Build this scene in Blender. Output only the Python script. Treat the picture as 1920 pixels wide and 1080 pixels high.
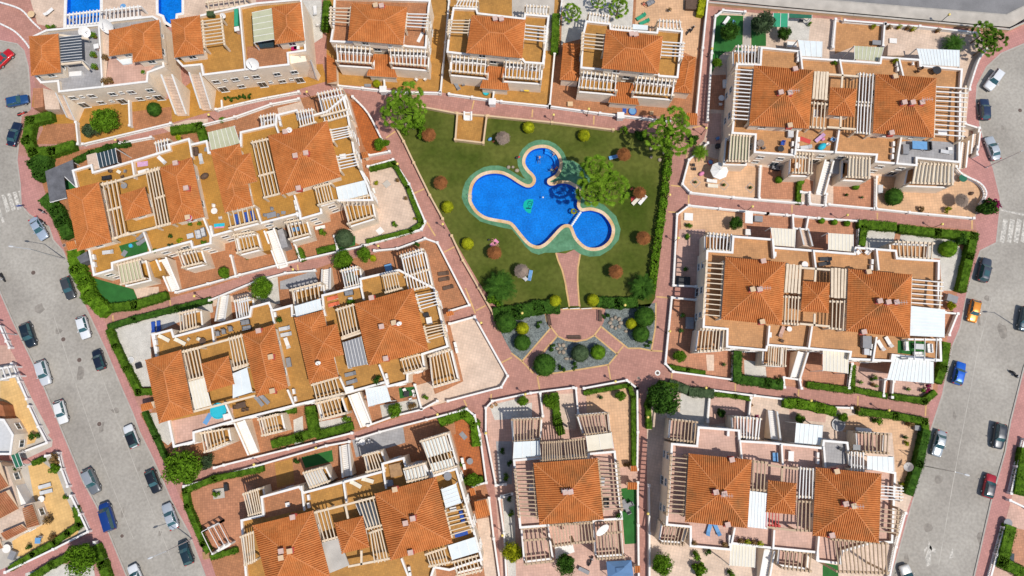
import bpy, bmesh, math, random
from mathutils import Vector, Matrix, Euler
from mathutils.geometry import tessellate_polygon
R = math.radians
rnd = random.Random(11)
for _o in list(bpy.data.objects):
 bpy.data.objects.remove(_o)
S = bpy.context.scene
COL = S.collection
# ------------------------------------------------------------------ camera, sky, sun, exposure
F, H, TH = 1333.0, 126.0, R(7.9)
cd = bpy.data.cameras.new('camera')
cd.lens = 36 * F / 1920
cd.sensor_width = 36
cd.clip_start = 1
cd.clip_end = 3000
cam = bpy.data.objects.new('camera', cd)
cam.location = (0, 0, H)
cam.rotation_euler = (TH, 0, 0)
COL.objects.link(cam)
S.camera = cam
SUN_EL = R(62.5)
SUN_AZ = math.atan2(0.82, -0.57)          # towards the sun: right and down in the photograph
wd = bpy.data.worlds.new('World')
S.world = wd
wd.use_nodes = True
nt = wd.node_tree
sky = nt.nodes.new('ShaderNodeTexSky')
sky.sky_type = 'NISHITA'
sky.sun_disc = False
sky.sun_elevation = SUN_EL
sky.sun_rotation = SUN_AZ
bg = nt.nodes['Background']
bg.inputs[1].default_value = 0.13
nt.links.new(sky.outputs[0], bg.inputs[0])
sd = bpy.data.lights.new('sun', 'SUN')
sd.energy = 3.95
sd.angle = R(0.53)
sd.color = (1.0, 0.955, 0.88)
sun = bpy.data.objects.new('sun', sd)
sv = Vector((math.cos(SUN_EL) * math.sin(SUN_AZ), math.cos(SUN_EL) * math.cos(SUN_AZ), math.sin(SUN_EL)))
sun.rotation_euler = sv.to_track_quat('Z', 'Y').to_euler()
sun.location = sv * 200
COL.objects.link(sun)
S.view_settings.view_transform = 'Standard'
S.view_settings.look = 'None'
S.view_settings.exposure = 0.0
S.view_settings.gamma = 1
S.view_settings.use_curve_mapping = False
# ------------------------------------------------------------------ helpers
OX, OY, SC = 0.0, 0.0, 1.0
def tl(c, r):
 global OX, OY, SC
 OX, OY, SC = 480.0 * c, 270.0 * r, 4.0
def tz(ox, oy, s):
 global OX, OY, SC
 OX, OY, SC = float(ox), float(oy), float(s)
CT, ST = math.cos(TH), math.sin(TH)
def W(x, y, z=0.0):
 dx, dy, dz = OX + x / SC - 960, 540 - (OY + y / SC), -F
 yy, zz = dy * CT - dz * ST, dy * ST + dz * CT
 t = (H - z) / -zz
 return Vector((dx * t, yy * t, z))
def WL(pts, z=0.0):
 return [W(p[0], p[1], z) for p in pts]
def lerp(a, b, t):
 return a + (b - a) * t
def mat(name, col, rough=0.7, var=0.12, scale=0.6, fine=0.0, fscale=8, bump=0.0, bscale=20, spec=0.3, metal=0.0, col2=None):
 m = bpy.data.materials.new(name)
 m.use_nodes = True
 n = m.node_tree
 b = n.nodes['Principled BSDF']
 b.inputs['Roughness'].default_value = rough
 b.inputs['Metallic'].default_value = metal
 b.inputs['Specular IOR Level'].default_value = spec
 g = n.nodes.new('ShaderNodeNewGeometry')
 def noise(sc, det):
  t = n.nodes.new('ShaderNodeTexNoise')
  t.inputs['Scale'].default_value = sc
  t.inputs['Detail'].default_value = det
  n.links.new(g.outputs['Position'], t.inputs['Vector'])
  return t
 def mix(a, bb, fac, lo=0.3, hi=0.7):
  r = n.nodes.new('ShaderNodeMapRange')
  r.inputs['From Min'].default_value = lo
  r.inputs['From Max'].default_value = hi
  n.links.new(fac, r.inputs['Value'])
  x = n.nodes.new('ShaderNodeMix')
  x.data_type = 'RGBA'
  n.links.new(r.outputs[0], x.inputs['Factor'])
  for v, k in ((a, 6),(bb, 7)):
   if hasattr(v, 'default_value') or hasattr(v, 'links'):
    n.links.new(v, x.inputs[k])
   else:
    x.inputs[k].default_value = (*v, 1)
  return x.outputs[2]
 lo = tuple(c * (1 - var) for c in col)
 hi = col2 if col2 else tuple(min(1, c * (1 + var)) for c in col)
 out = mix(lo, hi, noise(scale, 5).outputs[0])
 if fine:
  x = n.nodes.new('ShaderNodeMix')
  x.data_type = 'RGBA'
  x.blend_type = 'MULTIPLY'
  x.inputs['Factor'].default_value = 1
  n.links.new(out, x.inputs[6])
  f = mix((1 - fine,) * 3, (1 + fine,) * 3, noise(fscale, 2).outputs[0])
  n.links.new(f, x.inputs[7])
  out = x.outputs[2]
 n.links.new(out, b.inputs['Base Color'])
 if bump:
  bp = n.nodes.new('ShaderNodeBump')
  bp.inputs['Strength'].default_value = bump
  bp.inputs['Distance'].default_value = 0.05
  n.links.new(noise(bscale, 3).outputs[0], bp.inputs['Height'])
  n.links.new(bp.outputs[0], b.inputs['Normal'])
 m['_out'] = 1
 return m
def tiled(name, col, joint, size=0.4, ang=0.0, jw=0.035, var=0.10, rough=0.6, stain=0.18):
 m = bpy.data.materials.new(name)
 m.use_nodes = True
 n = m.node_tree
 b = n.nodes['Principled BSDF']
 b.inputs['Roughness'].default_value = rough
 b.inputs['Specular IOR Level'].default_value = 0.3
 g = n.nodes.new('ShaderNodeNewGeometry')
 mp = n.nodes.new('ShaderNodeMapping')
 mp.inputs['Rotation'].default_value = (0, 0, R(ang))
 n.links.new(g.outputs['Position'], mp.inputs['Vector'])
 br = n.nodes.new('ShaderNodeTexBrick')
 br.offset = 0.0
 br.squash = 1.0
 br.inputs['Scale'].default_value = 1
 br.inputs['Brick Width'].default_value = size
 br.inputs['Row Height'].default_value = size
 br.inputs['Mortar Size'].default_value = jw * 0.5
 br.inputs['Mortar Smooth'].default_value = 0.2
 br.inputs['Bias'].default_value = 0
 br.inputs['Color1'].default_value = (*[c * (1 - var) for c in col], 1)
 br.inputs['Color2'].default_value = (*[min(1, c * (1 + var)) for c in col], 1)
 br.inputs['Mortar'].default_value = (*joint, 1)
 n.links.new(mp.outputs[0], br.inputs['Vector'])
 t = n.nodes.new('ShaderNodeTexNoise')
 t.inputs['Scale'].default_value = 0.35
 t.inputs['Detail'].default_value = 8
 t.inputs['Roughness'].default_value = 0.65
 n.links.new(g.outputs['Position'], t.inputs['Vector'])
 r = n.nodes.new('ShaderNodeMapRange')
 r.inputs['From Min'].default_value = 0.3
 r.inputs['From Max'].default_value = 0.7
 r.inputs['To Min'].default_value = 1 - stain
 r.inputs['To Max'].default_value = 1 + stain
 n.links.new(t.outputs[0], r.inputs['Value'])
 x = n.nodes.new('ShaderNodeVectorMath')
 x.operation = 'SCALE'
 n.links.new(br.outputs[0], x.inputs[0])
 n.links.new(r.outputs[0], x.inputs['Scale'])
 n.links.new(x.outputs[0], b.inputs['Base Color'])
 return m
# ---- mesh builder
class MB:
 def __init__(s):
  s.v, s.f = [], []
 def quad(s, *p):
  k = len(s.v)
  s.v += [tuple(q) for q in p]
  s.f.append(tuple(range(k, k + len(p))))
 def prism(s, poly, z0, z1, top=True, bot=False):
  n = len(poly)
  k = len(s.v)
  s.v += [(p[0], p[1], z0) for p in poly] + [(p[0], p[1], z1) for p in poly]
  for i in range(n):
   j = (i + 1) % n
   s.f.append((k + i, k + j, k + n + j, k + n + i))
  if top: s.f.append(tuple(range(k + n, k + 2 * n)))
  if bot: s.f.append(tuple(range(k + n - 1, k - 1, -1)))
 def ring(s, outer, inner, z0, z1):
  n = len(outer)
  k = len(s.v)
  for P, z in ((outer, z0),(outer, z1),(inner, z1),(inner, z0)):
   s.v += [(p[0], p[1], z) for p in P]
  for i in range(n):
   j = (i + 1) % n
   for a in range(3):
    s.f.append((k + a * n + i, k + a * n + j, k + (a + 1) * n + j, k + (a + 1) * n + i))
 def bar(s, p, q, w, z0, z1, ext=0.0, z0b=None, z1b=None):
  p, q = Vector((p[0], p[1])), Vector((q[0], q[1]))
  d = (q - p)
  if d.length < 1e-6: return
  d.normalize()
  p, q = p - d * ext, q + d * ext
  nn = Vector((-d.y, d.x)) * w / 2
  z0b = z0 if z0b is None else z0b
  z1b = z1 if z1b is None else z1b
  k = len(s.v)
  for pt, a, b in ((p, z0, z1),(q, z0b, z1b)):
   for sg in (1, -1):
    e = pt + nn * sg
    s.v += [(e.x, e.y, a),(e.x, e.y, b)]
  A, B, C, D, E, G, I, J = range(k, k + 8)
  s.f += [(A, B, D, C),(E, I, J, G),(A, E, G, B),(C, D, J, I),(B, G, J, D),(A, C, I, E)]
 def box(s, c, sx, sy, z0, z1, rot=0.0):
  d = Vector((math.cos(rot), math.sin(rot))) * sx / 2
  c = Vector((c[0], c[1]))
  s.bar(c - d, c + d, sy, z0, z1)
 def cyl(s, c, r0, z0, z1, n=10, r1=None, top=True):
  r1 = r0 if r1 is None else r1
  k = len(s.v)
  for z, r in ((z0, r0),(z1, r1)):
   for i in range(n):
    a = 2 * math.pi * i / n
    s.v.append((c[0] + r * math.cos(a), c[1] + r * math.sin(a), z))
  for i in range(n):
   j = (i + 1) % n
   s.f.append((k + i, k + j, k + n + j, k + n + i))
  if top: s.f.append(tuple(range(k + n, k + 2 * n)))
 def tube(s, p, q, r0, r1=None, n=6):
  p, q = Vector(p), Vector(q)
  r1 = r0 if r1 is None else r1
  d = (q - p).normalized()
  u = d.orthogonal().normalized()
  w = d.cross(u)
  k = len(s.v)
  for c, r in ((p, r0),(q, r1)):
   for i in range(n):
    a = 2 * math.pi * i / n
    s.v.append(tuple(c + (u * math.cos(a) + w * math.sin(a)) * r))
  for i in range(n):
   j = (i + 1) % n
   s.f.append((k + i, k + j, k + n + j, k + n + i))
  s.f.append(tuple(range(k + n, k + 2 * n)))
  s.f.append(tuple(range(k + n - 1, k - 1, -1)))
 def ell(s, c, rx, ry, rz, n=12, m=8, rot=0.0):
  k = len(s.v)
  cr, sr = math.cos(rot), math.sin(rot)
  for j in range(m + 1):
   t = math.pi * j / m
   for i in range(n):
    a = 2 * math.pi * i / n
    x, y = rx * math.sin(t) * math.cos(a), ry * math.sin(t) * math.sin(a)
    s.v.append((c[0] + x * cr - y * sr, c[1] + x * sr + y * cr, c[2] + rz * math.cos(t)))
  for j in range(m):
   for i in range(n):
    i2 = (i + 1) % n
    s.f.append((k + j * n + i, k + (j + 1) * n + i, k + (j + 1) * n + i2, k + j * n + i2))
 def mesh(s, name, off=None, smooth=False):
  me = bpy.data.meshes.new(name)
  if off is not None:
   ox, oy, oz = off
   v = [(a - ox, b - oy, c - oz) for a, b, c in s.v]
  else:
   v = s.v
  me.from_pydata(v, [], s.f)
  if smooth:
   me.polygons.foreach_set('use_smooth', [True] * len(me.polygons))
  me.update()
  return me
def area2(poly):
 return sum(poly[i][0] * poly[(i + 1) % len(poly)][1] - poly[(i + 1) % len(poly)][0] * poly[i][1] for i in range(len(poly)))
def ccw(poly):
 return list(poly) if area2(poly) > 0 else list(reversed(poly))
def inset(poly, d):
 n = len(poly)
 out = []
 for i in range(n):
  a, b, c = (Vector((poly[k % n][0], poly[k % n][1])) for k in (i - 1, i, i + 1))
  e1, e2 = (b - a).normalized(),(c - b).normalized()
  n1, n2 = Vector((-e1.y, e1.x)), Vector((-e2.y, e2.x))
  m = n1 + n2
  dd = m.dot(m)
  m = n1 if dd < 0.2 else m * (2 / dd)
  out.append(b + m * d)
 return out
def wloc(o):
 v = Vector((0, 0, 0))
 while o is not None:
  v += o.location
  o = o.parent
 return v
LABELS = {}
def tag(o, label=None, cat=None, group=None, kind=None):
 if label:
  o['label'] = label
  LABELS.setdefault(label, []).append((o.name, group))
 if cat: o['category'] = cat
 if group: o['group'] = group
 if kind: o['kind'] = kind
 return o
def empty(name, loc, label, cat, group=None, rz=0.0):
 o = bpy.data.objects.new(name, None)
 o.empty_display_size = 0.3
 o.location = loc
 o.rotation_euler = (0, 0, rz)
 COL.objects.link(o)
 return tag(o, label, cat, group)
def obj(name, me, m=None, parent=None):
 o = bpy.data.objects.new(name, me)
 COL.objects.link(o)
 if m is not None:
  for k in (m if isinstance(m, (list, tuple)) else [m]):
   me.materials.append(k)
 if parent is not None: o.parent = parent
 return o
def part(name, mb, m, parent, smooth=False, label=None):
 o = obj(name, mb.mesh(name, wloc(parent), smooth), m, parent)
 if label: o['label'] = label
 return o
def lpart(name, mb, m, parent, smooth=False):
 return obj(name, mb.mesh(name, None, smooth), m, parent)
def struct(name, mb, m, kind='structure'):
 o = obj(name, mb.mesh(name), m)
 o['kind'] = kind
 return o
def inst(name, me, parent, loc, rot=(0, 0, 0), scale=(1, 1, 1)):
 o = bpy.data.objects.new(name, me)
 COL.objects.link(o)
 o.parent = parent
 o.location = Vector(loc) - wloc(parent)
 o.rotation_euler = rot
 o.scale = scale
 return o
def dup(root, loc, rz=0.0, label=None, group=None, scale=None):
 r = root.copy()
 COL.objects.link(r)
 r.location = loc
 r.rotation_euler = (0, 0, rz)
 if scale: r.scale = scale
 if label: tag(r, label)
 if group: r['group'] = group
 for ch in root.children:
  c = ch.copy()
  COL.objects.link(c)
  c.parent = r
  for g in ch.children:
   d = g.copy()
   COL.objects.link(d)
   d.parent = c
 return r
def sheet(name, poly, z, m, holes=(), kind='structure', parent=None):
 loops = [[Vector((p[0], p[1], 0)) for p in poly]] + [[Vector((p[0], p[1], 0)) for p in h] for h in holes]
 tris = tessellate_polygon(loops)
 vs = [p for l in loops for p in l]
 mb = MB()
 mb.v = [(p.x, p.y, z) for p in vs]
 for t in tris:
  a, b, c = (vs[i] for i in t)
  cr = (b.x - a.x) * (c.y - a.y) - (b.y - a.y) * (c.x - a.x)
  if abs(cr) > 1e-9: mb.f.append(tuple(t) if cr > 0 else tuple(reversed(t)))
 if parent is not None: return part(name, mb, m, parent)
 return struct(name, mb, m, kind)
def smooth_loop(pts, n=6):
 out = []
 k = len(pts)
 for i in range(k):
  p0, p1, p2, p3 = (Vector(pts[(i + j) % k]) for j in (-1, 0, 1, 2))
  for a in range(n):
   t = a / n
   out.append(0.5 * ((2 * p1) + (p2 - p0) * t + (2 * p0 - 5 * p1 + 4 * p2 - p3) * t * t + (3 * p1 - p0 - 3 * p2 + p3) * t ** 3))
 return out
def smooth_line(pts, n=5):
 out = []
 P = [pts[0]] + list(pts) + [pts[-1]]
 for i in range(1, len(P) - 2):
  p0, p1, p2, p3 = (Vector(P[i + j]) for j in (-1, 0, 1, 2))
  for a in range(n):
   t = a / n
   out.append(0.5 * ((2 * p1) + (p2 - p0) * t + (2 * p0 - 5 * p1 + 4 * p2 - p3) * t * t + (3 * p1 - p0 - 3 * p2 + p3) * t ** 3))
 out.append(Vector(pts[-1]))
 return out
# ------------------------------------------------------------------ materials
M = {}
M['asphalt'] = mat('asphalt', (0.315, 0.285, 0.245), 0.9, 0.17, 0.10, 0.12, 2.2, 0.3, 30, col2=(0.37, 0.34, 0.295))
M['asphalt_dark'] = mat('asphalt_dark', (0.19, 0.185, 0.185), 0.9, 0.14, 0.3, 0.08, 6.0)
M['concrete'] = mat('concrete', (0.42, 0.38, 0.33), 0.9, 0.14, 0.5, 0.06, 8.0)
M['kerb'] = mat('kerb', (0.36, 0.33, 0.29), 0.85, 0.12, 1.0)
M['pink'] = tiled('pink_paving', (0.39, 0.193, 0.15),(0.31, 0.155, 0.122), 0.42, 12, 0.05, 0.10, 0.8, 0.13)
M['pave_road'] = tiled('pavement_pink', (0.42, 0.20, 0.175),(0.33, 0.165, 0.145), 0.42, -20, 0.05, 0.08, 0.8, 0.12)
M['band'] = mat('band', (0.53, 0.33, 0.14), 0.8, 0.15, 1.0)
M['soil'] = mat('soil', (0.34, 0.25, 0.17), 0.95, 0.2, 0.3, 0.15, 4.0)
M['lawn'] = mat('lawn', (0.070, 0.104, 0.013), 0.95, 0.34, 0.11, 0.16, 1.3, 0.5, 14, 0.05, col2=(0.128, 0.134, 0.030))
M['turf'] = mat('turf', (0.022, 0.115, 0.022), 0.9, 0.15, 0.8, 0.15, 9.0)
M['gravel'] = mat('gravel', (0.15, 0.168, 0.16), 0.95, 0.35, 1.5, 0.45, 5.0, 1.0, 12)
M['gravel_white'] = mat('gravel_white', (0.50, 0.47, 0.42), 0.95, 0.12, 0.8, 0.18, 7.0)
M['green_rim'] = mat('pool_apron', (0.075, 0.205, 0.10), 0.75, 0.2, 0.5, 0.12, 2.0, col2=(0.105, 0.245, 0.135))
M['coping'] = mat('pool_coping', (0.58, 0.34, 0.13), 0.7, 0.1, 0.4, 0.1, 5, col2=(0.68, 0.52, 0.36))
M['ochre'] = tiled('ochre_tile', (0.375, 0.185, 0.042),(0.30, 0.15, 0.035), 0.36, 13, 0.04, 0.10)
M['ochre2'] = tiled('ochre_tile_straight', (0.43, 0.215, 0.085),(0.33, 0.16, 0.07), 0.36, -4, 0.04, 0.10)
M['ochre3'] = tiled('ochre_tile_wall', (0.385, 0.19, 0.035),(0.30, 0.145, 0.03), 0.36, 13, 0.04, 0.08)
M['terra'] = tiled('terra_tile', (0.41, 0.18, 0.095),(0.29, 0.13, 0.07), 0.4, -4, 0.05, 0.12)
M['terra2'] = tiled('terra_tile_turned', (0.36, 0.155, 0.07),(0.25, 0.11, 0.05), 0.4, 13, 0.05, 0.12)
M['deepterra'] = tiled('deep_terra_tile', (0.36, 0.10, 0.02),(0.23, 0.065, 0.015), 0.45, 15, 0.06, 0.12)
M['peach'] = tiled('peach_tile', (0.56, 0.34, 0.19),(0.42, 0.25, 0.15), 0.5, -4, 0.05, 0.07)
M['pale'] = tiled('pale_tile', (0.56, 0.42, 0.32),(0.42, 0.32, 0.25), 0.5, 13, 0.04, 0.06)
M['pinktile'] = tiled('pink_tile', (0.50, 0.31, 0.24),(0.38, 0.23, 0.18), 0.45, -5, 0.04, 0.07)
M['greytile'] = tiled('grey_tile', (0.30, 0.29, 0.29),(0.22, 0.21, 0.21), 0.5, 8, 0.04, 0.07)
M['yellowtile'] = tiled('yellow_tile', (0.60, 0.38, 0.15),(0.48, 0.30, 0.12), 0.5, -20, 0.04, 0.06)
M['wall'] = mat('cream_render', (0.80, 0.67, 0.52), 0.85, 0.07, 0.8, 0.05, 4)
M['white'] = mat('white_paint', (0.70, 0.675, 0.64), 0.6, 0.05, 1.2, 0.04, 6)
M['creamwood'] = mat('cream_beam', (0.64, 0.52, 0.38), 0.75, 0.08, 1.5)
M['tan'] = mat('tan_beam', (0.44, 0.32, 0.21), 0.8, 0.1, 1.5)
M['pier'] = mat('beige_render', (0.56, 0.40, 0.25), 0.85, 0.07, 1.0)
M['beigewall'] = mat('beige_wall', (0.60, 0.42, 0.24), 0.85, 0.08, 1.0)
M['fascia'] = mat('eave_fascia', (0.50, 0.36, 0.24), 0.85, 0.08, 1.0)
M['ridge'] = mat('ridge_tile', (0.50, 0.185, 0.065), 0.75, 0.15, 1.5)
M['flash'] = mat('red_flashing', (0.36, 0.05, 0.035), 0.6, 0.15, 2)
M['chim'] = mat('chimney_render', (0.52, 0.36, 0.30), 0.8, 0.10, 2)
M['glass'] = mat('dark_glass', (0.03, 0.05, 0.06), 0.08, 0.1, 1, spec=0.6)
M['carglass'] = mat('car_glass', (0.03, 0.09, 0.10), 0.06, 0.1, 1, spec=0.8)
M['awn'] = mat('white_awning', (0.62, 0.66, 0.66), 0.5, 0.05, 0.8)
M['awncream'] = mat('cream_awning', (0.66, 0.60, 0.48), 0.7, 0.05, 0.8)
M['awngreen'] = mat('pale_green_awning', (0.42, 0.42, 0.28), 0.6, 0.08, 0.8)
M['panel'] = mat('dark_panel', (0.05, 0.06, 0.075), 0.3, 0.15, 1, spec=0.5)
M['greyfelt'] = mat('grey_felt', (0.115, 0.115, 0.125), 0.9, 0.2, 1.2, 0.1, 5)
M['metal'] = mat('galvanised', (0.55, 0.56, 0.57), 0.4, 0.06, 1, metal=0.5)
M['lamp_yellow'] = mat('lamp_globe', (0.75, 0.58, 0.16), 0.35, 0.05, 1)
M['black'] = mat('black_plastic', (0.025, 0.025, 0.028), 0.5, 0.1, 2)
M['grey'] = mat('grey_plastic', (0.22, 0.22, 0.23), 0.6, 0.08, 2)
M['ltgrey'] = mat('light_grey', (0.50, 0.50, 0.50), 0.6, 0.06, 2)
M['brown'] = mat('brown_wicker', (0.10, 0.06, 0.04), 0.7, 0.2, 3)
M['wood'] = mat('wood', (0.33, 0.19, 0.09), 0.7, 0.2, 3)
M['blue'] = mat('blue_fabric', (0.02, 0.07, 0.32), 0.7, 0.08, 2)
M['bluelt'] = mat('light_blue_fabric', (0.12, 0.28, 0.50), 0.7, 0.08, 2)
M['turq'] = mat('turquoise', (0.02, 0.40, 0.50), 0.6, 0.08, 2)
M['red'] = mat('red_fabric', (0.50, 0.06, 0.05), 0.7, 0.1, 2)
M['coral'] = mat('coral_fabric', (0.62, 0.14, 0.06), 0.7, 0.1, 2)
M['pinkf'] = mat('pink_fabric', (0.62, 0.22, 0.36), 0.7, 0.1, 2)
M['magenta'] = mat('magenta', (0.42, 0.01, 0.10), 0.6, 0.1, 2)
M['lilac'] = mat('lilac', (0.50, 0.30, 0.46), 0.7, 0.1, 2)
M['yellow'] = mat('yellow_cloth', (0.65, 0.45, 0.03), 0.7, 0.1, 2)
M['greenf'] = mat('green_fabric', (0.03, 0.28, 0.15), 0.7, 0.1, 2)
M['tealf'] = mat('dark_green_cloth', (0.02, 0.12, 0.07), 0.8, 0.15, 2)
M['thatch'] = mat('thatch', (0.22, 0.085, 0.03), 0.95, 0.25, 1.5, 0.35, 9, 0.8, 14, 0.05)
M['thatchgrey'] = mat('grey_thatch', (0.25, 0.19, 0.15), 0.95, 0.2, 1.5, 0.3, 9, 0.8, 14, 0.05)
M['skin'] = mat('skin', (0.50, 0.26, 0.16), 0.6, 0.06, 3)
M['hair'] = mat('hair', (0.05, 0.03, 0.02), 0.7, 0.1, 3)
M['rock'] = mat('rock', (0.30, 0.24, 0.18), 0.9, 0.25, 1.5, 0.2, 5, 0.8, 6)
M['bark'] = mat('bark', (0.20, 0.14, 0.09), 0.95, 0.25, 2, 0.2, 8)
M['paint_white'] = mat('road_paint', (0.45, 0.42, 0.37), 0.8, 0.12, 0.8, 0.35, 3)
M['paint_yellow'] = mat('road_paint_yellow', (0.55, 0.36, 0.04), 0.8, 0.2, 1)
M['iron'] = mat('cast_iron', (0.12, 0.085, 0.07), 0.7, 0.2, 3)
M['poster'] = mat('pool_logo_green', (0.01, 0.52, 0.30), 0.5, 0.05, 2)
M['logodark'] = mat('pool_logo_dark', (0.01, 0.09, 0.10), 0.5, 0.1, 3)
def leafmat(name, c, c2, sc=1.4):
 return mat(name, c, 0.85, 0.35, sc, 0.30, 5.0, spec=0.06, col2=c2)
M['leaf'] = leafmat('leaf_green', (0.060, 0.140, 0.006),(0.125, 0.235, 0.014))
M['leaf_hedge'] = leafmat('leaf_hedge', (0.042, 0.098, 0.006),(0.088, 0.165, 0.012))
M['leaf_dark'] = leafmat('leaf_dark', (0.024, 0.070, 0.008),(0.052, 0.120, 0.014))
M['leaf_yellow'] = leafmat('leaf_yellow', (0.20, 0.23, 0.006),(0.34, 0.35, 0.012))
M['leaf_grey'] = leafmat('leaf_greygreen', (0.040, 0.072, 0.030),(0.075, 0.110, 0.050))
M['leaf_palm'] = leafmat('leaf_palm', (0.070, 0.150, 0.006),(0.150, 0.250, 0.018))
M['leaf_brown'] = leafmat('leaf_brown', (0.16, 0.09, 0.03),(0.26, 0.16, 0.06))
M['flower'] = leafmat('flower_magenta', (0.20, 0.015, 0.05),(0.32, 0.03, 0.11))
def roofmat(name, c, c2, dark):
 m = mat(name, c, 0.75, 0.12, 0.5, 0.0, 4, spec=0.25, col2=c2)
 n = m.node_tree
 b = n.nodes['Principled BSDF']
 src = b.inputs['Base Color'].links[0].from_socket
 g = n.nodes.new('ShaderNodeNewGeometry')
 v = n.nodes.new('ShaderNodeTexVoronoi')
 v.inputs['Scale'].default_value = 3.3
 n.links.new(g.outputs['Position'], v.inputs['Vector'])
 hs = n.nodes.new('ShaderNodeSeparateColor')
 n.links.new(v.outputs['Color'], hs.inputs[0])
 r = n.nodes.new('ShaderNodeMapRange')
 r.inputs['To Min'].default_value = 0.90
 r.inputs['To Max'].default_value = 1.10
 n.links.new(hs.outputs[0], r.inputs['Value'])
 x = n.nodes.new('ShaderNodeVectorMath')
 x.operation = 'SCALE'
 n.links.new(src, x.inputs[0])
 n.links.new(r.outputs[0], x.inputs['Scale'])
 t = n.nodes.new('ShaderNodeTexNoise')
 t.inputs['Scale'].default_value = 0.28
 t.inputs['Detail'].default_value = 9
 t.inputs['Roughness'].default_value = 0.7
 n.links.new(g.outputs['Position'], t.inputs['Vector'])
 r2 = n.nodes.new('ShaderNodeMapRange')
 r2.inputs['From Min'].default_value = 0.50
 r2.inputs['From Max'].default_value = 0.72
 r2.inputs['To Max'].default_value = dark
 n.links.new(t.outputs[0], r2.inputs['Value'])
 mx = n.nodes.new('ShaderNodeMix')
 mx.data_type = 'RGBA'
 n.links.new(r2.outputs[0], mx.inputs['Factor'])
 n.links.new(x.outputs[0], mx.inputs[6])
 mx.inputs[7].default_value = (0.20, 0.10, 0.035, 1)
 n.links.new(mx.outputs[2], b.inputs['Base Color'])
 return m
M['roof'] = roofmat('roof_tile', (0.47, 0.145, 0.034),(0.53, 0.185, 0.052), 0.45)
M['roof_aged'] = roofmat('roof_tile_aged', (0.46, 0.145, 0.034),(0.52, 0.18, 0.050), 0.75)
M['roof_old'] = roofmat('roof_tile_brown', (0.30, 0.105, 0.045),(0.40, 0.16, 0.075), 0.8)
def watermat():
 m = bpy.data.materials.new('pool_water')
 m.use_nodes = True
 n = m.node_tree
 n.nodes.remove(n.nodes['Principled BSDF'])
 out = n.nodes['Material Output']
 tr = n.nodes.new('ShaderNodeBsdfTransparent')
 tr.inputs[0].default_value = (0.55, 0.86, 0.97, 1)
 gl = n.nodes.new('ShaderNodeBsdfGlossy')
 gl.inputs['Roughness'].default_value = 0.03
 fr = n.nodes.new('ShaderNodeFresnel')
 fr.inputs[0].default_value = 1.33
 g = n.nodes.new('ShaderNodeNewGeometry')
 t = n.nodes.new('ShaderNodeTexNoise')
 t.inputs['Scale'].default_value = 2.6
 t.inputs['Detail'].default_value = 3
 n.links.new(g.outputs['Position'], t.inputs['Vector'])
 bp = n.nodes.new('ShaderNodeBump')
 bp.inputs['Strength'].default_value = 0.5
 bp.inputs['Distance'].default_value = 0.12
 n.links.new(t.outputs[0], bp.inputs['Height'])
 n.links.new(bp.outputs[0], gl.inputs['Normal'])
 n.links.new(bp.outputs[0], fr.inputs['Normal'])
 mx = n.nodes.new('ShaderNodeMixShader')
 n.links.new(fr.outputs[0], mx.inputs[0])
 n.links.new(tr.outputs[0], mx.inputs[1])
 n.links.new(gl.outputs[0], mx.inputs[2])
 n.links.new(mx.outputs[0], out.inputs[0])
 return m
M['water'] = watermat()
M['pooltile'] = mat('pool_mosaic', (0.004, 0.195, 0.56), 0.5, 0.10, 0.5, 0.20, 3.2, col2=(0.006, 0.25, 0.68))
M['poolwall'] = mat('pool_wall_mosaic', (0.01, 0.16, 0.60), 0.5, 0.10, 0.5, 0.15, 2.6)
M['poolstep'] = mat('pool_step_mosaic', (0.03, 0.32, 0.75), 0.5, 0.1, 0.6, 0.15, 3.0)
# ------------------------------------------------------------------ pieces of buildings
def _unit_beam():
 b = MB()
 b.bar((-0.5, 0),(0.5, 0), 1, -0.5, 0.5)
 return b.mesh('beam')
UNIT = {}
def unit(m):
 if m not in UNIT:
  me = _unit_beam()
  me.materials.append(M[m])
  UNIT[m] = me
 return UNIT[m]
def beam(name, parent, p, q, w, t, m, ext=0.0):
 p, q = Vector(p), Vector(q)
 d = q - p
 L = d.length
 if L < 0.05: return None
 rz = math.atan2(d.y, d.x) if abs(d.x) + abs(d.y) > 1e-6 else 0.0
 ry = -math.asin(max(-1, min(1, d.z / L)))
 return inst(name, unit(m), parent, (p + q) / 2, (0, ry, rz),(L + 2 * ext, w, t))
def _window_mesh(w, h):
 f, g = MB(), MB()
 for s in (-1, 1):
  f.box((s * (w / 2 - 0.04), 0), 0.08, 0.12, 0, h)
 f.box((0, 0), w - 0.16, 0.12, h - 0.08, h)
 f.box((0, 0.02), w + 0.1, 0.2, -0.07, 0)
 f.box((0, 0), 0.05, 0.10, 0, h - 0.08)
 g.quad((-w / 2 + 0.08, 0.01, 0.0),(w / 2 - 0.08, 0.01, 0.0),(w / 2 - 0.08, 0.01, h - 0.08),(-w / 2 + 0.08, 0.01, h - 0.08))
 a, b = f.mesh('window'), g.mesh('pane')
 a.materials.append(M['white'])
 b.materials.append(M['glass'])
 return a, b
WINS = {'w': _window_mesh(1.25, 1.15), 'd': _window_mesh(1.5, 2.05), 's': _window_mesh(0.7, 0.7)}
def window(parent, p, nrm, kind='w'):
 rz = math.atan2(nrm.y, nrm.x) - math.pi / 2
 f, g = WINS[kind]
 o = inst('window' if kind != 'd' else 'glass_door', f, parent, p, (0, 0, rz))
 c = bpy.data.objects.new('pane', g)
 COL.objects.link(c)
 c.parent = o
 return o
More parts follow.
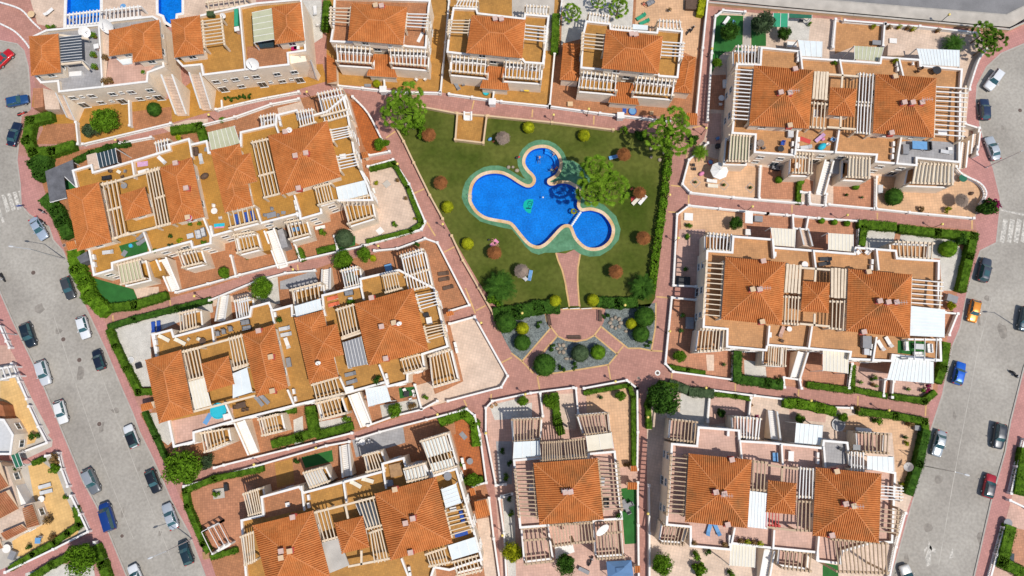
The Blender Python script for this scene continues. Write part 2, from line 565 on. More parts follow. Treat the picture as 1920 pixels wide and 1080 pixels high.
def hip_slopes(mb, q, ze, rise, ridge=None):
 L = [(q[(i + 1) % 4] - q[i]).length for i in range(4)]
 w01, w12 = (L[0] + L[2]) / 2, (L[1] + L[3]) / 2
 cen = sum(q, Vector((0, 0, 0))) / 4
 if abs(w01 - w12) < 0.9:
  t = [cen] * 4
  run = (w01 + w12) / 4
 else:
  run = min(w01, w12) / 2
  if w01 > w12:
   m1, m2 = (q[3] + q[0]) / 2, (q[1] + q[2]) / 2
   ax = (m2 - m1).normalized()
   r1, r2 = m1 + ax * run, m2 - ax * run
   t = [r1, r2, r2, r1]
  else:
   m1, m2 = (q[0] + q[1]) / 2, (q[2] + q[3]) / 2
   ax = (m2 - m1).normalized()
   r1, r2 = m1 + ax * run, m2 - ax * run
   t = [r1, r1, r2, r2]
 zt = ze + rise * run
 for i in range(4):
  p, r = q[i], q[(i + 1) % 4]
  slope(mb, p, r, t[i], t[(i + 1) % 4], ze, zt)
 lines = [(Vector((q[i].x, q[i].y, ze)), Vector((t[i].x, t[i].y, zt))) for i in range(4)]
 for a, b in ((t[0], t[1]),(t[1], t[2])):
  if (a - b).length > 0.3: lines.append((Vector((a.x, a.y, zt)), Vector((b.x, b.y, zt))))
 return lines, zt
def slope(mb, p, r, t0, t1, ze, zt, pitch=0.33, course=0.44):
 e = Vector((r.x - p.x, r.y - p.y))
 Ln = e.length
 e.normalize()
 n = Vector((-e.y, e.x))
 def loc(t):
  d = Vector((t.x - p.x, t.y - p.y))
  return d.dot(e), d.dot(n)
 (s0, v0),(s1, v1) = loc(t0), loc(t1)
 vr = max(v0, v1)
 m_ = max(2, int(round(Ln / pitch)))
 cols = []
 for i in range(m_ * 3 + 1):
  s = Ln * (i // 3 + (0, 0.24, 0.76)[i % 3]) / m_
  if s <= s0: vm = v0 * s / max(s0, 1e-6)
  elif s >= s1: vm = v1 * (Ln - s) / max(Ln - s1, 1e-6)
  else: vm = lerp(v0, v1, (s - s0) / max(s1 - s0, 1e-6))
  cols.append((s, vm, 0.16 if i % 3 else 0.0))
 k = m_ * 3
 nc = int(math.ceil(vr / course))
 for i in range(k):
  (sa, va, ha),(sb, vb, hb) = cols[i], cols[i + 1]
  for c in range(nc):
   lo, hi = c * course, (c + 1) * course
   if va <= lo and vb <= lo: break
   pts = []
   for (s, vm, h, vv, up) in ((sa, va, ha, lo, 1),(sb, vb, hb, lo, 1),(sb, vb, hb, hi, 0),(sa, va, ha, hi, 0)):
    v = min(vv, vm)
    z = ze + (zt - ze) * v / vr + h + (0.018 if up else 0.0)
    w = Vector((p.x, p.y)) + e * s + n * v
    pts.append((w.x, w.y, z))
   mb.quad(*pts)
class Bld:
 def __init__(s, name, label, cat, x, y, floor='ochre', wall='wall', group=None):
  s.root = empty(name, W(x, y, 0), label, cat, group)
  s.floor, s.wall = floor, wall
 def body(s, pts, zf=5.3, zp=6.05, floor=None, cap='white', wins=True, th=0.24, name='wall', seg=3.4):
  P = ccw(WL(pts, zp if zp else zf))
  b = MB()
  b.prism(P, 0.0, zf - 0.02)
  part(name, b, M[s.wall], s.root)
  if zp:
   i1 = inset(P, th)
   sheet('terrace_floor', inset(P, 0.02), zf, M[floor or s.floor], parent=s.root)
   b = MB()
   b.ring(inset(P, 0.003), i1, zf - 0.02, zp - 0.07)
   pa = part('parapet', b, M[s.wall], s.root)
   b = MB()
   b.ring(inset(P, -0.06), inset(P, th + 0.06), zp - 0.07, zp)
   part('parapet_coping', b, M[cap], pa)
  else:
   sheet('flat_roof', inset(P, 0.0), zf, M[floor or s.floor], parent=s.root)
  if wins:
   n = len(P)
   for i in range(n):
    a, c = P[i], P[(i + 1) % n]
    d = Vector((c.x - a.x, c.y - a.y, 0))
    L = d.length
    if L < 2.4: continue
    d.normalize()
    nr = Vector((d.y, -d.x, 0))
    k = max(1, int(L / seg))
    for j in range(k):
     q = Vector((a.x, a.y, 0)) + d * (L * (j + 0.5) / k) + nr * 0.03
     if zf > 4:
      window(s.root, q + Vector((0, 0, 3.5)), nr, 'w')
      window(s.root, q + Vector((0, 0, 0.12 if j % 2 else 0.9)), nr, 'd' if j % 2 else 'w')
     elif zf > 2.4:
      window(s.root, q + Vector((0, 0, 0.12 if j % 2 else 0.9)), nr, 'd' if j % 2 else 'w')
  return P
 def div(s, pts, zp=6.35, zf=5.3, w=0.2, cap='white', name='partition_wall', wall=None):
  P = WL(pts, zp)
  b, c = MB(), MB()
  for i in range(len(P) - 1):
   b.bar(P[i], P[i + 1], w, zf, zp - 0.06, 0.0)
   c.bar(P[i], P[i + 1], w + 0.1, zp - 0.06, zp, 0.03)
  o = part(name, b, M[wall or s.wall], s.root)
  part('coping', c, M[cap], o)
  return o
 def roof(s, pts, ze=8.3, rise=0.36, z0=5.3, m='roof', over=0.5, wins=True, wall=True):
  q = ccw(WL(pts, ze))
  b = MB()
  lines, zt = hip_slopes(b, q, ze, rise)
  ro = part('roof', b, M[m], s.root)
  for a, c in lines:
   k = MB()
   k.tube(a + Vector((0, 0, 0.08)), c + Vector((0, 0, 0.06)), 0.11, 0.11, 6)
   part('ridge_cap', k, M['ridge'], ro)
  b = MB()
  b.prism(inset(q, 0.06), ze - 0.16, ze - 0.01, True, True)
  part('eave_board', b, M['fascia'], ro)
  if wall:
   w = inset(q, over)
   b = MB()
   b.prism(w, z0, ze - 0.16, False)
   tw = part('tower_wall', b, M[s.wall], s.root)
   if wins:
    for i in range(4):
     a, c = w[i], w[(i + 1) % 4]
     d = c - a
     L = d.length
     d = Vector((d.x, d.y, 0)).normalized()
     nr = Vector((d.y, -d.x, 0))
     k = 2 if L > 6 else 1
     for j in range(k):
      window(tw, Vector((a.x, a.y, z0 + 1.0)) + d * (L * (j + 0.5) / k) + nr * 0.03, nr, 's' if j % 2 else 'w')
  s.roofs = getattr(s, 'roofs', []) + [(ro, zt)]
  s.lastroof, s.lastz, s.lastq, s.laste, s.lastrise = ro, zt, q, ze, rise
  return ro
 def shed(s, pts, z_low, z_high, m='roof', z0=None, name='lean_to_roof', thick=0.18):
  a, b = W(*pts[0], z_low), W(*pts[1], z_low)
  c, d = W(*pts[2], z_high), W(*pts[3], z_high)
  if (b.x - a.x) * (c.y - a.y) - (b.y - a.y) * (c.x - a.x) < 0:
   a, b, c, d = b, a, d, c
  mb = MB()
  slope(mb, a, b, d, c, z_low, z_high)
  o = part(name, mb, M[m], s.root)
  k = MB()
  k.quad(*(p - Vector((0, 0, 0.03)) for p in (a, b, c, d)))
  k.quad(*(p - Vector((0, 0, thick)) for p in (d, c, b, a)))
  for u, v in ((a, b),(b, c),(c, d),(d, a)):
   k.quad(u - Vector((0, 0, thick)), v - Vector((0, 0, thick)), v - Vector((0, 0, 0.03)), u - Vector((0, 0, 0.03)))
  part('eave_board', k, M['fascia'], o)
  if z0 is not None:
   P = inset(ccw([a, b, c, d]), 0.3)
   w = MB()
   w.prism(P, z0, z_low - 0.05, False)
   part('wall', w, M[s.wall], s.root)
  return o
 def perg(s, pts, z=8.0, n=6, m='creamwood', base=None, par=True, frame='creamwood', posts=True, w=0.15, t=0.22, ext=0.25, z0=None, floor=None, fw=0.3):
  a, b, c, d = WL(pts, z)
  f = MB()
  f.bar(a, b, fw, z - 0.42, z - 0.12, 0.12)
  zb = base if base is not None else (z0 if z0 is not None else 5.3)
  o = part('pergola', f, M[frame], s.root)
  f = MB()
  f.bar(d, c, fw, z - 0.42, z - 0.12, 0.12)
  part('frame_beam', f, M[frame], o)
  if posts:
   for p in (a, b, c, d):
    beam('post', o, (p.x, p.y, zb),(p.x, p.y, z - 0.425), 0.28, 0.28, frame)
  for i in range(n):
   k = (i + 0.5 + rnd.uniform(-.07, .07)) / n
   beam('beam', o, lerp(a, b, k), lerp(d, c, k + rnd.uniform(-.004, .004)), w * rnd.uniform(.88, 1.1), t, m, ext * rnd.uniform(.7, 1.2))
  if base is not None:
   P = ccw([a, b, c, d])
   g = MB()
   P = inset(P, -0.12)
   g.prism(P, 0.0, base - 0.02)
   part('balcony_base', g, M[s.wall], s.root)
   sheet('balcony_floor', P, base, M[floor or s.floor], parent=s.root)
   if par:
    g = MB()
    g.ring(inset(P, 0.004), inset(P, 0.2), base - 0.02, base + 0.85)
    pp = part('balcony_parapet', g, M[s.wall], s.root)
    g = MB()
    g.ring(inset(P, -0.05), inset(P, 0.25), base + 0.85, base + 0.92)
    part('parapet_coping', g, M['white'], pp)
  return o
 def bars(s, segs, z, w=0.32, h=0.3, m='creamwood', name='frame_beam', z0=None, post=False):
  for p, q in segs:
   a, b = W(*p, z), W(*q, z)
   g = MB()
   g.bar(a, b, w, z - h, z)
   if post:
    for e in (a, b): g.box(e, 0.32, 0.32, 5.3 if z0 is None else z0, z - h - 0.003)
   part(name, g, M[m], s.root)
 def cover(s, pts, z=5.2, ribs=8, m='awn', z2=None, name='awning', posts=0, rib='white', across=False):
  za, zc = z, z if z2 is None else z2
  a, b = W(*pts[0], za), W(*pts[1], za)
  c, d = W(*pts[2], zc), W(*pts[3], zc)
  if across: a, b, c, d = b, c, d, a
  f = MB()
  n = max(1, ribs)
  for i in range(n + 1):
   k = i / n
   f.tube(lerp(a, b, k) + Vector((0, 0, 0.03)), lerp(d, c, k) + Vector((0, 0, 0.03)), 0.05, 0.05, 4)
  if posts is not None and posts >= 0:
   for p in (a, b, c, d):
    f.box(p, 0.14, 0.14, posts, p.z - 0.06)
  o = part(name, f, M[rib], s.root)
  for i in range(n):
   k0, k1 = i / n + 0.004, (i + 1) / n - 0.004
   g = MB()
   P = [lerp(a, b, k0), lerp(a, b, k1), lerp(d, c, k1), lerp(d, c, k0)]
   up = Vector((0, 0, 0.03))
   g.quad(*[p + up * 0.6 for p in P])
   g.quad(*[p - up for p in reversed(P)])
   for u, v in ((0, 1),(1, 2),(2, 3),(3, 0)):
    g.quad(P[u] - up, P[v] - up, P[v] + up * 0.6, P[u] + up * 0.6)
   part('panel', g, M[m], o)
  return o
 def slab(s, pts, z, m, z0=None, name='flat_slab', th=0.2):
  P = ccw(WL(pts, z))
  g = MB()
  g.prism(P, (z - th) if z0 is None else z0, z, True, True)
  return part(name, g, M[m], s.root)
 def patch(s, pts, z, m, name='floor_patch'):
  return sheet(name, ccw(WL(pts, z)), z + 0.012, M[m], parent=s.root)
 def chim(s, x, y, on=True, z=None, w=0.58, l=0.62, h=0.85, dish=False, rot=0.2):
  if z is None:
   zt = s.lastz + 0.5
   for _ in range(5):
    p = W(x, y, zt)
    zt = s.roofz(p) + h
   zb = zt - h - 0.35
  else:
   zb, zt = z, z + h
   p = W(x, y, zt)
  g = MB()
  g.box(p, l, w, zb, zt - 0.22, rot)
  par = s.lastroof if z is None else s.root
  o = part('chimney', g, M['chim'], par)
  if par is s.root:
   k = MB()
   k.box(p, l + 0.25, w + 0.25, zt - 0.14, zt, rot)
   k.box(p, l - 0.1, w - 0.1, zt - 0.22, zt - 0.14, rot)
   part('chimney_cap', k, M['white'], o)
  else:
   k = MB()
   k.box(p, l + 0.22, w + 0.22, zt - 0.14, zt, rot)
   k.box(p, l - 0.12, w - 0.12, zt - 0.22, zt - 0.14, rot)
   part('chimney_cap', k, M['pier' if rnd.random() < 0.3 else 'chim'], par)
   k = MB()
   k.ring(ccw([(p.x - l * .8, p.y - w * .8),(p.x + l * .8, p.y - w * .8),(p.x + l * .8, p.y + w * .8),(p.x - l * .8, p.y + w * .8)]),
     ccw([(p.x - l * .4, p.y - w * .4),(p.x + l * .4, p.y - w * .4),(p.x + l * .4, p.y + w * .4),(p.x - l * .4, p.y + w * .4)]),
     zb, zt - h + 0.18)
   part('chimney_flashing', k, M['flash'], par)
  return o
 def roofz(s, p):
  q = s.lastq
  dmin = 1e9
  for i in range(4):
   a, b = q[i], q[(i + 1) % 4]
   e = Vector((b.x - a.x, b.y - a.y)).normalized()
   d = Vector((p.x - a.x, p.y - a.y))
   dmin = min(dmin, d.dot(Vector((-e.y, e.x))))
  return min(s.lastz, s.laste + s.lastrise * max(0, dmin))
 def antenna(s, x, y, z):
  p = W(x, y, z + 2)
  g = MB()
  g.tube((p.x, p.y, z),(p.x, p.y, z + 2.2), 0.035)
  for k in range(5):
   g.tube((p.x - 0.9 + 0.4 * k, p.y - 0.35, z + 2),(p.x - 0.9 + 0.4 * k, p.y + 0.35, z + 2), 0.02, n=4)
  g.tube((p.x - 1, p.y, z + 2),(p.x + 0.9, p.y, z + 2), 0.025, n=4)
  part('antenna', g, M['ltgrey'], s.root)
 def dish(s, x, y, z, r=0.45, az=-60):
  p = W(x, y, z)
  g = MB()
  n = 14
  el = R(40)
  ax = Vector((math.cos(R(az)) * math.cos(el), math.sin(R(az)) * math.cos(el), math.sin(el)))
  u = ax.orthogonal().normalized()
  v = ax.cross(u)
  k = len(g.v)
  g.v.append(tuple(p))
  for rr, dd in ((0.55, 0.09),(1.0, 0.28)):
   for i in range(n):
    a = 2 * math.pi * i / n
    g.v.append(tuple(p + (u * math.cos(a) + v * math.sin(a)) * r * rr + ax * r * dd))
  for i in range(n):
   j = (i + 1) % n
   g.f.append((k, k + 1 + i, k + 1 + j))
   g.f.append((k + 1 + i, k + 1 + n + i, k + 1 + n + j, k + 1 + j))
  o = part('satellite_dish', g, M['white'], s.root, True)
  a = MB()
  a.tube(p, p - Vector((0, 0, r * 1.6)), 0.05)
  a.tube(p - v * r * 0.7, p + ax * r * 1.1, 0.025)
  a.box(p + ax * r * 1.1, 0.12, 0.12, (p + ax * r * 1.1).z - 0.06, (p + ax * r * 1.1).z + 0.06)
  part('dish_arm', a, M['grey'], o)
 def ac(s, x, y, z=5.3, rot=0.0, up=0.0, m='white'):
  p = W(x, y, z + 0.5)
  g = MB()
  g.box(p, 0.85, 0.38, z + 0.08 + up, z + 0.72 + up, R(rot))
  o = part('air_conditioner', g, M[m], s.root)
  k = MB()
  d = Vector((math.cos(R(rot)), math.sin(R(rot))))
  nn = Vector((d.y, -d.x)) * 0.2
  c = Vector((p.x, p.y)) + nn
  k.tube((c.x, c.y, z + 0.4 + up),(c.x + nn.x * .1, c.y + nn.y * .1, z + 0.4 + up), 0.25, n=10)
  for e in (-0.3, 0.3):
   k.box(Vector((p.x, p.y)) + d * e, 0.08, 0.4, z + up, z + 0.08 + up, R(rot))
  part('fan_grille', k, M['grey'], o)
 def stair(s, bot, top, w, z0, z1, n=12, wallh=0.8, m='pale', side=True, solid=True, name='staircase'):
  a, b = W(*bot, z0), W(*top, z1)
  d = Vector((b.x - a.x, b.y - a.y))
  L = d.length
  d.normalize()
  nn = Vector((-d.y, d.x))
  o = None
  g = MB()
  for i in range(n):
   p = Vector((a.x, a.y)) + d * (L * i / n)
   q = Vector((a.x, a.y)) + d * (L * (i + 1) / n)
   g.bar(p, q, w, 0.0 if solid else z0 + (z1 - z0) * i / n - 0.1, z0 + (z1 - z0) * (i + 1) / n)
  o = part(name, g, M[m], s.root)
  if side:
   for sg in (-1, 1):
    k = MB()
    off = nn * sg * (w / 2 + 0.10)
    k.bar(Vector((a.x, a.y)) + off, Vector((b.x, b.y)) + off, 0.2, 0.0, z0 + wallh, 0, 0.0, z1 + wallh)
    ww = part('stair_wall', k, M[s.wall], o)
    k = MB()
    k.bar(Vector((a.x, a.y)) + off, Vector((b.x, b.y)) + off, 0.3, z0 + wallh + .002, z0 + wallh + 0.06, 0, z1 + wallh + .002, z1 + wallh + 0.06)
    part('stair_coping', k, M['white'], o)
  return o
 def wins_on(s, p, q, items, zfoot=0.0):
  a, b = W(*p, zfoot), W(*q, zfoot)
  d = Vector((b.x - a.x, b.y - a.y, 0)).normalized()
  nr = Vector((d.y, -d.x, 0))
  for t, z, k in items:
   c = lerp(a, b, t)
   window(s.root, Vector((c.x, c.y, z)) + nr * 0.03, nr, k)
def gwall(label, pts, h=0.95, w=0.22, bal=True, m='white', cap='white', z=None, piers=True, smooth=False, base=0.3, cat='wall', group=None, name='garden_wall'):
 P = WL(pts, h)
 if smooth: P = smooth_line(P, 4)
 r = empty(name, (P[0].x, P[0].y, 0), label, cat, group)
 b, c, k = MB(), MB(), MB()
 for i in range(len(P) - 1):
  a, e = P[i], P[i + 1]
  b.bar(a, e, w, 0, base if bal else h - 0.07)
  c.bar(a, e, w + 0.08, h - 0.1, h, 0.02)
  if bal:
   L = (Vector((e.x, e.y)) - Vector((a.x, a.y))).length
   n = max(1, int(L / 0.27))
   d = math.atan2(e.y - a.y, e.x - a.x)
   for j in range(n):
    p = lerp(a, e, (j + 0.5) / n)
    k.box(p, 0.11, 0.11, base, h - 0.1, d)
 part('wall_base' if bal else 'wall_body', b, M[m], r)
 part('rail' if bal else 'coping', c, M[cap], r)
 if bal:
  o = part('balusters', k, M[m], r)
  o['kind'] = 'stuff'
 if piers:
  for p in (P if not smooth else (P[0], P[-1])):
   g = MB()
   g.box(p, 0.38, 0.38, 0, h + 0.06)
   g.box(p, 0.46, 0.46, h + 0.06, h + 0.14)
   part('pier', g, M[m], r)
 return r
def plinth(name, label, pts, h, m='white', cat='planter', group=None):
 P = ccw(WL(pts, h))
 r = empty(name, (P[0].x, P[0].y, 0), label, cat, group)
 g = MB()
 g.ring(P, inset(P, 0.15), 0, h)
 part('rim', g, M[m], r)
 g = MB()
 g.prism(inset(P, 0.15), 0, h - 0.1)
 part('soil', g, M['soil'], r)
 return r
# ------------------------------------------------------------------ plants
def leaf(mb, p, nrm, size, rg):
 nrm = (nrm + Vector((rg.gauss(0, .55), rg.gauss(0, .55), rg.gauss(0, .55)))).normalized()
 u = nrm.orthogonal().normalized()
 a = rg.uniform(0, 6.28)
 v = nrm.cross(u)
 u, v = u * math.cos(a) + v * math.sin(a), v * math.cos(a) - u * math.sin(a)
 l, w = size * rg.uniform(.7, 1.35), size * rg.uniform(.35, .6)
 mb.quad(p - u * l, p + v * w - u * l * .1, p + u * l, p - v * w - u * l * .1)
def blob(mb, c, r, n, size, rg, sq=1.0, fill=0.35):
 c = Vector(c)
 for _ in range(n):
  d = Vector((rg.gauss(0, 1), rg.gauss(0, 1), rg.gauss(0, 1))).normalized()
  k = rg.uniform(0.72, 1.02) if rg.random() > fill else rg.uniform(0.3, 0.9)
  p = c + Vector((d.x * r, d.y * r, d.z * r * sq)) * k
  leaf(mb, p, d, size, rg)
PROTO = {}
def _ball(seed, n, size, fill, lumps, core=0.8):
 rg = random.Random(seed)
 b = MB()
 if core: b.ell((0, 0, 0), core, core, core, 14, 9)
 if lumps:
  for i in range(lumps):
   d = Vector((rg.gauss(0, 1), rg.gauss(0, 1), rg.gauss(0.25, 0.8))).normalized() * rg.uniform(0.45, 0.72)
   blob(b, d, rg.uniform(0.26, 0.44), n // lumps, size, rg, fill=fill)
 else:
  blob(b, (0, 0, 0), 1.0, n, size, rg, fill=fill)
 return b.mesh('crown')
def crownmesh(kind, mk):
 key = (kind, mk)
 if key not in PROTO:
  if kind == 'ball': me = _ball(3, 1300, 0.085, 0.05, 0, 0.93)
  elif kind == 'bush': me = _ball(4, 900, 0.13, 0.3, 9, 0.55)
  elif kind == 'tree': me = _ball(5, 3600, 0.075, 0.3, 26, 0.5)
  elif kind == 'tree2': me = _ball(9, 2600, 0.085, 0.3, 20, 0.45)
  elif kind == 'loose': me = _ball(6, 260, 0.17, 0.5, 5, 0)
  elif kind == 'loose2': me = _ball(16, 300, 0.15, 0.5, 7, 0)
  me.materials.append(M[mk])
  PROTO[key] = me
 return PROTO[key]
def plant(name, label, x, y, r, h=None, kind='bush', mk='leaf', trunk=None, cat='bush', group=None, sq=None, zb=0.0, stem=True):
 if h is None: h = r * 0.95
 p = W(x, y, zb + h)
 root = empty(name, (p.x, p.y, zb), label, cat, group)
 sq = sq if sq else 0.95
 inst('crown' if trunk or kind in ('tree', 'tree2', 'ball') else 'foliage', crownmesh(kind, mk), root, (p.x, p.y, zb + h),(0, 0, rnd.uniform(0, 6.28)),(r, r, r * sq))
 t = MB()
 rr = trunk or max(0.03, r * 0.08)
 t.tube((0, 0, 0),(0.05, 0.02, h - r * 0.3), rr, rr * 0.7, 7)
 if kind in ('tree', 'tree2'):
  rg = random.Random(int(x * 7 + y))
  for i in range(6):
   a = rg.uniform(0, 6.28)
   t.tube((0.05, 0.02, h - r * 0.4),(math.cos(a) * r * .6, math.sin(a) * r * .6, h + r * rg.uniform(.0, .35)), rr * 0.5, rr * 0.2, 5)
 lpart('trunk' if trunk else 'stem', t, M['bark'], root)
 return root
def hedge(label, pts, w=1.0, h=1.3, mk='leaf_hedge', dens=34, z=None, group=None, closed=False, size=0.12, name='hedge', core=True):
 P = WL(pts, h)
 rg = random.Random(int(pts[0][0] * 3 + pts[0][1] + len(pts)))
 b = MB()
 if closed: P = P + [P[0]]
 for i in range(len(P) - 1):
  a, c = Vector((P[i].x, P[i].y)), Vector((P[i + 1].x, P[i + 1].y))
  if (c - a).length < 0.05: continue
  if core: b.bar(a, c, w * 0.86, 0, h - 0.1, w * 0.4)
  d = (c - a).normalized()
  nn = Vector((-d.y, d.x))
  L = (c - a).length + w * 0.8
  for _ in range(int(L * (w + 2 * h) * dens)):
   s = rg.uniform(-w * 0.4, L - w * 0.4)
   u = rg.uniform(0, w + 2 * h)
   wob = 0.10 * math.sin(s * 1.9 + i) + 0.06 * math.sin(s * 4.3)
   if u < w:
    off, zz, nr = u - w / 2, h + rg.uniform(-0.18, 0.05) + wob, Vector((0, 0, 1))
   else:
    sg = 1 if u < w + h else -1
    off, zz, nr = sg * (w / 2 + rg.uniform(-0.15, 0.08) + wob * 0.7), rg.uniform(0.05, h), Vector((nn.x * sg, nn.y * sg, 0.3))
   q = a + d * s + nn * off
   leaf(b, Vector((q.x, q.y, zz)), nr, size, rg)
 o = obj(name, b.mesh(name, (P[0].x, P[0].y, 0)), M[mk])
 o.location = (P[0].x, P[0].y, 0)
 return tag(o, label, 'hedge', group)
def _fan(seed):
 rg = random.Random(seed)
 b = MB()
 for i in range(32):
  a = i * 2.399 + rg.uniform(-.25, .25)
  up = rg.uniform(-.35, .05) if i < 14 else (rg.uniform(.15, .5) if i < 26 else rg.uniform(.7, 1.2))
  d = Vector((math.cos(a) * math.cos(up), math.sin(a) * math.cos(up), math.sin(up))).normalized()
  L = rg.uniform(1.2, 1.5) if i < 14 else (rg.uniform(.75, 1.15) if i < 26 else rg.uniform(.45, .7))
  tip = d * L - Vector((0, 0, 0.1 * L))
  side = d.cross(Vector((0, 0, 1))).normalized()
  b.quad(side * 0.025, tip + side * 0.025, tip - side * 0.025, -side * 0.025)
  R0 = rg.uniform(0.48, 0.6)
  upv = side.cross(d).normalized()
  for k in range(11):
   th = -1.35 + 2.7 * k / 10
   d1 = (d * math.cos(th) + side * math.sin(th)).normalized()
   s1 = (side * math.cos(th) - d * math.sin(th)).normalized() * 0.062
   ln = R0 * (0.78 + 0.22 * math.cos(th)) * rg.uniform(.9, 1.1)
   mid = tip + d1 * ln * .55 + upv * .02
   b.quad(tip, mid + s1, tip + d1 * ln - Vector((0, 0, 0.16 * ln)), mid - s1)
 return b.mesh('crown')
def _feather(seed, n=34, L=2.0, droop=0.6):
 rg = random.Random(seed)
 b = MB()
 for i in range(n):
  a = i * 2.399 + rg.uniform(-.15, .15)
  up = rg.uniform(0.0, 1.15)
  ln = L * rg.uniform(0.8, 1.1)
  dh = Vector((math.cos(a), math.sin(a), 0))
  side = Vector((-dh.y, dh.x, 0))
  P = []
  for k in range(9):
   t = k / 8
   P.append(dh * ln * t * math.cos(up * (1 - 0.5 * t)) + Vector((0, 0, ln * (math.sin(up) * t - droop * t * t))))
  for k in range(8):
   p, q = P[k], P[k + 1]
   b.quad(p + side * 0.025, q + side * 0.02, q - side * 0.02, p - side * 0.025)
   for sg in (-1, 1):
    for e in (0.0, 0.5):
     c = lerp(p, q, e)
     lw = ln * 0.24 * (1 - abs((k + e) / 8 - 0.45) * 1.2)
     tipp = c + side * sg * lw + (q - p).normalized() * lw * 0.55 - Vector((0, 0, lw * 0.25))
     w = (q - p).normalized() * 0.05
     b.quad(c - w, c + w, tipp + w * .3, tipp - w * .3)
 return b.mesh('crown')
def palm(name, label, x, y, r, h, kind='fan', group=None, lean=0.0, mk='leaf_palm', cat='palm'):
 p = W(x, y, h)
 root = empty(name, (p.x, p.y, 0), label, cat, group)
 key = ('palm', kind, int(x) % 3 if kind == 'fan' else 0, mk)
 if key not in PROTO:
  me = _fan(20 + key[2]) if kind == 'fan' else _feather(31, 38 if kind == 'date' else 46, 2.0, 0.62 if kind == 'date' else 0.5)
  me.materials.append(M[mk])
  PROTO[key] = me
 inst('crown', PROTO[key], root, (p.x, p.y, h),(0, 0, rnd.uniform(0, 6.28)),(r / 1.9,) * 3)
 t = MB()
 n = 7
 for i in range(n):
  t.cyl((0.02 * math.sin(i), 0), 0.17 - 0.008 * i, h * i / n, h * (i + 1) / n + 0.02, 9, 0.15 - 0.008 * i)
 lpart('trunk', t, M['bark'], root)
 return root
# ------------------------------------------------------------------ garden furniture
FURN = {}
def _lounger(fab, frame):
 r = empty('sun_lounger', (0, 0, 0), None, 'sun lounger')
 f = MB()
 f.bar((-0.95, 0.30),(0.95, 0.30), 0.05, 0.26, 0.32)
 f.bar((-0.95, -0.30),(0.95, -0.30), 0.05, 0.26, 0.32)
 for i in range(5):
  f.box((-0.9 + 0.45 * i, 0), 0.05, 0.55, 0.26, 0.31)
 lpart('frame', f, M[frame], r)
 l = MB()
 l.box((0, 0), 0.05, 0.05, 0, 0.26)
 me = l.mesh('leg')
 me.materials.append(M[frame])
 for x in (-0.75, 0.8):
  for y in (-0.3, 0.3):
   inst('leg', me, r, (x, y, 0))
 m = MB()
 m.box((0.25, 0), 1.40, 0.62, 0.325, 0.40)
 lpart('mattress', m, M[fab], r)
 m = MB()
 m.bar((-0.46, 0),(-1.02, 0), 0.62, 0.33, 0.41, 0, 0.62, 0.70)
 lpart('backrest', m, M[fab], r)
 return r
def _chair(fab, frame):
 r = empty('garden_chair', (0, 0, 0), None, 'chair')
 m = MB()
 m.box((0, 0), 0.48, 0.48, 0.42, 0.47)
 lpart('seat', m, M[fab], r)
 m = MB()
 m.bar((-0.25, -0.23),(-0.25, 0.23), 0.05, 0.48, 0.92)
 lpart('backrest', m, M[fab], r)
 for y in (-0.25, 0.25):
  m = MB()
  m.box((0, y), 0.46, 0.05, 0.62, 0.66)
  lpart('armrest', m, M[frame], r)
 l = MB()
 l.box((0, 0), 0.045, 0.045, 0, 0.42)
 me = l.mesh('leg')
 me.materials.append(M[frame])
 for x in (-0.2, 0.2):
  for y in (-0.2, 0.2):
   inst('leg', me, r, (x, y, 0))
 return r
def _table(kind, top, frame):
 r = empty('garden_table', (0, 0, 0), None, 'table')
 m = MB()
 if kind == 'round': m.cyl((0, 0), 0.55, 0.70, 0.74, 20)
 elif kind == 'square': m.box((0, 0), 0.95, 0.95, 0.70, 0.74)
 elif kind == 'low': m.box((0, 0), 0.75, 0.55, 0.36, 0.42)
 else: m.box((0, 0), 1.6, 0.9, 0.70, 0.74)
 lpart('tabletop', m, M[top], r)
 l = MB()
 hh = 0.36 if kind == 'low' else 0.70
 l.box((0, 0), 0.06, 0.06, 0, hh)
 me = l.mesh('leg')
 me.materials.append(M[frame])
 dx, dy = (0.3, 0.3) if kind in ('round',) else ((0.3, 0.2) if kind == 'low' else ((0.4, 0.4) if kind == 'square' else (0.7, 0.38)))
 for x in (-dx, dx):
  for y in (-dy, dy):
   inst('leg', me, r, (x, y, 0))
 return r
def _sofa(fab, frame):
 r = empty('garden_sofa', (0, 0, 0), None, 'sofa')
 m = MB()
 m.box((0, 0), 0.75, 1.5, 0.06, 0.34)
 lpart('base', m, M[frame], r)
 for y in (-0.37, 0.37):
  m = MB()
  m.box((0.06, y), 0.60, 0.70, 0.34, 0.46)
  lpart('seat_cushion', m, M[fab], r)
  m = MB()
  m.box((-0.28, y), 0.14, 0.70, 0.46, 0.78)
  lpart('back_cushion', m, M[fab], r)
 m = MB()
 m.box((-0.40, 0), 0.06, 1.5, 0.34, 0.74)
 lpart('backrest', m, M[frame], r)
 for y in (-0.74, 0.74):
  m = MB()
  m.box((0, y), 0.72, 0.08, 0.34, 0.60)
  lpart('armrest', m, M[frame], r)
 return r
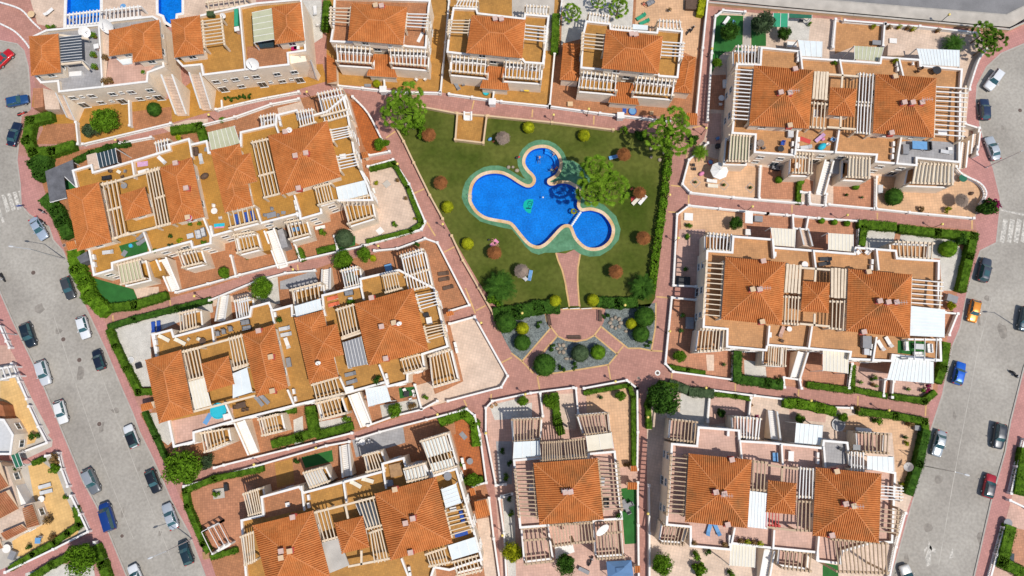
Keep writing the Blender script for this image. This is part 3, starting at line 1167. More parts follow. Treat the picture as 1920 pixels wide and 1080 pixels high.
def _parasol(fab, frame):
 r = empty('parasol', (0, 0, 0), None, 'parasol')
 m = MB()
 n = 8
 for i in range(n):
  a, b = 2 * math.pi * i / n, 2 * math.pi * (i + 1) / n
  m.quad((0, 0, 2.55),(1.45 * math.cos(a), 1.45 * math.sin(a), 2.08),(1.45 * math.cos(b), 1.45 * math.sin(b), 2.08))
  m.quad((1.45 * math.cos(a), 1.45 * math.sin(a), 2.08),(1.45 * math.cos(a), 1.45 * math.sin(a), 1.95),(1.45 * math.cos(b), 1.45 * math.sin(b), 1.95),(1.45 * math.cos(b), 1.45 * math.sin(b), 2.08))
 lpart('canopy', m, M[fab], r)
 rib = MB()
 rib.tube((0, 0, 2.56),(1.46, 0, 2.09), 0.018, n=4)
 me = rib.mesh('rib')
 me.materials.append(M[frame])
 for i in range(n):
  o = inst('rib', me, r, (0, 0, 0),(0, 0, 2 * math.pi * i / n))
 m = MB()
 m.cyl((0, 0), 0.03, 0, 2.65, 8)
 lpart('pole', m, M[frame], r)
 m = MB()
 m.cyl((0, 0), 0.28, 0, 0.08, 12)
 lpart('foot', m, M['grey'], r)
 return r
def _pot(pot, lf):
 r = empty('potted_plant', (0, 0, 0), None, 'plant')
 m = MB()
 m.cyl((0, 0), 0.17, 0, 0.36, 10, 0.24)
 lpart('pot', m, M[pot], r)
 m = MB()
 blob(m, (0, 0, 0.7), 0.42, 90, 0.12, random.Random(8), fill=.5)
 lpart('foliage', m, M[lf], r)
 return r
def _bike(fab, frame):
 r = empty('scooter', (0, 0, 0), None, 'motorbike')
 w = MB()
 w.tube((0, -0.06, 0.3),(0, 0.06, 0.3), 0.3, n=14)
 me = w.mesh('wheel')
 me.materials.append(M['black'])
 for x in (-0.65, 0.65): inst('wheel', me, r, (x, 0, 0))
 m = MB()
 m.ell((-0.35, 0, 0.6), 0.45, 0.18, 0.24, 12, 8)
 m.ell((0.42, 0, 0.62), 0.16, 0.24, 0.34, 10, 8)
 m.box((0.1, 0), 0.6, 0.26, 0.28, 0.36)
 lpart('body', m, M[fab], r, True)
 m = MB()
 m.ell((-0.28, 0, 0.84), 0.40, 0.14, 0.08, 12, 6)
 lpart('seat', m, M['black'], r, True)
 m = MB()
 m.tube((0.48, -0.36, 1.02),(0.48, 0.36, 1.02), 0.025)
 m.tube((0.65, 0, 0.3),(0.46, 0, 1.02), 0.035)
 lpart('handlebar', m, M['metal'], r)
 m = MB()
 m.ell((0.56, 0, 0.92), 0.08, 0.1, 0.09, 10, 6)
 lpart('headlight', m, M['ltgrey'], r, True)
 return r
def furn(kind, x, y, label, x2=None, y2=None, rz=0.0, z=0.0, a='white', b='white', group=None, sc=1.0, zt=0.4):
 p = W(x, y, z + zt)
 if x2 is not None:
  q = W(x2, y2, z + zt)
  rz = math.atan2(q.y - p.y, q.x - p.x)
  p = (p + q) / 2
 else:
  rz = R(rz)
 key = (kind, a, b)
 loc = (p.x, p.y, z)
 fresh = key not in FURN
 if fresh:
  FURN[key] = {'lounger': _lounger, 'chair': _chair, 'sofa': _sofa, 'parasol': _parasol, 'pot': _pot, 'bike': _bike}[kind](a, b) if kind in ('lounger', 'chair', 'sofa', 'parasol', 'pot', 'bike') else _table(kind, a, b)
  o = FURN[key]
  o.location = loc
  o.rotation_euler = (0, 0, rz)
  tag(o, label, None, group)
 else:
  o = dup(FURN[key], loc, rz, label)
  if group: o['group'] = group
  elif 'group' in o: del o['group']
 o.scale = (sc, sc, sc)
 return o
def chairs_round(x, y, rad, n, label, z=0.0, a='white', b='white', group=None, start=0.0):
 c = W(x, y, z + 0.4)
 for i in range(n):
  an = R(start) + 2 * math.pi * i / n
  px, py = c.x + rad * math.cos(an), c.y + rad * math.sin(an)
  key = ('chair', a, b)
  rz = an + math.pi
  dg = math.degrees(an) % 360
  wd_ = ('right', 'upper right', 'top', 'upper left', 'left', 'lower left', 'bottom', 'lower right')[int((dg + 22.5) // 45) % 8]
  lab = wd_ + ' one of the ' + label
  if key not in FURN:
   FURN[key] = o = _chair(a, b)
   o.location = (px, py, z)
   o.rotation_euler = (0, 0, rz)
   tag(o, lab, None, group or label)
  else:
   dup(FURN[key], (px, py, z), rz, lab, group or label)
def thatch(label, x, y, mk='thatch', r=1.18, group='thatched sunshades on the lawn'):
 p = W(x, y, 2.45)
 root = empty('thatched_sunshade', (p.x, p.y, 0), label, 'sunshade', group)
 rg = random.Random(int(x + y))
 g = MB()
 n = 26
 for k, (r0, z0, r1, z1) in enumerate(((r, 2.2, r * .62, 2.55),(r * .70, 2.53, r * .34, 2.8),(r * .40, 2.78, 0.05, 3.1))):
  s = len(g.v)
  for rr, zz in ((r0, z0),(r1, z1)):
   for i in range(n):
    a = 2 * math.pi * i / n
    j = 1 + rg.uniform(-.035, .035)
    g.v.append((rr * j * math.cos(a), rr * j * math.sin(a), zz + rg.uniform(-.03, .03)))
  for i in range(n):
   j = (i + 1) % n
   g.f.append((s + i, s + j, s + n + j, s + n + i))
 for _ in range(420):
  a = rg.uniform(0, 6.28)
  t = rg.random() ** 0.6
  rr = r * t
  z = 3.1 - 0.86 * t
  d = Vector((math.cos(a), math.sin(a), -0.55)).normalized()
  s = Vector((-math.sin(a), math.cos(a), 0)) * 0.02
  c = Vector((rr * math.cos(a), rr * math.sin(a), z + 0.05))
  e = c + d * 0.28 + Vector((0, 0, rg.uniform(-.02, .05)))
  g.quad(c - s, c + s, e + s, e - s)
 lpart('canopy', g, M[mk], root)
 g = MB()
 g.cyl((0, 0), 0.06, 0, 2.9, 8)
 lpart('pole', g, M['wood'], root)
 g = MB()
 g.ell((0, 0, 3.14), 0.10, 0.10, 0.12, 8, 6)
 lpart('finial', g, M[mk], root, True)
 return root
def pathlamp(label, x, y, h=3.3):
 p = W(x, y, h)
 root = empty('path_lamp', (p.x, p.y, 0), label, 'lamp', 'yellow globe lamps along the footpaths')
 if 'pl' not in PROTO:
  g = MB()
  g.cyl((0, 0), 0.14, 0, 0.35, 8, 0.08)
  g.cyl((0, 0), 0.055, 0.35, h - 0.22, 8)
  a = g.mesh('pole')
  a.materials.append(M['black'])
  g = MB()
  g.ell((0, 0, h), 0.24, 0.24, 0.24, 12, 8)
  b = g.mesh('globe', None, True)
  b.materials.append(M['lamp_yellow'])
  g = MB()
  g.cyl((0, 0), 0.16, h - 0.30, h - 0.20, 8)
  c = g.mesh('collar')
  c.materials.append(M['black'])
  PROTO['pl'] = (a, b, c)
 for me, nm in zip(PROTO['pl'], ('pole', 'globe', 'collar')):
  inst(nm, me, root, (p.x, p.y, 0))
def streetlamp(label, bx, by, hx, hy, h=9.6):
 a, b = W(bx, by, 0), W(hx, hy, h)
 r = empty('street_lamp', a, label, 'street lamp', 'tall street lamps')
 g = MB()
 g.cyl(a, 0.16, 0, 0.6, 10, 0.12)
 g.cyl(a, 0.10, 0.6, h - 0.4, 10, 0.06)
 part('pole', g, M['metal'], r)
 g = MB()
 g.tube((a.x, a.y, h - 0.5),(b.x, b.y, h), 0.05, 0.04)
 part('arm', g, M['metal'], r)
 d = Vector((b.x - a.x, b.y - a.y))
 d = d.normalized() if d.length > .01 else Vector((1, 0))
 g = MB()
 g.ell((b.x, b.y, h), 0.48, 0.17, 0.10, 12, 8, math.atan2(d.y, d.x))
 part('lantern', g, M['ltgrey'], r, True)
# ------------------------------------------------------------------ cars
CARM = {}
def _carmesh(t):
 if t in CARM: return CARM[t]
 L, Wd, Hh, belt, ws, rf, rr, rb, hood = {
  'hatch': (4.05, 1.76, 1.47, 0.93, 0.36, 0.10, -0.72, -0.93, 0.80),
  'small': (3.65, 1.66, 1.48, 0.93, 0.42, 0.15, -0.78, -0.95, 0.82),
  'sedan': (4.55, 1.80, 1.44, 0.92, 0.34, 0.08, -0.42, -0.66, 0.80),
  'suv': (4.40, 1.86, 1.66, 1.04, 0.38, 0.14, -0.78, -0.95, 0.95),
  'van': (4.85, 1.90, 1.92, 1.10, 0.62, 0.36, -0.90, -0.97, 0.98),
  'coupe': (4.30, 1.80, 1.36, 0.88, 0.30, 0.02, -0.40, -0.78, 0.76)}[t]
 h2 = L / 2
 us = [-1, -.985, -.94, -.86, -.75, -.6, -.4, -.2, 0, .2, .36, .5, .65, .78, .88, .95, .985, 1]
 def hw(u):
  k = 0.10 * abs(u) ** 3 + (0.17 if u > 0 else 0.12) * abs(u) ** 14
  return Wd / 2 * (1 - k)
 def zt(u):
  if u > ws: return lerp(belt - 0.02, hood - 0.10, ((u - ws) / (1 - ws)) ** 1.8)
  if u < rb: return lerp(belt, belt - 0.12, (rb - u) / max(0.01, 1 + rb))
  return belt
 b = MB()
 prof = ((0.78, 0.20),(0.97, 0.30),(1.0, 0.52),(0.985, 0.72))
 rings = []
 for u in us:
  w, z = hw(u), zt(u)
  end = 0.12 if abs(u) > 0.99 else (0.04 if abs(u) > .95 else 0)
  half = [(w * a, zz + (end * .6 if zz < .4 else 0)) for a, zz in prof] + [(w * 0.93, z - 0.07 - end),(w * 0.80, z - end * .9),(w * 0.4, z + 0.025 - end * .9),(0, z + 0.03 - end * .9)]
  ring = [(-y, zz) for y, zz in half] + [(y, zz) for y, zz in reversed(half[:-1])]
  rings.append([(u * h2, y, zz) for y, zz in ring])
 n = len(rings[0])
 for r in rings: b.v += r
 for i in range(len(us) - 1):
  for j in range(n - 1):
   b.f.append((i * n + j, i * n + j + 1, (i + 1) * n + j + 1, (i + 1) * n + j))
 b.f.append(tuple(range(n - 1, -1, -1)))
 b.f.append(tuple((len(us) - 1) * n + j for j in range(n)))
 out = {'body': b.mesh('body', None, True)}
 yb, yr = Wd / 2 * 0.88, Wd / 2 * 0.68
 xw, xf, xr, xb = ws * h2, rf * h2, rr * h2, rb * h2
 zb, zr = belt + 0.005, Hh - 0.06
 A = {s: {'w': Vector((xw, yb * s, zb)), 'f': Vector((xf, yr * s, zr)), 'r': Vector((xr, yr * s, zr)), 'b': Vector((xb, yb * s, zb))} for s in (-1, 1)}
 wsn = MB()
 m1, m2 = Vector((xw + 0.10, 0, zb)), Vector((xf + 0.06, 0, zr + 0.015))
 wsn.quad(A[1]['w'], m1, m2, A[1]['f'])
 wsn.quad(m1, A[-1]['w'], A[-1]['f'], m2)
 out['windscreen'] = wsn.mesh('windscreen')
 rw = MB()
 rw.quad(A[-1]['b'], A[1]['b'], A[1]['r'], A[-1]['r'])
 out['rear_window'] = rw.mesh('rear_window')
 for s, nm in ((1, 'side_window'),(-1, 'side_window2')):
  w = MB()
  w.quad(A[s]['w'], A[s]['f'], A[s]['r'], A[s]['b']) if s < 0 else w.quad(A[s]['b'], A[s]['r'], A[s]['f'], A[s]['w'])
  out[nm] = w.mesh('side_window')
 ro = MB()
 xs = [lerp(xr - 0.04, xf + 0.04, k / 6) for k in range(7)]
 ys = [lerp(-yr - .02, yr + .02, k / 6) for k in range(7)]
 for x in xs:
  for y in ys:
   e = 1 - (abs(y) / (yr + .02)) ** 4
   g = 1 - abs(2 * (x - (xr + xf) / 2) / (xf - xr + .08)) ** 6
   ro.v.append((x, y, zr + 0.012 + 0.055 * e * max(0, g) ** .5))
 for i in range(6):
  for j in range(6):
   ro.f.append((i * 7 + j, (i + 1) * 7 + j, (i + 1) * 7 + j + 1, i * 7 + j + 1))
 for s in (-1, 1):
  ro.tube(A[s]['w'], A[s]['f'], 0.045, n=5)
  ro.tube(A[s]['b'], A[s]['r'], 0.06, n=5)
  ro.tube(A[s]['f'], A[s]['r'], 0.04, n=5)
  mid = lerp(A[s]['f'], A[s]['r'], 0.42)
  ro.tube(mid, Vector((lerp(xw, xb, 0.46), yb * s, zb)), 0.045, n=5)
 out['roof'] = ro.mesh('roof', None, True)
 wl = MB()
 wl.tube((0, -0.10, 0),(0, 0.10, 0), 0.31, n=16)
 out['wheel'] = wl.mesh('wheel')
 rm = MB()
 rm.tube((0, -0.108, 0),(0, 0.108, 0), 0.19, n=12)
 out['rim'] = rm.mesh('rim')
 hl = MB()
 hl.ell((0, 0, 0), 0.17, 0.20, 0.09, 10, 6)
 out['headlight'] = hl.mesh('headlight', None, True)
 tlm = MB()
 tlm.ell((0, 0, 0), 0.12, 0.20, 0.12, 10, 6)
 out['tail_light'] = tlm.mesh('tail_light', None, True)
 mr = MB()
 mr.ell((0, 0, 0), 0.09, 0.14, 0.08, 8, 6)
 out['mirror'] = mr.mesh('mirror', None, True)
 bp = MB()
 bp.box((0, 0), 0.10, Wd * 0.80, 0.26, 0.46)
 out['bumper'] = bp.mesh('bumper')
 sr = MB()
 sr.box((lerp(xr, xf, 0.45), 0),(xf - xr) * 0.55, yr * 1.35, zr + 0.06, zr + 0.078)
 out['sunroof'] = sr.mesh('sunroof')
 for k, mk in (('windscreen', 'carglass'),('rear_window', 'carglass'),('side_window', 'carglass'),('side_window2', 'carglass'),('wheel', 'black'),('rim', 'metal'),('headlight', 'ltgrey'),('tail_light', 'taillamp'),('bumper', 'black'),('sunroof', 'carglass')):
  out[k].materials.append(M[mk])
 for k in ('body', 'roof', 'mirror'): out[k].materials.append(None)
 out['dim'] = (L, Wd, h2, xw, yb, zb, hood)
 CARM[t] = out
 return out
M['taillamp'] = mat('tail_lamp', (0.35, 0.01, 0.01), 0.3, 0.05, 1, spec=0.5)
PAINT = {}
def paint(c):
 if c not in PAINT:
  m = bpy.data.materials.new('car_paint')
  m.use_nodes = True
  b = m.node_tree.nodes['Principled BSDF']
  b.inputs['Base Color'].default_value = (*c, 1)
  b.inputs['Roughness'].default_value = 0.32
  b.inputs['Coat Weight'].default_value = 0.6
  b.inputs['Coat Roughness'].default_value = 0.06
  b.inputs['Metallic'].default_value = 0.0 if min(c) > 0.6 else 0.25
  PAINT[c] = m
 return PAINT[c]
def car(label, t, c, x, y, x2, y2, roof=None, sunroof=False, group='cars parked along the kerbs', cat='car', sc=1.0):
 m = _carmesh(t)
 L, Wd, h2, xw, yb, zb, hood = m['dim']
 p, q = W(x, y, 0.7), W(x2, y2, 0.7)
 r = empty('parked_car' if cat == 'car' else 'parked_van', ((p.x + q.x) / 2, (p.y + q.y) / 2, 0.004), label, cat, group, math.atan2(q.y - p.y, q.x - p.x))
 r.scale = (sc, sc, sc)
 def ch(nm, me, loc=(0, 0, 0), parent=None, pt=None, rot=(0, 0, 0)):
  o = bpy.data.objects.new(nm, me)
  COL.objects.link(o)
  o.parent = parent or r
  o.location = loc
  o.rotation_euler = rot
  if pt:
   o.material_slots[0].link = 'OBJECT'
   o.material_slots[0].material = pt
  return o
 P = paint(c)
 ch('body', m['body'], pt=P)
 ro = ch('roof', m['roof'], pt=paint(roof) if roof else P)
 if sunroof: ch('sunroof', m['sunroof'], parent=ro)
 for k in ('windscreen', 'rear_window', 'side_window', 'side_window2'):
  ch('side_window' if k.startswith('side') else k, m[k])
 for sx in (-0.60, 0.62):
  for sy in (-1, 1):
   w = ch('wheel', m['wheel'], (sx * h2, sy * (Wd / 2 - 0.10), 0.31))
   ch('rim', m['rim'], parent=w)
 for sy in (-1, 1):
  ch('headlight', m['headlight'], (h2 * 0.90, sy * Wd * 0.34, hood - 0.20))
  ch('tail_light', m['tail_light'], (-h2 * 0.955, sy * Wd * 0.37, zb - 0.12))
  ch('mirror', m['mirror'], (xw - 0.22, sy * (yb + 0.22), zb + 0.02), pt=P)
 ch('bumper', m['bumper'], (h2 * 0.985, 0, 0))
 ch('bumper', m['bumper'], (-h2 * 0.985, 0, 0))
 return r
# ------------------------------------------------------------------ people
def _skin(name, verts, edges, rad):
 me = bpy.data.meshes.new(name + '_rig')
 me.from_pydata(verts, edges, [])
 o = bpy.data.objects.new(name + '_rig', me)
 COL.objects.link(o)
 o.modifiers.new('skin', 'SKIN')
 o.modifiers.new('sub', 'SUBSURF').levels = 1
 sv = me.skin_vertices[0].data
 for i, v in enumerate(sv):
  v.radius = (rad[i], rad[i])
  v.use_root = (i == 0)
 dg = bpy.context.evaluated_depsgraph_get()
 out = bpy.data.meshes.new_from_object(o.evaluated_get(dg))
 bpy.data.objects.remove(o)
 out.name = name
 out.polygons.foreach_set('use_smooth', [True] * len(out.polygons))
 return out
POSES = {
 'lying': dict(pel=(0, 0, .12), chest=(.42, 0, .13), neck=(.60, 0, .14), head=(.76, 0, .15),
     arms=[((.50, .18, .13),(.26, .34, .10),(.02, .36, .08)),((.50, -.18, .13),(.62, -.42, .10),(.84, -.34, .10))],
     legs=[((-.08, .10, .11),(-.50, .13, .13),(-.90, .12, .07),(-1.04, .13, .14)),((-.08, -.10, .11),(-.48, -.16, .20),(-.86, -.12, .07),(-1.0, -.13, .14))]),
 'floating': dict(pel=(0, 0, -.10), chest=(.40, 0, -.03), neck=(.57, 0, .02), head=(.70, 0, .09),
      arms=[((.48, .18, -.02),(.55, .46, -.04),(.78, .56, -.05)),((.48, -.18, -.02),(.50, -.47, -.04),(.72, -.60, -.05))],
      legs=[((-.08, .10, -.12),(-.48, .16, -.22),(-.88, .20, -.14),(-1.02, .22, -.16)),((-.08, -.10, -.12),(-.48, -.20, -.14),(-.86, -.28, -.24),(-1.0, -.30, -.26))]),
 'sitting': dict(pel=(0, 0, .12), chest=(-.10, 0, .52), neck=(-.08, 0, .70), head=(-.04, 0, .86),
     arms=[((-.10, .19, .60),(-.02, .28, .34),(.22, .22, .22)),((-.10, -.19, .60),(-.14, -.30, .32),(-.12, -.32, .06))],
     legs=[((.04, .10, .12),(.42, .16, .34),(.74, .16, .06),(.88, .17, .10)),((.04, -.10, .12),(.46, -.14, .14),(.84, -.12, .07),(.98, -.12, .14))]),
 'standing': dict(pel=(0, 0, .93), chest=(.02, 0, 1.32), neck=(.02, 0, 1.50), head=(.05, 0, 1.64),
      arms=[((.02, .19, 1.42),(.0, .25, 1.14),(.12, .24, .90)),((.02, -.19, 1.42),(-.04, -.26, 1.13),(.08, -.25, .88))],
      legs=[((0, .10, .88),(.06, .11, .48),(.0, .11, .08),(.14, .12, .04)),((0, -.10, .88),(.02, -.11, .48),(-.05, -.11, .08),(.09, -.12, .04))])}
def _body(pose):
 d = POSES[pose]
 V, E, Rr = [d['pel'], d['chest'], d['neck'], d['head']], [(0, 1),(1, 2),(2, 3)], [.145, .155, .058, .092]
 ends = []
 for (s, e, w) in d['arms']:
  k = len(V)
  h = Vector(w) + (Vector(w) - Vector(e)).normalized() * 0.09
  V += [s, e, w, tuple(h)]
  E += [(1, k),(k, k + 1),(k + 1, k + 2),(k + 2, k + 3)]
  Rr += [.062, .044, .032, .036]
  ends.append((Vector(w), Vector(h)))
 for (s, e, w, t) in d['legs']:
  k = len(V)
  V += [s, e, w, t]
  E += [(0, k),(k, k + 1),(k + 1, k + 2),(k + 2, k + 3)]
  Rr += [.092, .064, .042, .034]
 body = _skin('body', V, E, Rr)
 f = MB()
 for w, h in ends:
  u = (h - w).normalized()
  sd_ = u.cross(Vector((0, 0, 1)))
  sd_ = sd_.normalized() if sd_.length > .1 else Vector((0, 1, 0))
  for i, ln in enumerate((.062, .075, .070, .052)):
   o = sd_ * (-.027 + .018 * i)
   m_ = h + o + u * (ln * .55) - Vector((0, 0, .008))
   f.tube(h + o - u * .015, m_, .009, .008, 5)
   f.tube(m_, m_ + u * ln * .45 - Vector((0, 0, .02)), .008, .006, 5)
  f.tube(w + u * .03 - sd_ * .02, w + u * .075 - sd_ * .06, .011, .008, 5)
 hd = Vector(d['head'])
 up = (hd - Vector(d['neck'])).normalized()
 fw = Vector((0, 0, 1)) if pose == 'lying' else (Vector((1, 0, .2)) if pose != 'floating' else Vector((.6, 0, -.6)))
 fw = (fw - up * fw.dot(up)).normalized()
 rt = up.cross(fw)
 f.ell(hd + fw * .10 - up * .01, .014, .014, .022, 6, 4)
 for s in (-1, 1):
  f.ell(hd + rt * s * .093, .012, .022, .032, 6, 4)
 ff = f.mesh('details', None, True)
 bm = bmesh.new()
 bm.from_mesh(body)
 bm.from_mesh(ff)
 bm.to_mesh(body)
 bm.free()
 body.materials.append(M['skin'])
 g = MB()
 hc = hd - fw * .018 + up * .022
 g.ell(hc, .105, .100, .105, 12, 8)
 hair = g.mesh('hair', None, True)
 g = MB()
 for s in (-1, 1):
  g.ell(hd + fw * .088 + rt * s * .035 + up * .01, .010, .010, .008, 6, 4)
 g.ell(hd + fw * .09 - up * .045, .022, .022, .006, 6, 4)
 face = g.mesh('face_features', None, True)
 pl, ch = Vector(d['pel']), Vector(d['chest'])
 a = math.atan2((ch - pl).x, (ch - pl).z)
 g = MB()
 for k in range(5):
  g.v += []
 ax = (ch - pl).normalized()
 g.tube(pl - ax * .10, pl + ax * .10, .168, .160, 12)
 for (s, e, w, t) in d['legs']:
  g.tube(Vector(s), lerp(Vector(s), Vector(e), .45), .108, .100, 10)
 shorts = g.mesh('swim_shorts', None, True)
 g = MB()
 g.tube(ch - ax * .08, ch + ax * .05, .172, .172, 12)
 topm = g.mesh('bikini_top', None, True)
 return body, hair, face, shorts, topm
BOD = {}
def person(label, pose, x, y, z, rz, suit='blue', top=None, hair='hair', group=None, sc=1.0):
 if pose not in BOD: BOD[pose] = _body(pose)
 b, h, fc, s, t = BOD[pose]
 p = W(x, y, z)
 r = empty('person', p, label, 'person', group, R(rz))
 r.scale = (sc, sc, sc)
 def ch(nm, me, m):
  o = bpy.data.objects.new(nm, me)
  COL.objects.link(o)
  o.parent = r
  if not me.materials: me.materials.append(None)
  o.material_slots[0].link = 'OBJECT'
  o.material_slots[0].material = M[m]
 ch('body', b, 'skin')
 ch('hair', h, hair)
 ch('face_features', fc, 'hair')
 ch('swim_shorts', s, suit)
 if top: ch('bikini_top', t, top)
 return r
# ------------------------------------------------------------------ ground, roads, pavements
tz(0, 0, 1)
def grect(x0, y0, x1, y1, z):
 return [W(x0, y0, z), W(x1, y0, z), W(x1, y1, z), W(x0, y1, z)]
tz(860, 260, 8)
pool = WL([(190,900),(195,800),(218,700),(270,620),(350,560),(440,530),(540,520),(640,530),(720,560),(800,605),(880,660),(960,705),(1020,728),(1080,725),(1130,690),(1155,640),(1150,580),(1110,520),(1060,475),(1020,420),(998,370),(1000,310),(1030,240),(1080,185),(1150,150),(1240,135),(1330,145),(1410,185),(1470,245),(1505,320),(1512,400),(1490,480),(1450,540),(1390,580),(1345,605),(1328,640),(1340,680),(1380,700),(1440,695),(1500,675),(1570,668),(1650,680),(1720,715),(1780,760),(1815,800),(1810,850)])
tl(2, 1)
pool += WL([(492,428),(490,470),(518,504),(560,500),(605,500),(680,528),(735,595),(750,655),(728,722),(672,768),(605,780),(545,762),(485,700),(455,628),(430,605),(390,606),(350,635),(300,690),(250,740),(200,764),(150,752),(110,720),(60,660),(0,590)])
tl(1, 1)
pool += WL([(1860,572),(1790,560),(1720,542),(1660,500),(1622,440)])
tz(0, 0, 1)
POOL = ccw(smooth_loop(pool, 3))
P2 = ccw(WL([(125,1),(188,1),(188,17),(191,20),(190,24),(126,25)], 0))
P2 = ccw(WL([(125,7),(188,0),(188,17),(125,24)], 0))
P2 = ccw(WL([(126,-20),(188,-22),(188,44),(124,47)], 0))
P3 = ccw(WL([(296,-30),(341,-30),(341,24),(330,26),(329,38),(320,46),(311,40),(307,29),(297,25)], 0))
HOLES = [POOL, P2, P3]
def wide(poly, d):
 return inset(poly, -d)
big = [Vector((-700, -500, 0)), Vector((700, -500, 0)), Vector((700, 600, 0)), Vector((-700, 600, 0))]
sheet('ground', big, -0.16, M['soil'], [wide(h, 0.5) for h in HOLES])
sheet('road', ccw(grect(-220, -240, 2140, 1330, -0.12)), -0.12, M['asphalt'], [wide(h, 0.5) for h in HOLES])
sheet('road', ccw(WL([(1500,-200),(1550,0),(1690,12),(1815,22),(1887,28),(1920,12),(2140,-100),(2140,-200)], -0.116)), -0.116, M['asphalt_dark'])
INT = [(-60,95),(0,76),(32,82),(45,95),(53,125),(56,160),(57,205),(40,218),(33,290),(32,300),(38,345),(40,385),(55,402),(92,425),(100,450),(118,470),(130,500),(145,540),(160,575),(180,617),(200,660),(225,720),(250,777),(262,810),(287,860),(305,900),(322,940),(355,1000),(385,1080),(425,1190),(1640,1190),(1672,1080),(1702,972),(1715,927),(1744,810),(1767,740),(1785,650),(1800,615),(1815,540),(1838,470),(1868,455),(1875,390),(1875,370),(1862,315),(1852,290),(1838,237),(1830,190),(1832,160),(1850,125),(1877,100),(1920,82),(2000,60),(2000,10),(1920,37),(1895,52),(1440,11),(1330,0),(1300,-5),(1300,-120),(-60,-120)]
LP = [(-120,440),(-20,500),(0,548),(25,605),(57,670),(82,725),(117,810),(140,865),(155,902),(180,947),(205,1002),(237,1080),(280,1190),(-120,1190)]
RP = [(1945,630),(1920,690),(1895,790),(1885,847),(1860,935),(1827,1080),(1800,1190),(2100,1190),(2100,630)]
TP = [(1320,-60),(1430,-8),(1550,0),(1690,12),(1815,22),(1887,28),(1960,-8),(1990,8),(1920,37),(1895,52),(1440,11),(1330,0),(1300,-5),(1300,-60)]
def raised(name, pts, m, holes=(), kerb=None):
 P = ccw(WL(pts, 0))
 sheet(name, P, 0.0, M[m], holes)
 b = MB()
 n = len(P)
 for i in range(n):
  a, c = P[i], P[(i + 1) % n]
  if (c - a).length > 60: continue
  d = Vector((c.x - a.x, c.y - a.y)).normalized()
  off = Vector((d.y, -d.x)) * 0.02
  b.bar(Vector((a.x, a.y)) + off, Vector((c.x, c.y)) + off, 0.24, -0.14, 0.012)
 struct('kerb', b, M['kerb'])
raised('footpath', INT, 'pink', HOLES)
raised('pavement', LP, 'pave_road')
raised('pavement', RP, 'pave_road')
raised('pavement', TP, 'concrete')
sheet('pavement', ccw(WL([(33,292),(32,300),(38,345),(40,385),(55,402),(92,425),(100,450),(118,470),(130,500),(145,540),(160,575),(180,617),(200,660),(225,720),(250,777),(262,810),(287,860),(305,900),(322,940),(355,1000),(385,1080),(425,1190),(440,1190),(405,1080),(387,1027),(337,930),(312,875),(280,810),(265,772),(247,735),(207,640),(200,607),(185,590),(155,555),(150,540),(125,480),(110,440),(75,330),(60,293)], .004)), 0.004, M['pave_road'])
sheet('pavement', ccw(WL([(1640,1190),(1672,1080),(1702,972),(1715,927),(1744,810),(1767,740),(1785,650),(1800,615),(1815,540),(1838,470),(1868,455),(1875,390),(1875,370),(1862,315),(1852,290),(1838,237),(1830,190),(1832,160),(1850,125),(1877,100),(1920,82),(2000,60),(2000,10),(1920,37),(1895,52),(1850,92),(1832,117),(1818,160),(1812,230),(1832,270),(1800,320),(1837,342),(1850,362),(1828,410),(1832,436),(1798,540),(1762,690),(1742,760),(1742,800),(1712,925),(1700,960),(1670,1080),(1620,1190)], .004)), 0.004, M['pave_road'])
sheet('pavement', ccw(WL([(-60,95),(0,76),(32,82),(45,95),(53,125),(56,160),(57,205),(75,205),(62,140),(55,88),(25,58),(0,41),(-60,20)], .004)), 0.004, M['pave_road'])
LAWN = ccw(WL([(768,205),(784,200),(855,213),(917,219),(1110,239),(1155,244),(1262,262),(1257,300),(1245,420),(1228,560),(1218,575),(1110,577),(1050,579),(940,585),(925,568),(898,530),(847,442),(807,367),(740,237)], .006))
sheet('lawn', LAWN, 0.006, M['lawn'], [POOL])
tz(860, 260, 8)
ap = WL([(45,880),(60,770),(100,650),(170,560),(260,490),(370,430),(480,403),(600,403),(700,430),(800,490),(880,540),(960,590),(1010,606),(965,560),(920,480),(888,400),(880,320),(910,230),(960,150),(1050,70),(1150,25),(1250,15),(1350,30),(1450,75),(1530,145),(1580,210),(1620,310)], .01)
tz(1040, 260, 8)
ap += WL([(180,320),(280,330),(360,380),(430,450),(470,540),(540,530),(565,580),(540,640),(470,700),(440,780),(430,850),(450,930),(540,950),(640,950),(740,990)], .01)
tl(2, 1)
ap += WL([(700,465),(780,540),(815,640),(800,720),(740,790),(660,840),(580,845),(510,825),(465,790),(330,815),(250,815),(200,830),(150,815),(100,770),(50,700),(0,640)], .01)
tl(1, 1)
ap += WL([(1860,630),(1760,605),(1680,580),(1600,510),(1560,450)], .01)
tz(0, 0, 1)
APR = ccw(ap)
o_ = sheet('pool_apron', APR, 0.010, M['green_rim'], [wide(POOL, 0.45)])
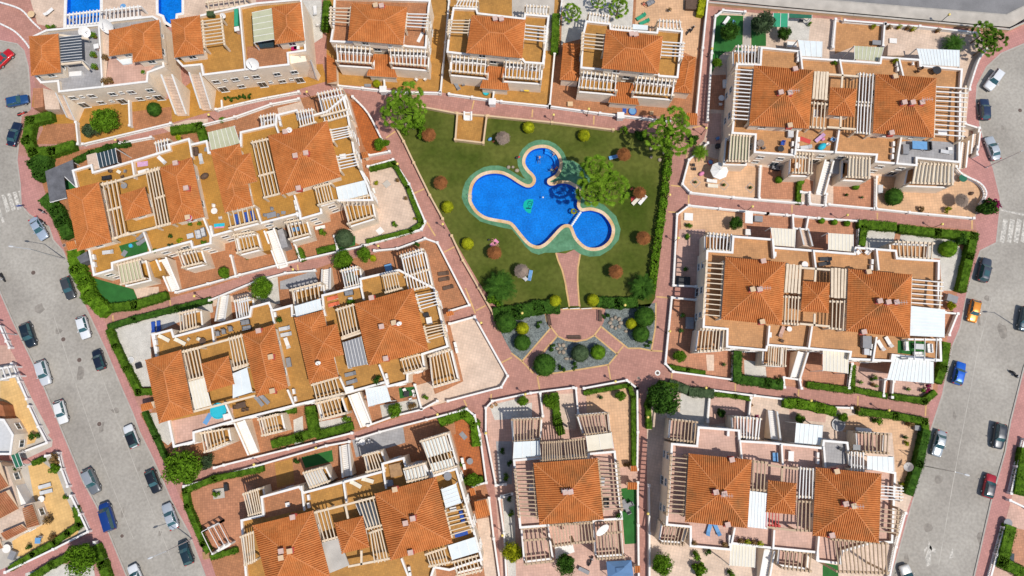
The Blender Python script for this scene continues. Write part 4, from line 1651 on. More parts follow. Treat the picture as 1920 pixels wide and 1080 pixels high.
def pool_build(P, depth, name, label, copw=0.56, stones=True, cm='coping'):
 root = empty(name, (P[0].x, P[0].y, 0), label, 'swimming pool')
 b = MB()
 n = len(P)
 for i in range(n):
  a, c = P[i], P[(i + 1) % n]
  b.quad((a.x, a.y, 0.0),(c.x, c.y, 0.0),(c.x, c.y, -depth),(a.x, a.y, -depth))
 part('pool_wall', b, M['poolwall'], root)
 sheet('pool_floor', P, -depth, M['pooltile'], parent=root)
 sheet('water', P, -0.13, M['water'], parent=root)
 per, acc, cur = 0.0, 0.0, []
 O, I = wide(P, copw), wide(P, -0.03)
 seg = []
 for i in range(n):
  j = (i + 1) % n
  k = max(1, int((P[j] - P[i]).length / 0.8 + 0.5)) if (P[j] - P[i]).length > 0.5 else 1
  for t in range(k):
   seg.append([lerp(Vector((X.x, X.y)), Vector((Y.x, Y.y)),(t + e) / k) for X, Y in ((O[i], O[j]),(I[i], I[j])) for e in (0, 1)])
 buf, L = [], 0.0
 def flush(buf):
  if not buf: return
  g = MB()
  o0, o1 = buf[0][0], buf[-1][1]
  outer = [s[0] for s in buf] + [buf[-1][1]]
  inner = [s[2] for s in buf] + [buf[-1][3]]
  e = 0.012
  outer[0], inner[0] = lerp(outer[0], outer[1], e), lerp(inner[0], inner[1], e)
  outer[-1], inner[-1] = lerp(outer[-1], outer[-2], e), lerp(inner[-1], inner[-2], e)
  poly = outer + inner[::-1]
  g.prism(ccw([Vector((p.x, p.y, 0)) for p in poly]), -0.10, 0.055 + rnd.uniform(-.004, .004), True, True)
  part('coping_stone', g, M[cm], root)
 for s in seg:
  buf.append(s)
  L += (s[0] - s[1]).length
  if L > 0.72:
   flush(buf)
   buf, L = [], 0.0
 flush(buf)
 return root
PR = pool_build(POOL, 1.25, 'swimming_pool', 'large blue pool of joined round basins in the middle of the lawn')
tz(960, 365, 24)
sheet('pool_emblem', ccw(WL([(560,300),(680,220),(800,195),(960,215),(950,420),(880,620),(850,830),(760,840),(640,760),(540,640),(500,540),(520,400)], -1.24)), -1.24, M['poster'], parent=PR)
eb = MB()
def stroke(x0, y0, x1, y1, w=34):
 a, b = W(x0, y0, -1.2), W(x1, y1, -1.2)
 eb.bar(a, b, w / 24 / 10.5, -1.245, -1.225)
for s_ in ((740,298,860,298),(900,300,910,380),(880,380,870,500),(735,310,700,440),(790,390,840,400),(730,500,840,505),(720,560,760,560),(620,600,740,590),(745,610,855,600),(640,620,840,622)):
 stroke(*s_)
part('emblem_lettering', eb, M['logodark'], PR)
n_ = len(POOL)
tz(0, 0, 1)
ca, cb_ = W(1024, 272, 0), W(1050, 318, 0)
ia = min(range(n_), key=lambda i: (POOL[i] - ca).length); ib_ = min(range(n_), key=lambda i: (POOL[i] - cb_).length)
if (ia - ib_) % n_ < (ib_ - ia) % n_: ia, ib_ = ib_, ia
idx = [(ia + k) % n_ for k in range((ib_ - ia) % n_ + 1)]
for w0, w1, dz in ((0.0, 0.42, -.40),(0.43, 0.85, -.68)):
 I0, I1 = inset(POOL, w0 + .01), inset(POOL, w1)
 g = MB(); g.prism(ccw([Vector((I0[i].x, I0[i].y, 0)) for i in idx] + [Vector((I1[i].x, I1[i].y, 0)) for i in reversed(idx)]), -1.24, dz)
 part('pool_step', g, M['poolstep'], PR)
tl(2, 1)
fl = empty('float_line', W(480, 560, -0.1), 'row of white round floats between the main basin and the small basin', 'float line')
for k in range(8):
 p = lerp(W(512, 514, -0.1), W(446, 612, -0.1), k / 7)
 g = MB()
 g.ell(p, 0.24, 0.24, 0.16, 10, 6)
 part('float', g, M['white'], fl, True)
tz(0, 0, 1)
lad = empty('pool_ladder', W(882, 370, 0), 'steel pool ladder at the left rim of the main basin', 'ladder')
for dy in (0, 7):
 g = MB()
 a = W(879, 366 + dy, 0.02)
 for p_, q_ in (((-.2, 0, 0),(-.2, 0, .7)),((-.2, 0, .7),(.55, 0, .7)),((.55, 0, .7),(.55, 0, -.7))):
  g.tube(a + Vector(p_), a + Vector(q_), 0.03)
 part('handrail', g, M['metal'], lad)
for k in range(3):
 g = MB()
 a, b = W(879, 366, 0), W(879, 373, 0)
 g.tube((a.x + .55, a.y, -.05 - .25 * k),(b.x + .55, b.y, -.05 - .25 * k), 0.03)
 part('rung', g, M['metal'], lad)
r1 = pool_build(P2, 1.2, 'private_pool', 'private rectangular pool half covered by a striped pergola', 0.5, cm='white')
r2 = pool_build(P3, 1.2, 'private_pool', 'private pool with a rounded end between two orange roofs', 0.45, cm='white')
tl(2, 2)
beds = {'left': [(-80,150),(258,190),(272,285),(288,298),(75,548),(0,488),(-50,400),(-120,260),(-140,180)],
  'centre': [(345,362),(400,388),(480,400),(560,385),(618,355),(788,495),(725,573),(500,610),(310,637),(190,655),(150,600)],
  'right': [(700,158),(1075,112),(1078,300),(1045,470),(960,450),(870,450),(672,290),(690,250)]}
for k, v in beds.items():
 sheet('gravel_bed', ccw(WL(v, .006)), 0.006, M['gravel'])
def bands(segs, w=0.26, z=0.010, m='band', name='paving_band'):
 b = MB()
 for s in segs:
  for i in range(len(s) - 1):
   a, c = W(*s[i]), W(*s[i + 1])
   d = Vector((c.x - a.x, c.y - a.y)).normalized()
   nn = Vector((-d.y, d.x)) * w / 2
   b.quad((a.x - nn.x, a.y - nn.y, z),(c.x - nn.x, c.y - nn.y, z),(c.x + nn.x, c.y + nn.y, z),(a.x + nn.x, a.y + nn.y, z))
 return struct(name, b, M[m])
bands([[(250,190),(262,255),(290,300),(75,550),(-5,488)],[(340,360),(160,560)],[(262,255),(345,362),(400,390),(480,402),(560,387),(618,355),(670,285)],[(618,355),(790,497),(725,575),(500,612),(310,640),(190,660)],[(670,290),(870,452),(960,452),(1045,470),(1075,300),(1080,110)],[(835,435),(785,497)],[(75,550),(160,640)],[(190,660),(210,780)],[(720,578),(740,690)],[(1200,640),(1195,705)],[(1675,700),(1675,775)],[(1045,470),(1135,475)],[(1080,65),(1195,75)],[(405,0),(430,140)],[(495,0),(508,140)],[(370,160),(700,150)]])
tl(2, 1)
sheet('footpath', ccw(WL([(328,815),(400,822),(465,792),(512,825),(492,960),(500,1150),(515,1215),(430,1215),(405,1080),(375,950),(345,860)], .014)), 0.014, M['pink'])
bands([[(330,818),(345,870),(378,950),(400,1040),(410,1100),(430,1215)],[(512,825),(494,930),(492,1020),(505,1215)]], 0.28, 0.018)
bands([[(1190,310),(1275,320)],[(1170,508),(1250,515)],[(1325,385),(1325,455)]])
tl(2, 0)
bands([[(155,820),(150,880)],[(615,870),(612,935)],[(1440,940),(1350,960)]])
tl(1, 0)
bands([[(1635,755),(1620,820)],[(975,1035),(1045,985)]])
tl(1, 1)
bands([[(1180,372),(1265,335)],[(1280,585),(1345,690)],[(1410,812),(1500,765)],[(310,905),(318,950)]])
tl(1, 2)
bands([[(1570,0),(1645,190)],[(1650,170),(1725,130)],[(1840,560),(1920,520)],[(1560,840),(1580,885)],[(1765,795),(1760,850)]])
tl(3, 1)
bands([[(180,460),(180,515)],[(820,515),(820,565)],[(1530,565),(1530,640)]])
tl(3, 2)
bands([[(230,755),(228,820)],[(675,810),(672,895)],[(1185,865),(1180,960)]])
tl(0, 2)
bands([[(1275,90),(1280,135)],[(845,205),(850,255)]])
tl(3, 0)
bands([[(555,95),(552,150)],[(82,55),(80,95)],[(1320,170),(1320,215)]])
tl(3, 1)
b = MB()
def painted(b, pts, z=-0.112):
 b.quad(*[(p.x, p.y, z) for p in ccw(WL(pts, -0.112))])
for k in range(4):
 x = 1765 + 52 * k
 painted(b, [(x, 560),(x + 35, 572),(x + 5, 745),(x - 28, 730)])
painted(b, [(1750, 488),(1920, 525),(1920, 540),(1745, 500)])
tl(0, 1)
for k in range(4):
 x = 10 + 42 * k
 painted(b, [(x, 382 - 10 * k),(x + 26, 376 - 10 * k),(x + 66, 500 - 10 * k),(x + 38, 515 - 10 * k)])
painted(b, [(0, 480),(35, 585),(15, 590),(-15, 500)])
tl(3, 3)
painted(b, [(1205, 815),(1230, 870),(1215, 1000),(1190, 1010),(1180, 940),(1200, 880)])
painted(b, [(1215, 850),(1262, 880),(1250, 920),(1210, 870)])
painted(b, [(1200, 850),(1168, 885),(1172, 905),(1195, 880)])
painted(b, [(1385, 870),(1390, 940),(1355, 950)])
struct('road_marking', b, M['paint_white'])
b = MB()
tl(3, 2)
painted(b, [(1825, 950),(1835, 950),(1812, 1080),(1800, 1080)])
tl(3, 3)
painted(b, [(1812, 0),(1800, 0),(1765, 155),(1778, 155)])
struct('kerb_marking', b, M['paint_yellow'])
b = MB()
def line(pts, w=0.1, z=-0.114):
 for i in range(len(pts) - 1):
  a, c = W(*pts[i], z), W(*pts[i + 1], z)
  d = Vector((c.x - a.x, c.y - a.y)).normalized()
  nn = Vector((-d.y, d.x)) * w / 2
  b.quad((a.x - nn.x, a.y - nn.y, z),(c.x - nn.x, c.y - nn.y, z),(c.x + nn.x, c.y + nn.y, z),(a.x + nn.x, a.y + nn.y, z))
tz(0, 0, 1)
line([(1860, 560),(1835, 650),(1795, 860),(1760, 1060)])
line([(185, 690),(225, 800),(270, 920),(330, 1070)], 0.08)
line([(100, 590),(135, 700),(190, 860),(250, 1010)], 0.08)
struct('road_seam', b, mat('pale_seam', (0.42, 0.385, 0.335), 0.9, 0.2, 0.6))
rs_ = random.Random(5)
b = MB()
for x, y in ((150,700),(230,960),(110,620),(75,580),(300,1000),(190,800),(260,880),(215,770),(130,480),(1835,600),(1790,780),(1760,900),(1850,560),(1740,990),(1900,800),(1840,1010),(1880,620),(1700,1050),(40,180),(1880,240)):
 p = W(x, y, -.12); n0 = 9; e = rs_.uniform(.3, .9); f = rs_.uniform(.4, 1.5)
 k = len(b.v)
 for i in range(n0):
  a = 6.2832 * i / n0; q = rs_.uniform(.6, 1.2)
  b.v.append((p.x + e * q * math.cos(a), p.y + f * q * math.sin(a), -.115 + .0001 * (k % 7)))
 b.f.append(tuple(range(k, k + n0)))
struct('oil_stain', b, mat('oil_stain', (0.235, 0.21, 0.18), 0.85, 0.25, 1.5))
def manhole(label, x, y, r=0.38, zz=-0.12):
 p = W(x, y, zz)
 root = empty('manhole_cover', (p.x, p.y, zz), label, 'manhole cover', 'round iron covers in the road and paths')
 g = MB()
 g.cyl((0, 0), r, 0.003, 0.018, 16)
 lpart('lid', g, M['iron'], root)
 g = MB()
 n = 16
 g.ring([Vector((1.25 * r * math.cos(6.2832 * i / n), 1.25 * r * math.sin(6.2832 * i / n), 0)) for i in range(n)], [Vector((1.04 * r * math.cos(6.2832 * i / n), 1.04 * r * math.sin(6.2832 * i / n), 0)) for i in range(n)], 0.0, 0.012)
 lpart('frame', g, M['kerb'], root)
tl(0, 2)
manhole('round cover in the road between the white car and the dark hatchback', 475, 385)
manhole('faint round cover in mid road beside the small black car', 595, 540)
manhole('round cover in the road ahead of the third white car', 745, 1020)
tl(0, 1)
manhole('round cover in the road under the arm of the street lamp', 250, 965)
manhole('small cover in the pavement beside the left end of the upper row', 480, 760, 0.25, 0.005)
tl(2, 2)
manhole('round cover in the path junction left of the round white disc', 950, 676, 0.2, 0.005)
tl(3, 0)
manhole('round cover in the turning circle beside the dark blue car', 1890, 828, 0.35)
tl(0, 3)
manhole('round cover in the road beside the blue van', 915, 780, 0.3)
tl(2, 2)
p = W(1092, 637, 0)
g = MB()
g.cyl(p, 0.48, 0.004, 0.02, 24)
rr = tag(obj('ring_cover', g.mesh('ring_cover', p), M['white']), 'round white disc with a dark centre in the path junction', 'disc')
rr.location = p
g = MB()
g.cyl(p, 0.27, 0.02, 0.028, 20)
part('centre', g, M['iron'], rr)
# ------------------------------------------------------------------ buildings
FLN = [0]
def flr(pts, m, z=0.008, name='patio_floor', holes=()):
 FLN[0] += 1
 z += 0.00041 * (FLN[0] % 31)
 return sheet(name, ccw(WL(pts, z)), z, M[m], holes)
PERG = 8.0
# ===== F: block in the upper right corner
tz(0, 0, 1)
flr([(1342,27),(1355,18),(1452,28),(1660,43),(1835,60),(1850,92),(1832,117),(1818,160),(1812,230),(1832,270),(1800,320),(1837,342),(1850,362),(1828,408),(1640,392),(1440,377),(1295,360),(1280,347),(1287,295),(1320,262),(1330,225)], 'pale')
fb = Bld('terraced_house', 'terraced block with two large hip roofs by the turning circle, upper right', 'house', 1590, 190, 'ochre2')
fb.body([(1381,119),(1425,120),(1427,88),(1501,95),(1502,107),(1650,117),(1652,106),(1726,111),(1727,122),(1805,129),(1802,170),(1800,305),(1720,297),(1720,311),(1641,304),(1643,291),(1492,282),(1490,292),(1414,286),(1416,253),(1372,250),(1374,232),(1376,185),(1379,135)])
tz(0, 0, 1)
fb.patch([(1687,266),(1720,262),(1798,268),(1798,303),(1720,296),(1720,309),(1685,306)], 5.3, 'greytile', 'grey_floor')
fb.roof([(1414,123),(1525,132),(1516,242),(1404,236)], m='roof_aged')
for x, y in ((1465, 172),(1482, 173),(1482, 234),(1492, 128)): fb.chim(x, y)
fb.antenna(1490, 170, 9.8)
fb.roof([(1641,139),(1755,147),(1750,259),(1636,250)], m='roof_aged')
for x, y in ((1697, 191),(1713, 191),(1730, 191),(1673, 248),(1680, 142)): fb.chim(x, y)
fb.antenna(1740, 186, 9.6)
fb.roof([(1556,164),(1606,167),(1601,220),(1552,216)], 7.9)
fb.perg([(1381,127),(1374,226),(1405,228),(1412,129)], PERG, 14, 'white')
fb.perg([(1526,136),(1554,138),(1551,185),(1522,183)], PERG, 5, w=.42)
fb.perg([(1523,192),(1551,195),(1548,240),(1520,237)], PERG, 4)
fb.perg([(1610,138),(1640,141),(1637,192),(1607,190)], PERG, 5, 'white')
fb.perg([(1606,196),(1636,198),(1633,250),(1604,247)], PERG, 5, 'white')
fb.perg([(1755,158),(1752,256),(1806,260),(1812,161)], PERG, 11, 'white', z0=0)
fb.bars([((1555,139),(1610,143)),((1580,140),(1578,166)),((1551,238),(1605,242)),((1577,218),(1576,240))], 7.95)
fb.div([(1501,95),(1505,131)]); fb.div([(1575,111),(1580,139)]); fb.div([(1686,109),(1694,142)])
fb.div([(1496,243),(1491,290)]); fb.div([(1574,243),(1567,287)]); fb.div([(1690,258),(1682,308)])
fb.perg([(1381,86),(1426,89),(1424,119),(1382,117)], 5.6, 7, 'white', base=2.7)
fb.cover([(1369,255),(1406,257),(1404,300),(1365,299)], 5.5, 6, 'awngreen', posts=2.7)
fb.perg([(1368,252),(1408,255),(1406,302),(1364,301)], 5.75, 7, base=2.7, posts=False)
fb.perg([(1490,287),(1526,289),(1524,324),(1488,323)], 5.6, 6, base=2.7)
fb.perg([(1590,294),(1633,297),(1632,333),(1588,331)], 5.7, 7, base=2.7)
fb.cover([(1591,294),(1632,297),(1631,331),(1589,330)], 5.4, 7, 'awncream', posts=2.7)
fb.perg([(1715,306),(1789,309),(1788,345),(1708,342)], 5.7, 11, base=2.7)
fb.cover([(1716,306),(1788,309),(1787,343),(1710,341)], 5.4, 11, 'awncream', posts=2.7)
fb.stair((1535,366),(1552,303), 1.25, 0.1, 2.75, 15, m='white')
fb.stair((1800,318),(1805,268), 1.0, 0.1, 2.8, 12)
fb.stair((1822,288),(1826,252), 1.2, 0.1, 2.7, 10)
fb.slab([(1557,297),(1586,297),(1583,326),(1556,325)], 2.7, 'greytile', 0, 'porch_roof')
fb.cover([(1496,75),(1542,78),(1541,107),(1502,105)], 4.9, 4, 'awn')
fb.cover([(1719,91),(1799,94),(1799,125),(1727,121)], 5.2, 13, 'awn')
fb.cover([(1602,86),(1657,89),(1650,115),(1602,111)], 5.0, 7, 'awngreen')
fb.slab([(1665,83),(1697,83),(1697,104),(1664,104)], 2.8, 'pale', 0, 'store_room')
for x, y, r in ((1496,103,80),(1496,112,80),(1682,120,80),(1683,130,80),(1486,270,85),(1485,284,85),(1497,262,85),(1496,274,85),(1675,270,85),(1674,282,85),(1673,294,85)): fb.ac(x, y, 5.3, r)
tl(2, 0)
flr([(1530,112),(1735,118),(1728,382),(1600,390),(1560,420),(1490,570),(1505,330)], 'turf', .012, 'turf')
flr([(1792,150),(1905,160),(1905,345),(1795,345)], 'turf', .012, 'turf')
flr([(1740,120),(1790,125),(1788,350),(1732,380)], 'concrete', .012)
flr([(1490,565),(1605,560),(1590,825),(1478,820)], 'terra', .012)
flr([(1475,850),(1570,850),(1565,1080),(1450,1080)], 'pinktile', .012)
tl(3, 0)
flr([(150,140),(320,140),(305,300),(150,300)], 'gravel_white', .012)
flr([(390,140),(480,150),(470,370),(400,360)], 'pale', .012)
flr([(515,165),(860,195),(868,350),(640,350),(500,405)], 'ochre2', .012)
tl(2, 1)
flr([(1330,50),(1590,130),(1850,175),(1840,402),(1340,362),(1285,310),(1305,90)], 'peach', .012)
tl(3, 1)
flr([(-40,170),(120,200),(340,280),(330,370),(250,350),(240,420),(-60,408)], 'terra', .012)
flr([(490,290),(800,250),(795,480),(490,455)], 'terra', .012)
flr([(820,240),(1400,290),(1440,220),(1590,300),(1630,375),(1600,440),(1545,548),(815,482)], 'peach', .012)
# ===== G: middle block on the right
tz(0, 0, 1)
flr([(1270,400),(1290,386),(1440,400),(1612,413),(1830,432),(1835,442),(1798,540),(1795,545),(1775,640),(1760,700),(1757,740),(1740,755),(1600,737),(1500,727),(1375,712),(1260,697),(1247,682),(1258,560),(1306,562),(1305,537),(1262,535)], 'terra')
gb = Bld('terraced_house', 'terraced block with two hip roofs and a white flat awning by the orange car', 'house', 1530, 560, 'ochre2')
gb.body([(1325,469),(1372,472),(1374,442),(1450,448),(1452,463),(1602,475),(1604,463),(1681,469),(1683,483),(1762,488),(1761,540),(1766,677),(1675,667),(1673,678),(1592,674),(1594,661),(1440,648),(1438,658),(1362,651),(1363,618),(1318,614)])
gb.roof([(1360,482),(1472,492),(1465,610),(1352,599)])
for x, y in ((1412, 542),(1425, 542),(1432, 489),(1430, 603)): gb.chim(x, y)
gb.antenna(1436, 540, 9.8)
gb.roof([(1590,504),(1709,515),(1705,634),(1586,621)], m='roof_aged')
for x, y in ((1651, 564),(1667, 566),(1682, 566),(1630, 509),(1621, 622)): gb.chim(x, y)
gb.antenna(1692, 567, 9.6)
gb.roof([(1505,527),(1555,530),(1553,587),(1501,584)], 7.9)
gb.perg([(1326,488),(1319,594),(1351,597),(1357,490)], PERG, 11)
gb.perg([(1474,497),(1503,500),(1500,548),(1470,546)], PERG, 5, w=.42)
gb.perg([(1470,556),(1500,558),(1498,608),(1468,606)], PERG, 5)
gb.perg([(1557,505),(1589,507),(1587,557),(1557,555)], PERG, 5, w=.42)
gb.perg([(1557,565),(1587,566),(1584,618),(1556,615)], PERG, 4)
gb.perg([(1710,520),(1708,572),(1763,576),(1767,525)], PERG, 6, 'white')
gb.cover([(1708,574),(1772,581),(1771,632),(1706,629)], 7.9, 9, 'awn', posts=5.3, across=True)
gb.bars([((1503,502),(1558,506)),((1530,503),(1528,530)),((1500,607),(1556,612)),((1528,588),(1527,611))], 7.95)
gb.div([(1449,448),(1452,484)]); gb.div([(1526,469),(1530,503)]); gb.div([(1644,467),(1648,506)])
gb.div([(1443,611),(1440,648)]); gb.div([(1523,612),(1517,652)]); gb.div([(1644,632),(1637,678)])
gb.cover([(1543,657),(1591,661),(1590,700),(1543,695)], 5.1, 7, 'awncream')
gb.cover([(1675,667),(1750,676),(1750,719),(1663,712)], 5.2, 12, 'awn')
gb.perg([(1440,648),(1476,650),(1474,686),(1438,683)], 5.6, 8, base=2.7)
gb.perg([(1315,617),(1360,618),(1357,656),(1310,659)], 5.6, 7, base=2.7)
gb.perg([(1328,437),(1374,442),(1371,471),(1328,467)], 5.6, 7, 'white', base=2.7)
gb.cover([(1445,427),(1492,430),(1490,463),(1450,460)], 5.4, 7, 'awncream', posts=2.7)
gb.cover([(1553,437),(1600,440),(1600,472),(1553,468)], 5.4, 7, 'awncream', posts=2.7)
gb.perg([(1680,453),(1753,456),(1750,485),(1683,481)], 5.6, 9, base=2.7)
gb.stair((1504,429),(1512,462), 1.3, 0.1, 2.7, 12, m='pale')
gb.stair((1488,710),(1503,660), 1.4, 0.1, 2.7, 15, m='white')
gb.patch([(1683,638),(1735,640),(1735,668),(1683,662)], 5.3, 'turf', 'turf_mat')
for x, y, r in ((1635,491,85),(1634,502,85),(1453,477,85),(1634,650,85),(1632,662,85),(1444,628,85)): gb.ac(x, y, 5.3, r)
gb.perg([(1705,636),(1766,637),(1764,676),(1705,672)], 7.6, 3, 'white', frame='white', w=.1, t=.1)
tl(2, 1)
flr([(1262,500),(1330,470),(1725,525),(1745,680),(1460,700),(1440,640),(1270,640)], 'peach', .012)
flr([(1255,640),(1450,640),(1400,1060),(1212,1050)], 'pinktile', .012)
tl(3, 1)
flr([(700,580),(960,640),(940,740),(880,830),(700,760)], 'gravel_white', .012)
flr([(1000,660),(1390,690),(1480,850),(1400,1100),(1300,1100),(1290,860),(960,840)], 'gravel_white', .012)
tl(3, 2)
flr([(650,580),(900,640),(890,830),(640,790)], 'pinktile', .012)
flr([(950,660),(1240,700),(1230,850),(945,830)], 'pinktile', .012)
flr([(880,690),(945,690),(935,830),(870,820)], 'terra', .014)
tl(2, 2)
flr([(1740,540),(1900,560),(1910,680),(1745,660)], 'gravel_white', .012)
flr([(1455,500),(1515,500),(1515,620),(1465,620)], 'pale', .014)
# ===== H: lower right block
tz(0, 0, 1)
flr([(1213,735),(1232,716),(1290,728),(1400,737),(1500,752),(1600,767),(1737,784),(1743,795),(1740,815),(1712,925),(1700,960),(1670,1080),(1650,1160),(1213,1160)], 'pale')
hb = Bld('terraced_house', 'terraced block with two hip roofs and a red lattice frame, lower right', 'house', 1470, 930, 'pinktile')
hb.body([(1259,831),(1306,835),(1309,800),(1387,806),(1388,826),(1440,829),(1542,839),(1544,825),(1590,829),(1595,870),(1680,886),(1679,905),(1674,1018),(1640,1018),(1580,1035),(1577,1058),(1533,1053),(1532,1037),(1440,1028),(1372,1020),(1371,1032),(1294,1025),(1294,989),(1249,985)])
tz(0, 0, 1)
hb.roof([(1291,850),(1409,862),(1401,990),(1284,978)], m='roof_aged')
for x, y in ((1343, 923),(1359, 926),(1373, 862),(1365, 984)): hb.chim(x, y)
hb.antenna(1364, 930, 9.6)
hb.roof([(1529,876),(1652,888),(1647,1018),(1523,1004)], m='roof_aged')
for x, y in ((1587, 945),(1602, 949),(1570, 884),(1561, 1004)): hb.chim(x, y)
hb.antenna(1610, 950, 9.6)
hb.roof([(1440,900),(1493,906),(1490,965),(1436,960)], 7.9, m='roof_aged')
hb.perg([(1259,853),(1251,966),(1282,968),(1290,856)], PERG, 13, m='tan', frame='tan')
hb.perg([(1410,865),(1439,868),(1436,920),(1408,918)], PERG, 4, m='tan', frame='tan')
hb.cover([(1406,920),(1440,925),(1438,992),(1402,988)], 7.9, 6, 'awn', posts=5.3)
hb.perg([(1498,878),(1527,881),(1526,933),(1495,931)], PERG, 5, 'white')
hb.perg([(1494,940),(1522,942),(1522,996),(1491,994)], PERG, 4, m='tan', frame='tan')
hb.perg([(1652,908),(1651,938),(1690,940),(1691,912)], PERG, 5, 'white', z0=0)
hb.perg([(1650,950),(1648,1000),(1683,1004),(1686,954)], PERG, 6, z0=0, m='tan', frame='tan')
hb.bars([((1440,872),(1497,880)),((1467,874),(1466,903)),((1437,988),(1493,995))], 7.95, m='tan')
hb.div([(1388,826),(1391,860)]); hb.div([(1466,834),(1468,872)]); hb.div([(1545,838),(1548,876)])
hb.div([(1378,990),(1372,1020)]); hb.div([(1452,994),(1450,1030)]); hb.div([(1536,1004),(1532,1052)])
hb.cover([(1626,855),(1675,857),(1676,884),(1626,881)], 6.9, 5, 'awn', posts=5.3)
hb.perg([(1594,849),(1621,851),(1621,882),(1594,880)], 6.9, 5, 'white')
hb.perg([(1617,812),(1669,815),(1667,850),(1619,847)], 5.6, 7, base=2.7, m='tan', frame='tan')
hb.cover([(1493,793),(1543,798),(1540,835),(1490,831)], 5.0, 6, 'awn')
hb.perg([(1562,1012),(1665,1020),(1667,1075),(1570,1072)], 7.4, 13, z0=0, m='tan', frame='tan')
hb.perg([(1470,1033),(1525,1038),(1522,1072),(1467,1065)], 5.6, 7, base=2.7, m='tan', frame='tan')
hb.perg([(1246,986),(1293,990),(1284,1022),(1241,1019)], 5.6, 7, base=2.7, m='tan', frame='tan')
hb.cover([(1370,1020),(1417,1022),(1415,1064),(1368,1060)], 5.2, 8, 'awncream')
hb.perg([(1262,787),(1308,792),(1305,829),(1259,824)], 5.6, 7, base=2.7, m='tan', frame='tan')
hb.perg([(1379,782),(1428,786),(1424,822),(1381,818)], 5.6, 8, 'white', base=2.7)
hb.stair((1428,1098),(1440,1030), 1.4, 0.1, 2.7, 15, m='white')
hb.stair((1446,770),(1452,824), 1.3, 0.1, 2.7, 14, m='white')
hb.patch([(1545,828),(1588,831),(1592,868),(1549,876),(1546,840)], 5.3, 'greytile', 'grey_floor')
o_ = hb.perg([(1435,931),(1464,931),(1463,987),(1433,985)], 7.9, 5, 'red', frame='red', w=.12, t=.1)
o_['label'] = 'red lattice frame'
for x, y, r in ((1533,853,85),(1533,865,85),(1368,1008,85),(1368,1018,85)): hb.ac(x, y, 5.3, r)
for x in (1309, 1365): hb.ac(x, 813, 5.3, 85)
tl(2, 2)
flr([(1265,790),(1480,815),(1475,1040),(1160,1000),(1160,940),(1260,930)], 'gravel_white', .012)
flr([(1495,800),(1795,815),(1790,980),(1480,1030)], 'pinktile', .012)
tl(3, 2)
flr([(160,905),(440,920),(430,1010),(160,980)], 'pinktile', .012)
flr([(770,930),(1150,970),(1200,1010),(1190,1090),(560,1080),(600,960)], 'peach', .012)
tl(3, 3)
flr([(930,0),(1140,0),(1050,440),(1000,480),(960,300)], 'peach', .012)
flr([(410,980),(525,1000),(530,1150),(410,1150)], 'turf', .012, 'turf')
tl(2, 3)
flr([(1040,390),(1120,390),(1080,800),(1030,790)], 'terra', .012)
# ===== I: single house at the bottom centre
tz(0, 0, 1)
flr([(910,762),(920,752),(960,747),(1175,713),(1182,712),(1195,727),(1196,810),(1196,960),(1198,1160),(945,1160),(930,940),(915,810)], 'pinktile')
ib = Bld('detached_house', 'house with one square hip roof ringed by beige pergolas, bottom centre', 'house', 1065, 920, 'pinktile')
tl(2, 3)
ib.body([(10,208),(215,190),(220,208),(568,192),(570,160),(775,142),(800,400),(830,655),(620,668),(610,682),(270,706),(58,722),(35,480)])
ib.roof([(160,232),(640,195),(686,655),(205,695)], m='roof_aged')
for x, y in ((400, 452),(440, 450)): ib.chim(x, y)
ib.antenna(418, 440, 9.8)
ib.perg([(22,285),(52,640),(188,650),(160,278)], PERG, 12, m='tan', frame='tan')
ib.perg([(648,215),(684,600),(826,590),(795,228)], PERG, 12, m='tan', frame='tan')
ib.perg([(222,82),(375,72),(385,205),(222,218)], PERG, 9, m='tan', frame='tan')
ib.perg([(382,70),(545,52),(560,190),(396,205)], PERG, 8, m='tan', frame='tan')
ib.cover([(15,75),(205,65),(215,182),(8,200)], 5.8, 3, 'awn', posts=2.7)
ib.cover([(555,30),(745,5),(762,120),(570,145)], 5.8, 2, 'awncream', posts=2.7)
ib.perg([(0,-90),(225,-100),(215,58),(10,75)], 5.6, 9, base=2.7, m='tan', frame='tan')
ib.perg([(500,-120),(730,-140),(745,5),(545,20)], 5.6, 9, base=2.7, m='tan', frame='tan')
ib.perg([(72,728),(270,708),(310,970),(95,995)], 5.6, 6, base=2.7, m='tan', frame='tan')
ib.bars([((82,815),(285,800)),((632,770),(830,750))], 5.5, m='tan')
ib.perg([(290,702),(438,692),(455,838),(310,858)], PERG, 6, z0=2.7, m='tan', frame='tan')
ib.perg([(456,692),(600,682),(620,820),(466,835)], PERG, 6, z0=2.7, m='tan', frame='tan')
ib.perg([(622,672),(820,660),(845,940),(640,955)], 5.6, 8, base=2.7, m='tan', frame='tan')
ib.dish(670, 725, 6.6, 1.25, -50)
ib.slab([(320,860),(455,840),(470,900),(330,950)], 0.9, 'white', 0, 'step_block', 0.2)
ib.shed([(865,430),(940,430),(940,378),(860,376)], 2.3, 2.7, z0=0)
ib.shed([(888,295),(940,295),(935,252),(885,255)], 2.2, 2.6, z0=0)
tl(2, 2)
flr([(0,880),(150,860),(150,1080),(0,1080)], 'gravel_white', .012)
flr([(345,795),(470,790),(480,1060),(350,1060)], 'pale', .012)
flr([(555,770),(880,730),(910,1080),(740,1080),(560,930)], 'peach', .012)
tl(2, 3)
flr([(745,0),(915,0),(920,240),(800,270)], 'peach', .013)
flr([(812,425),(932,410),(932,836),(845,842)], 'turf', .012, 'turf')
tl(1, 2)
flr([(1750,880),(1960,830),(1960,980),(1790,990)], 'gravel_white', .012)
tl(1, 3)
flr([(1800,70),(1920,70),(1920,390),(1825,400)], 'greytile', .012)
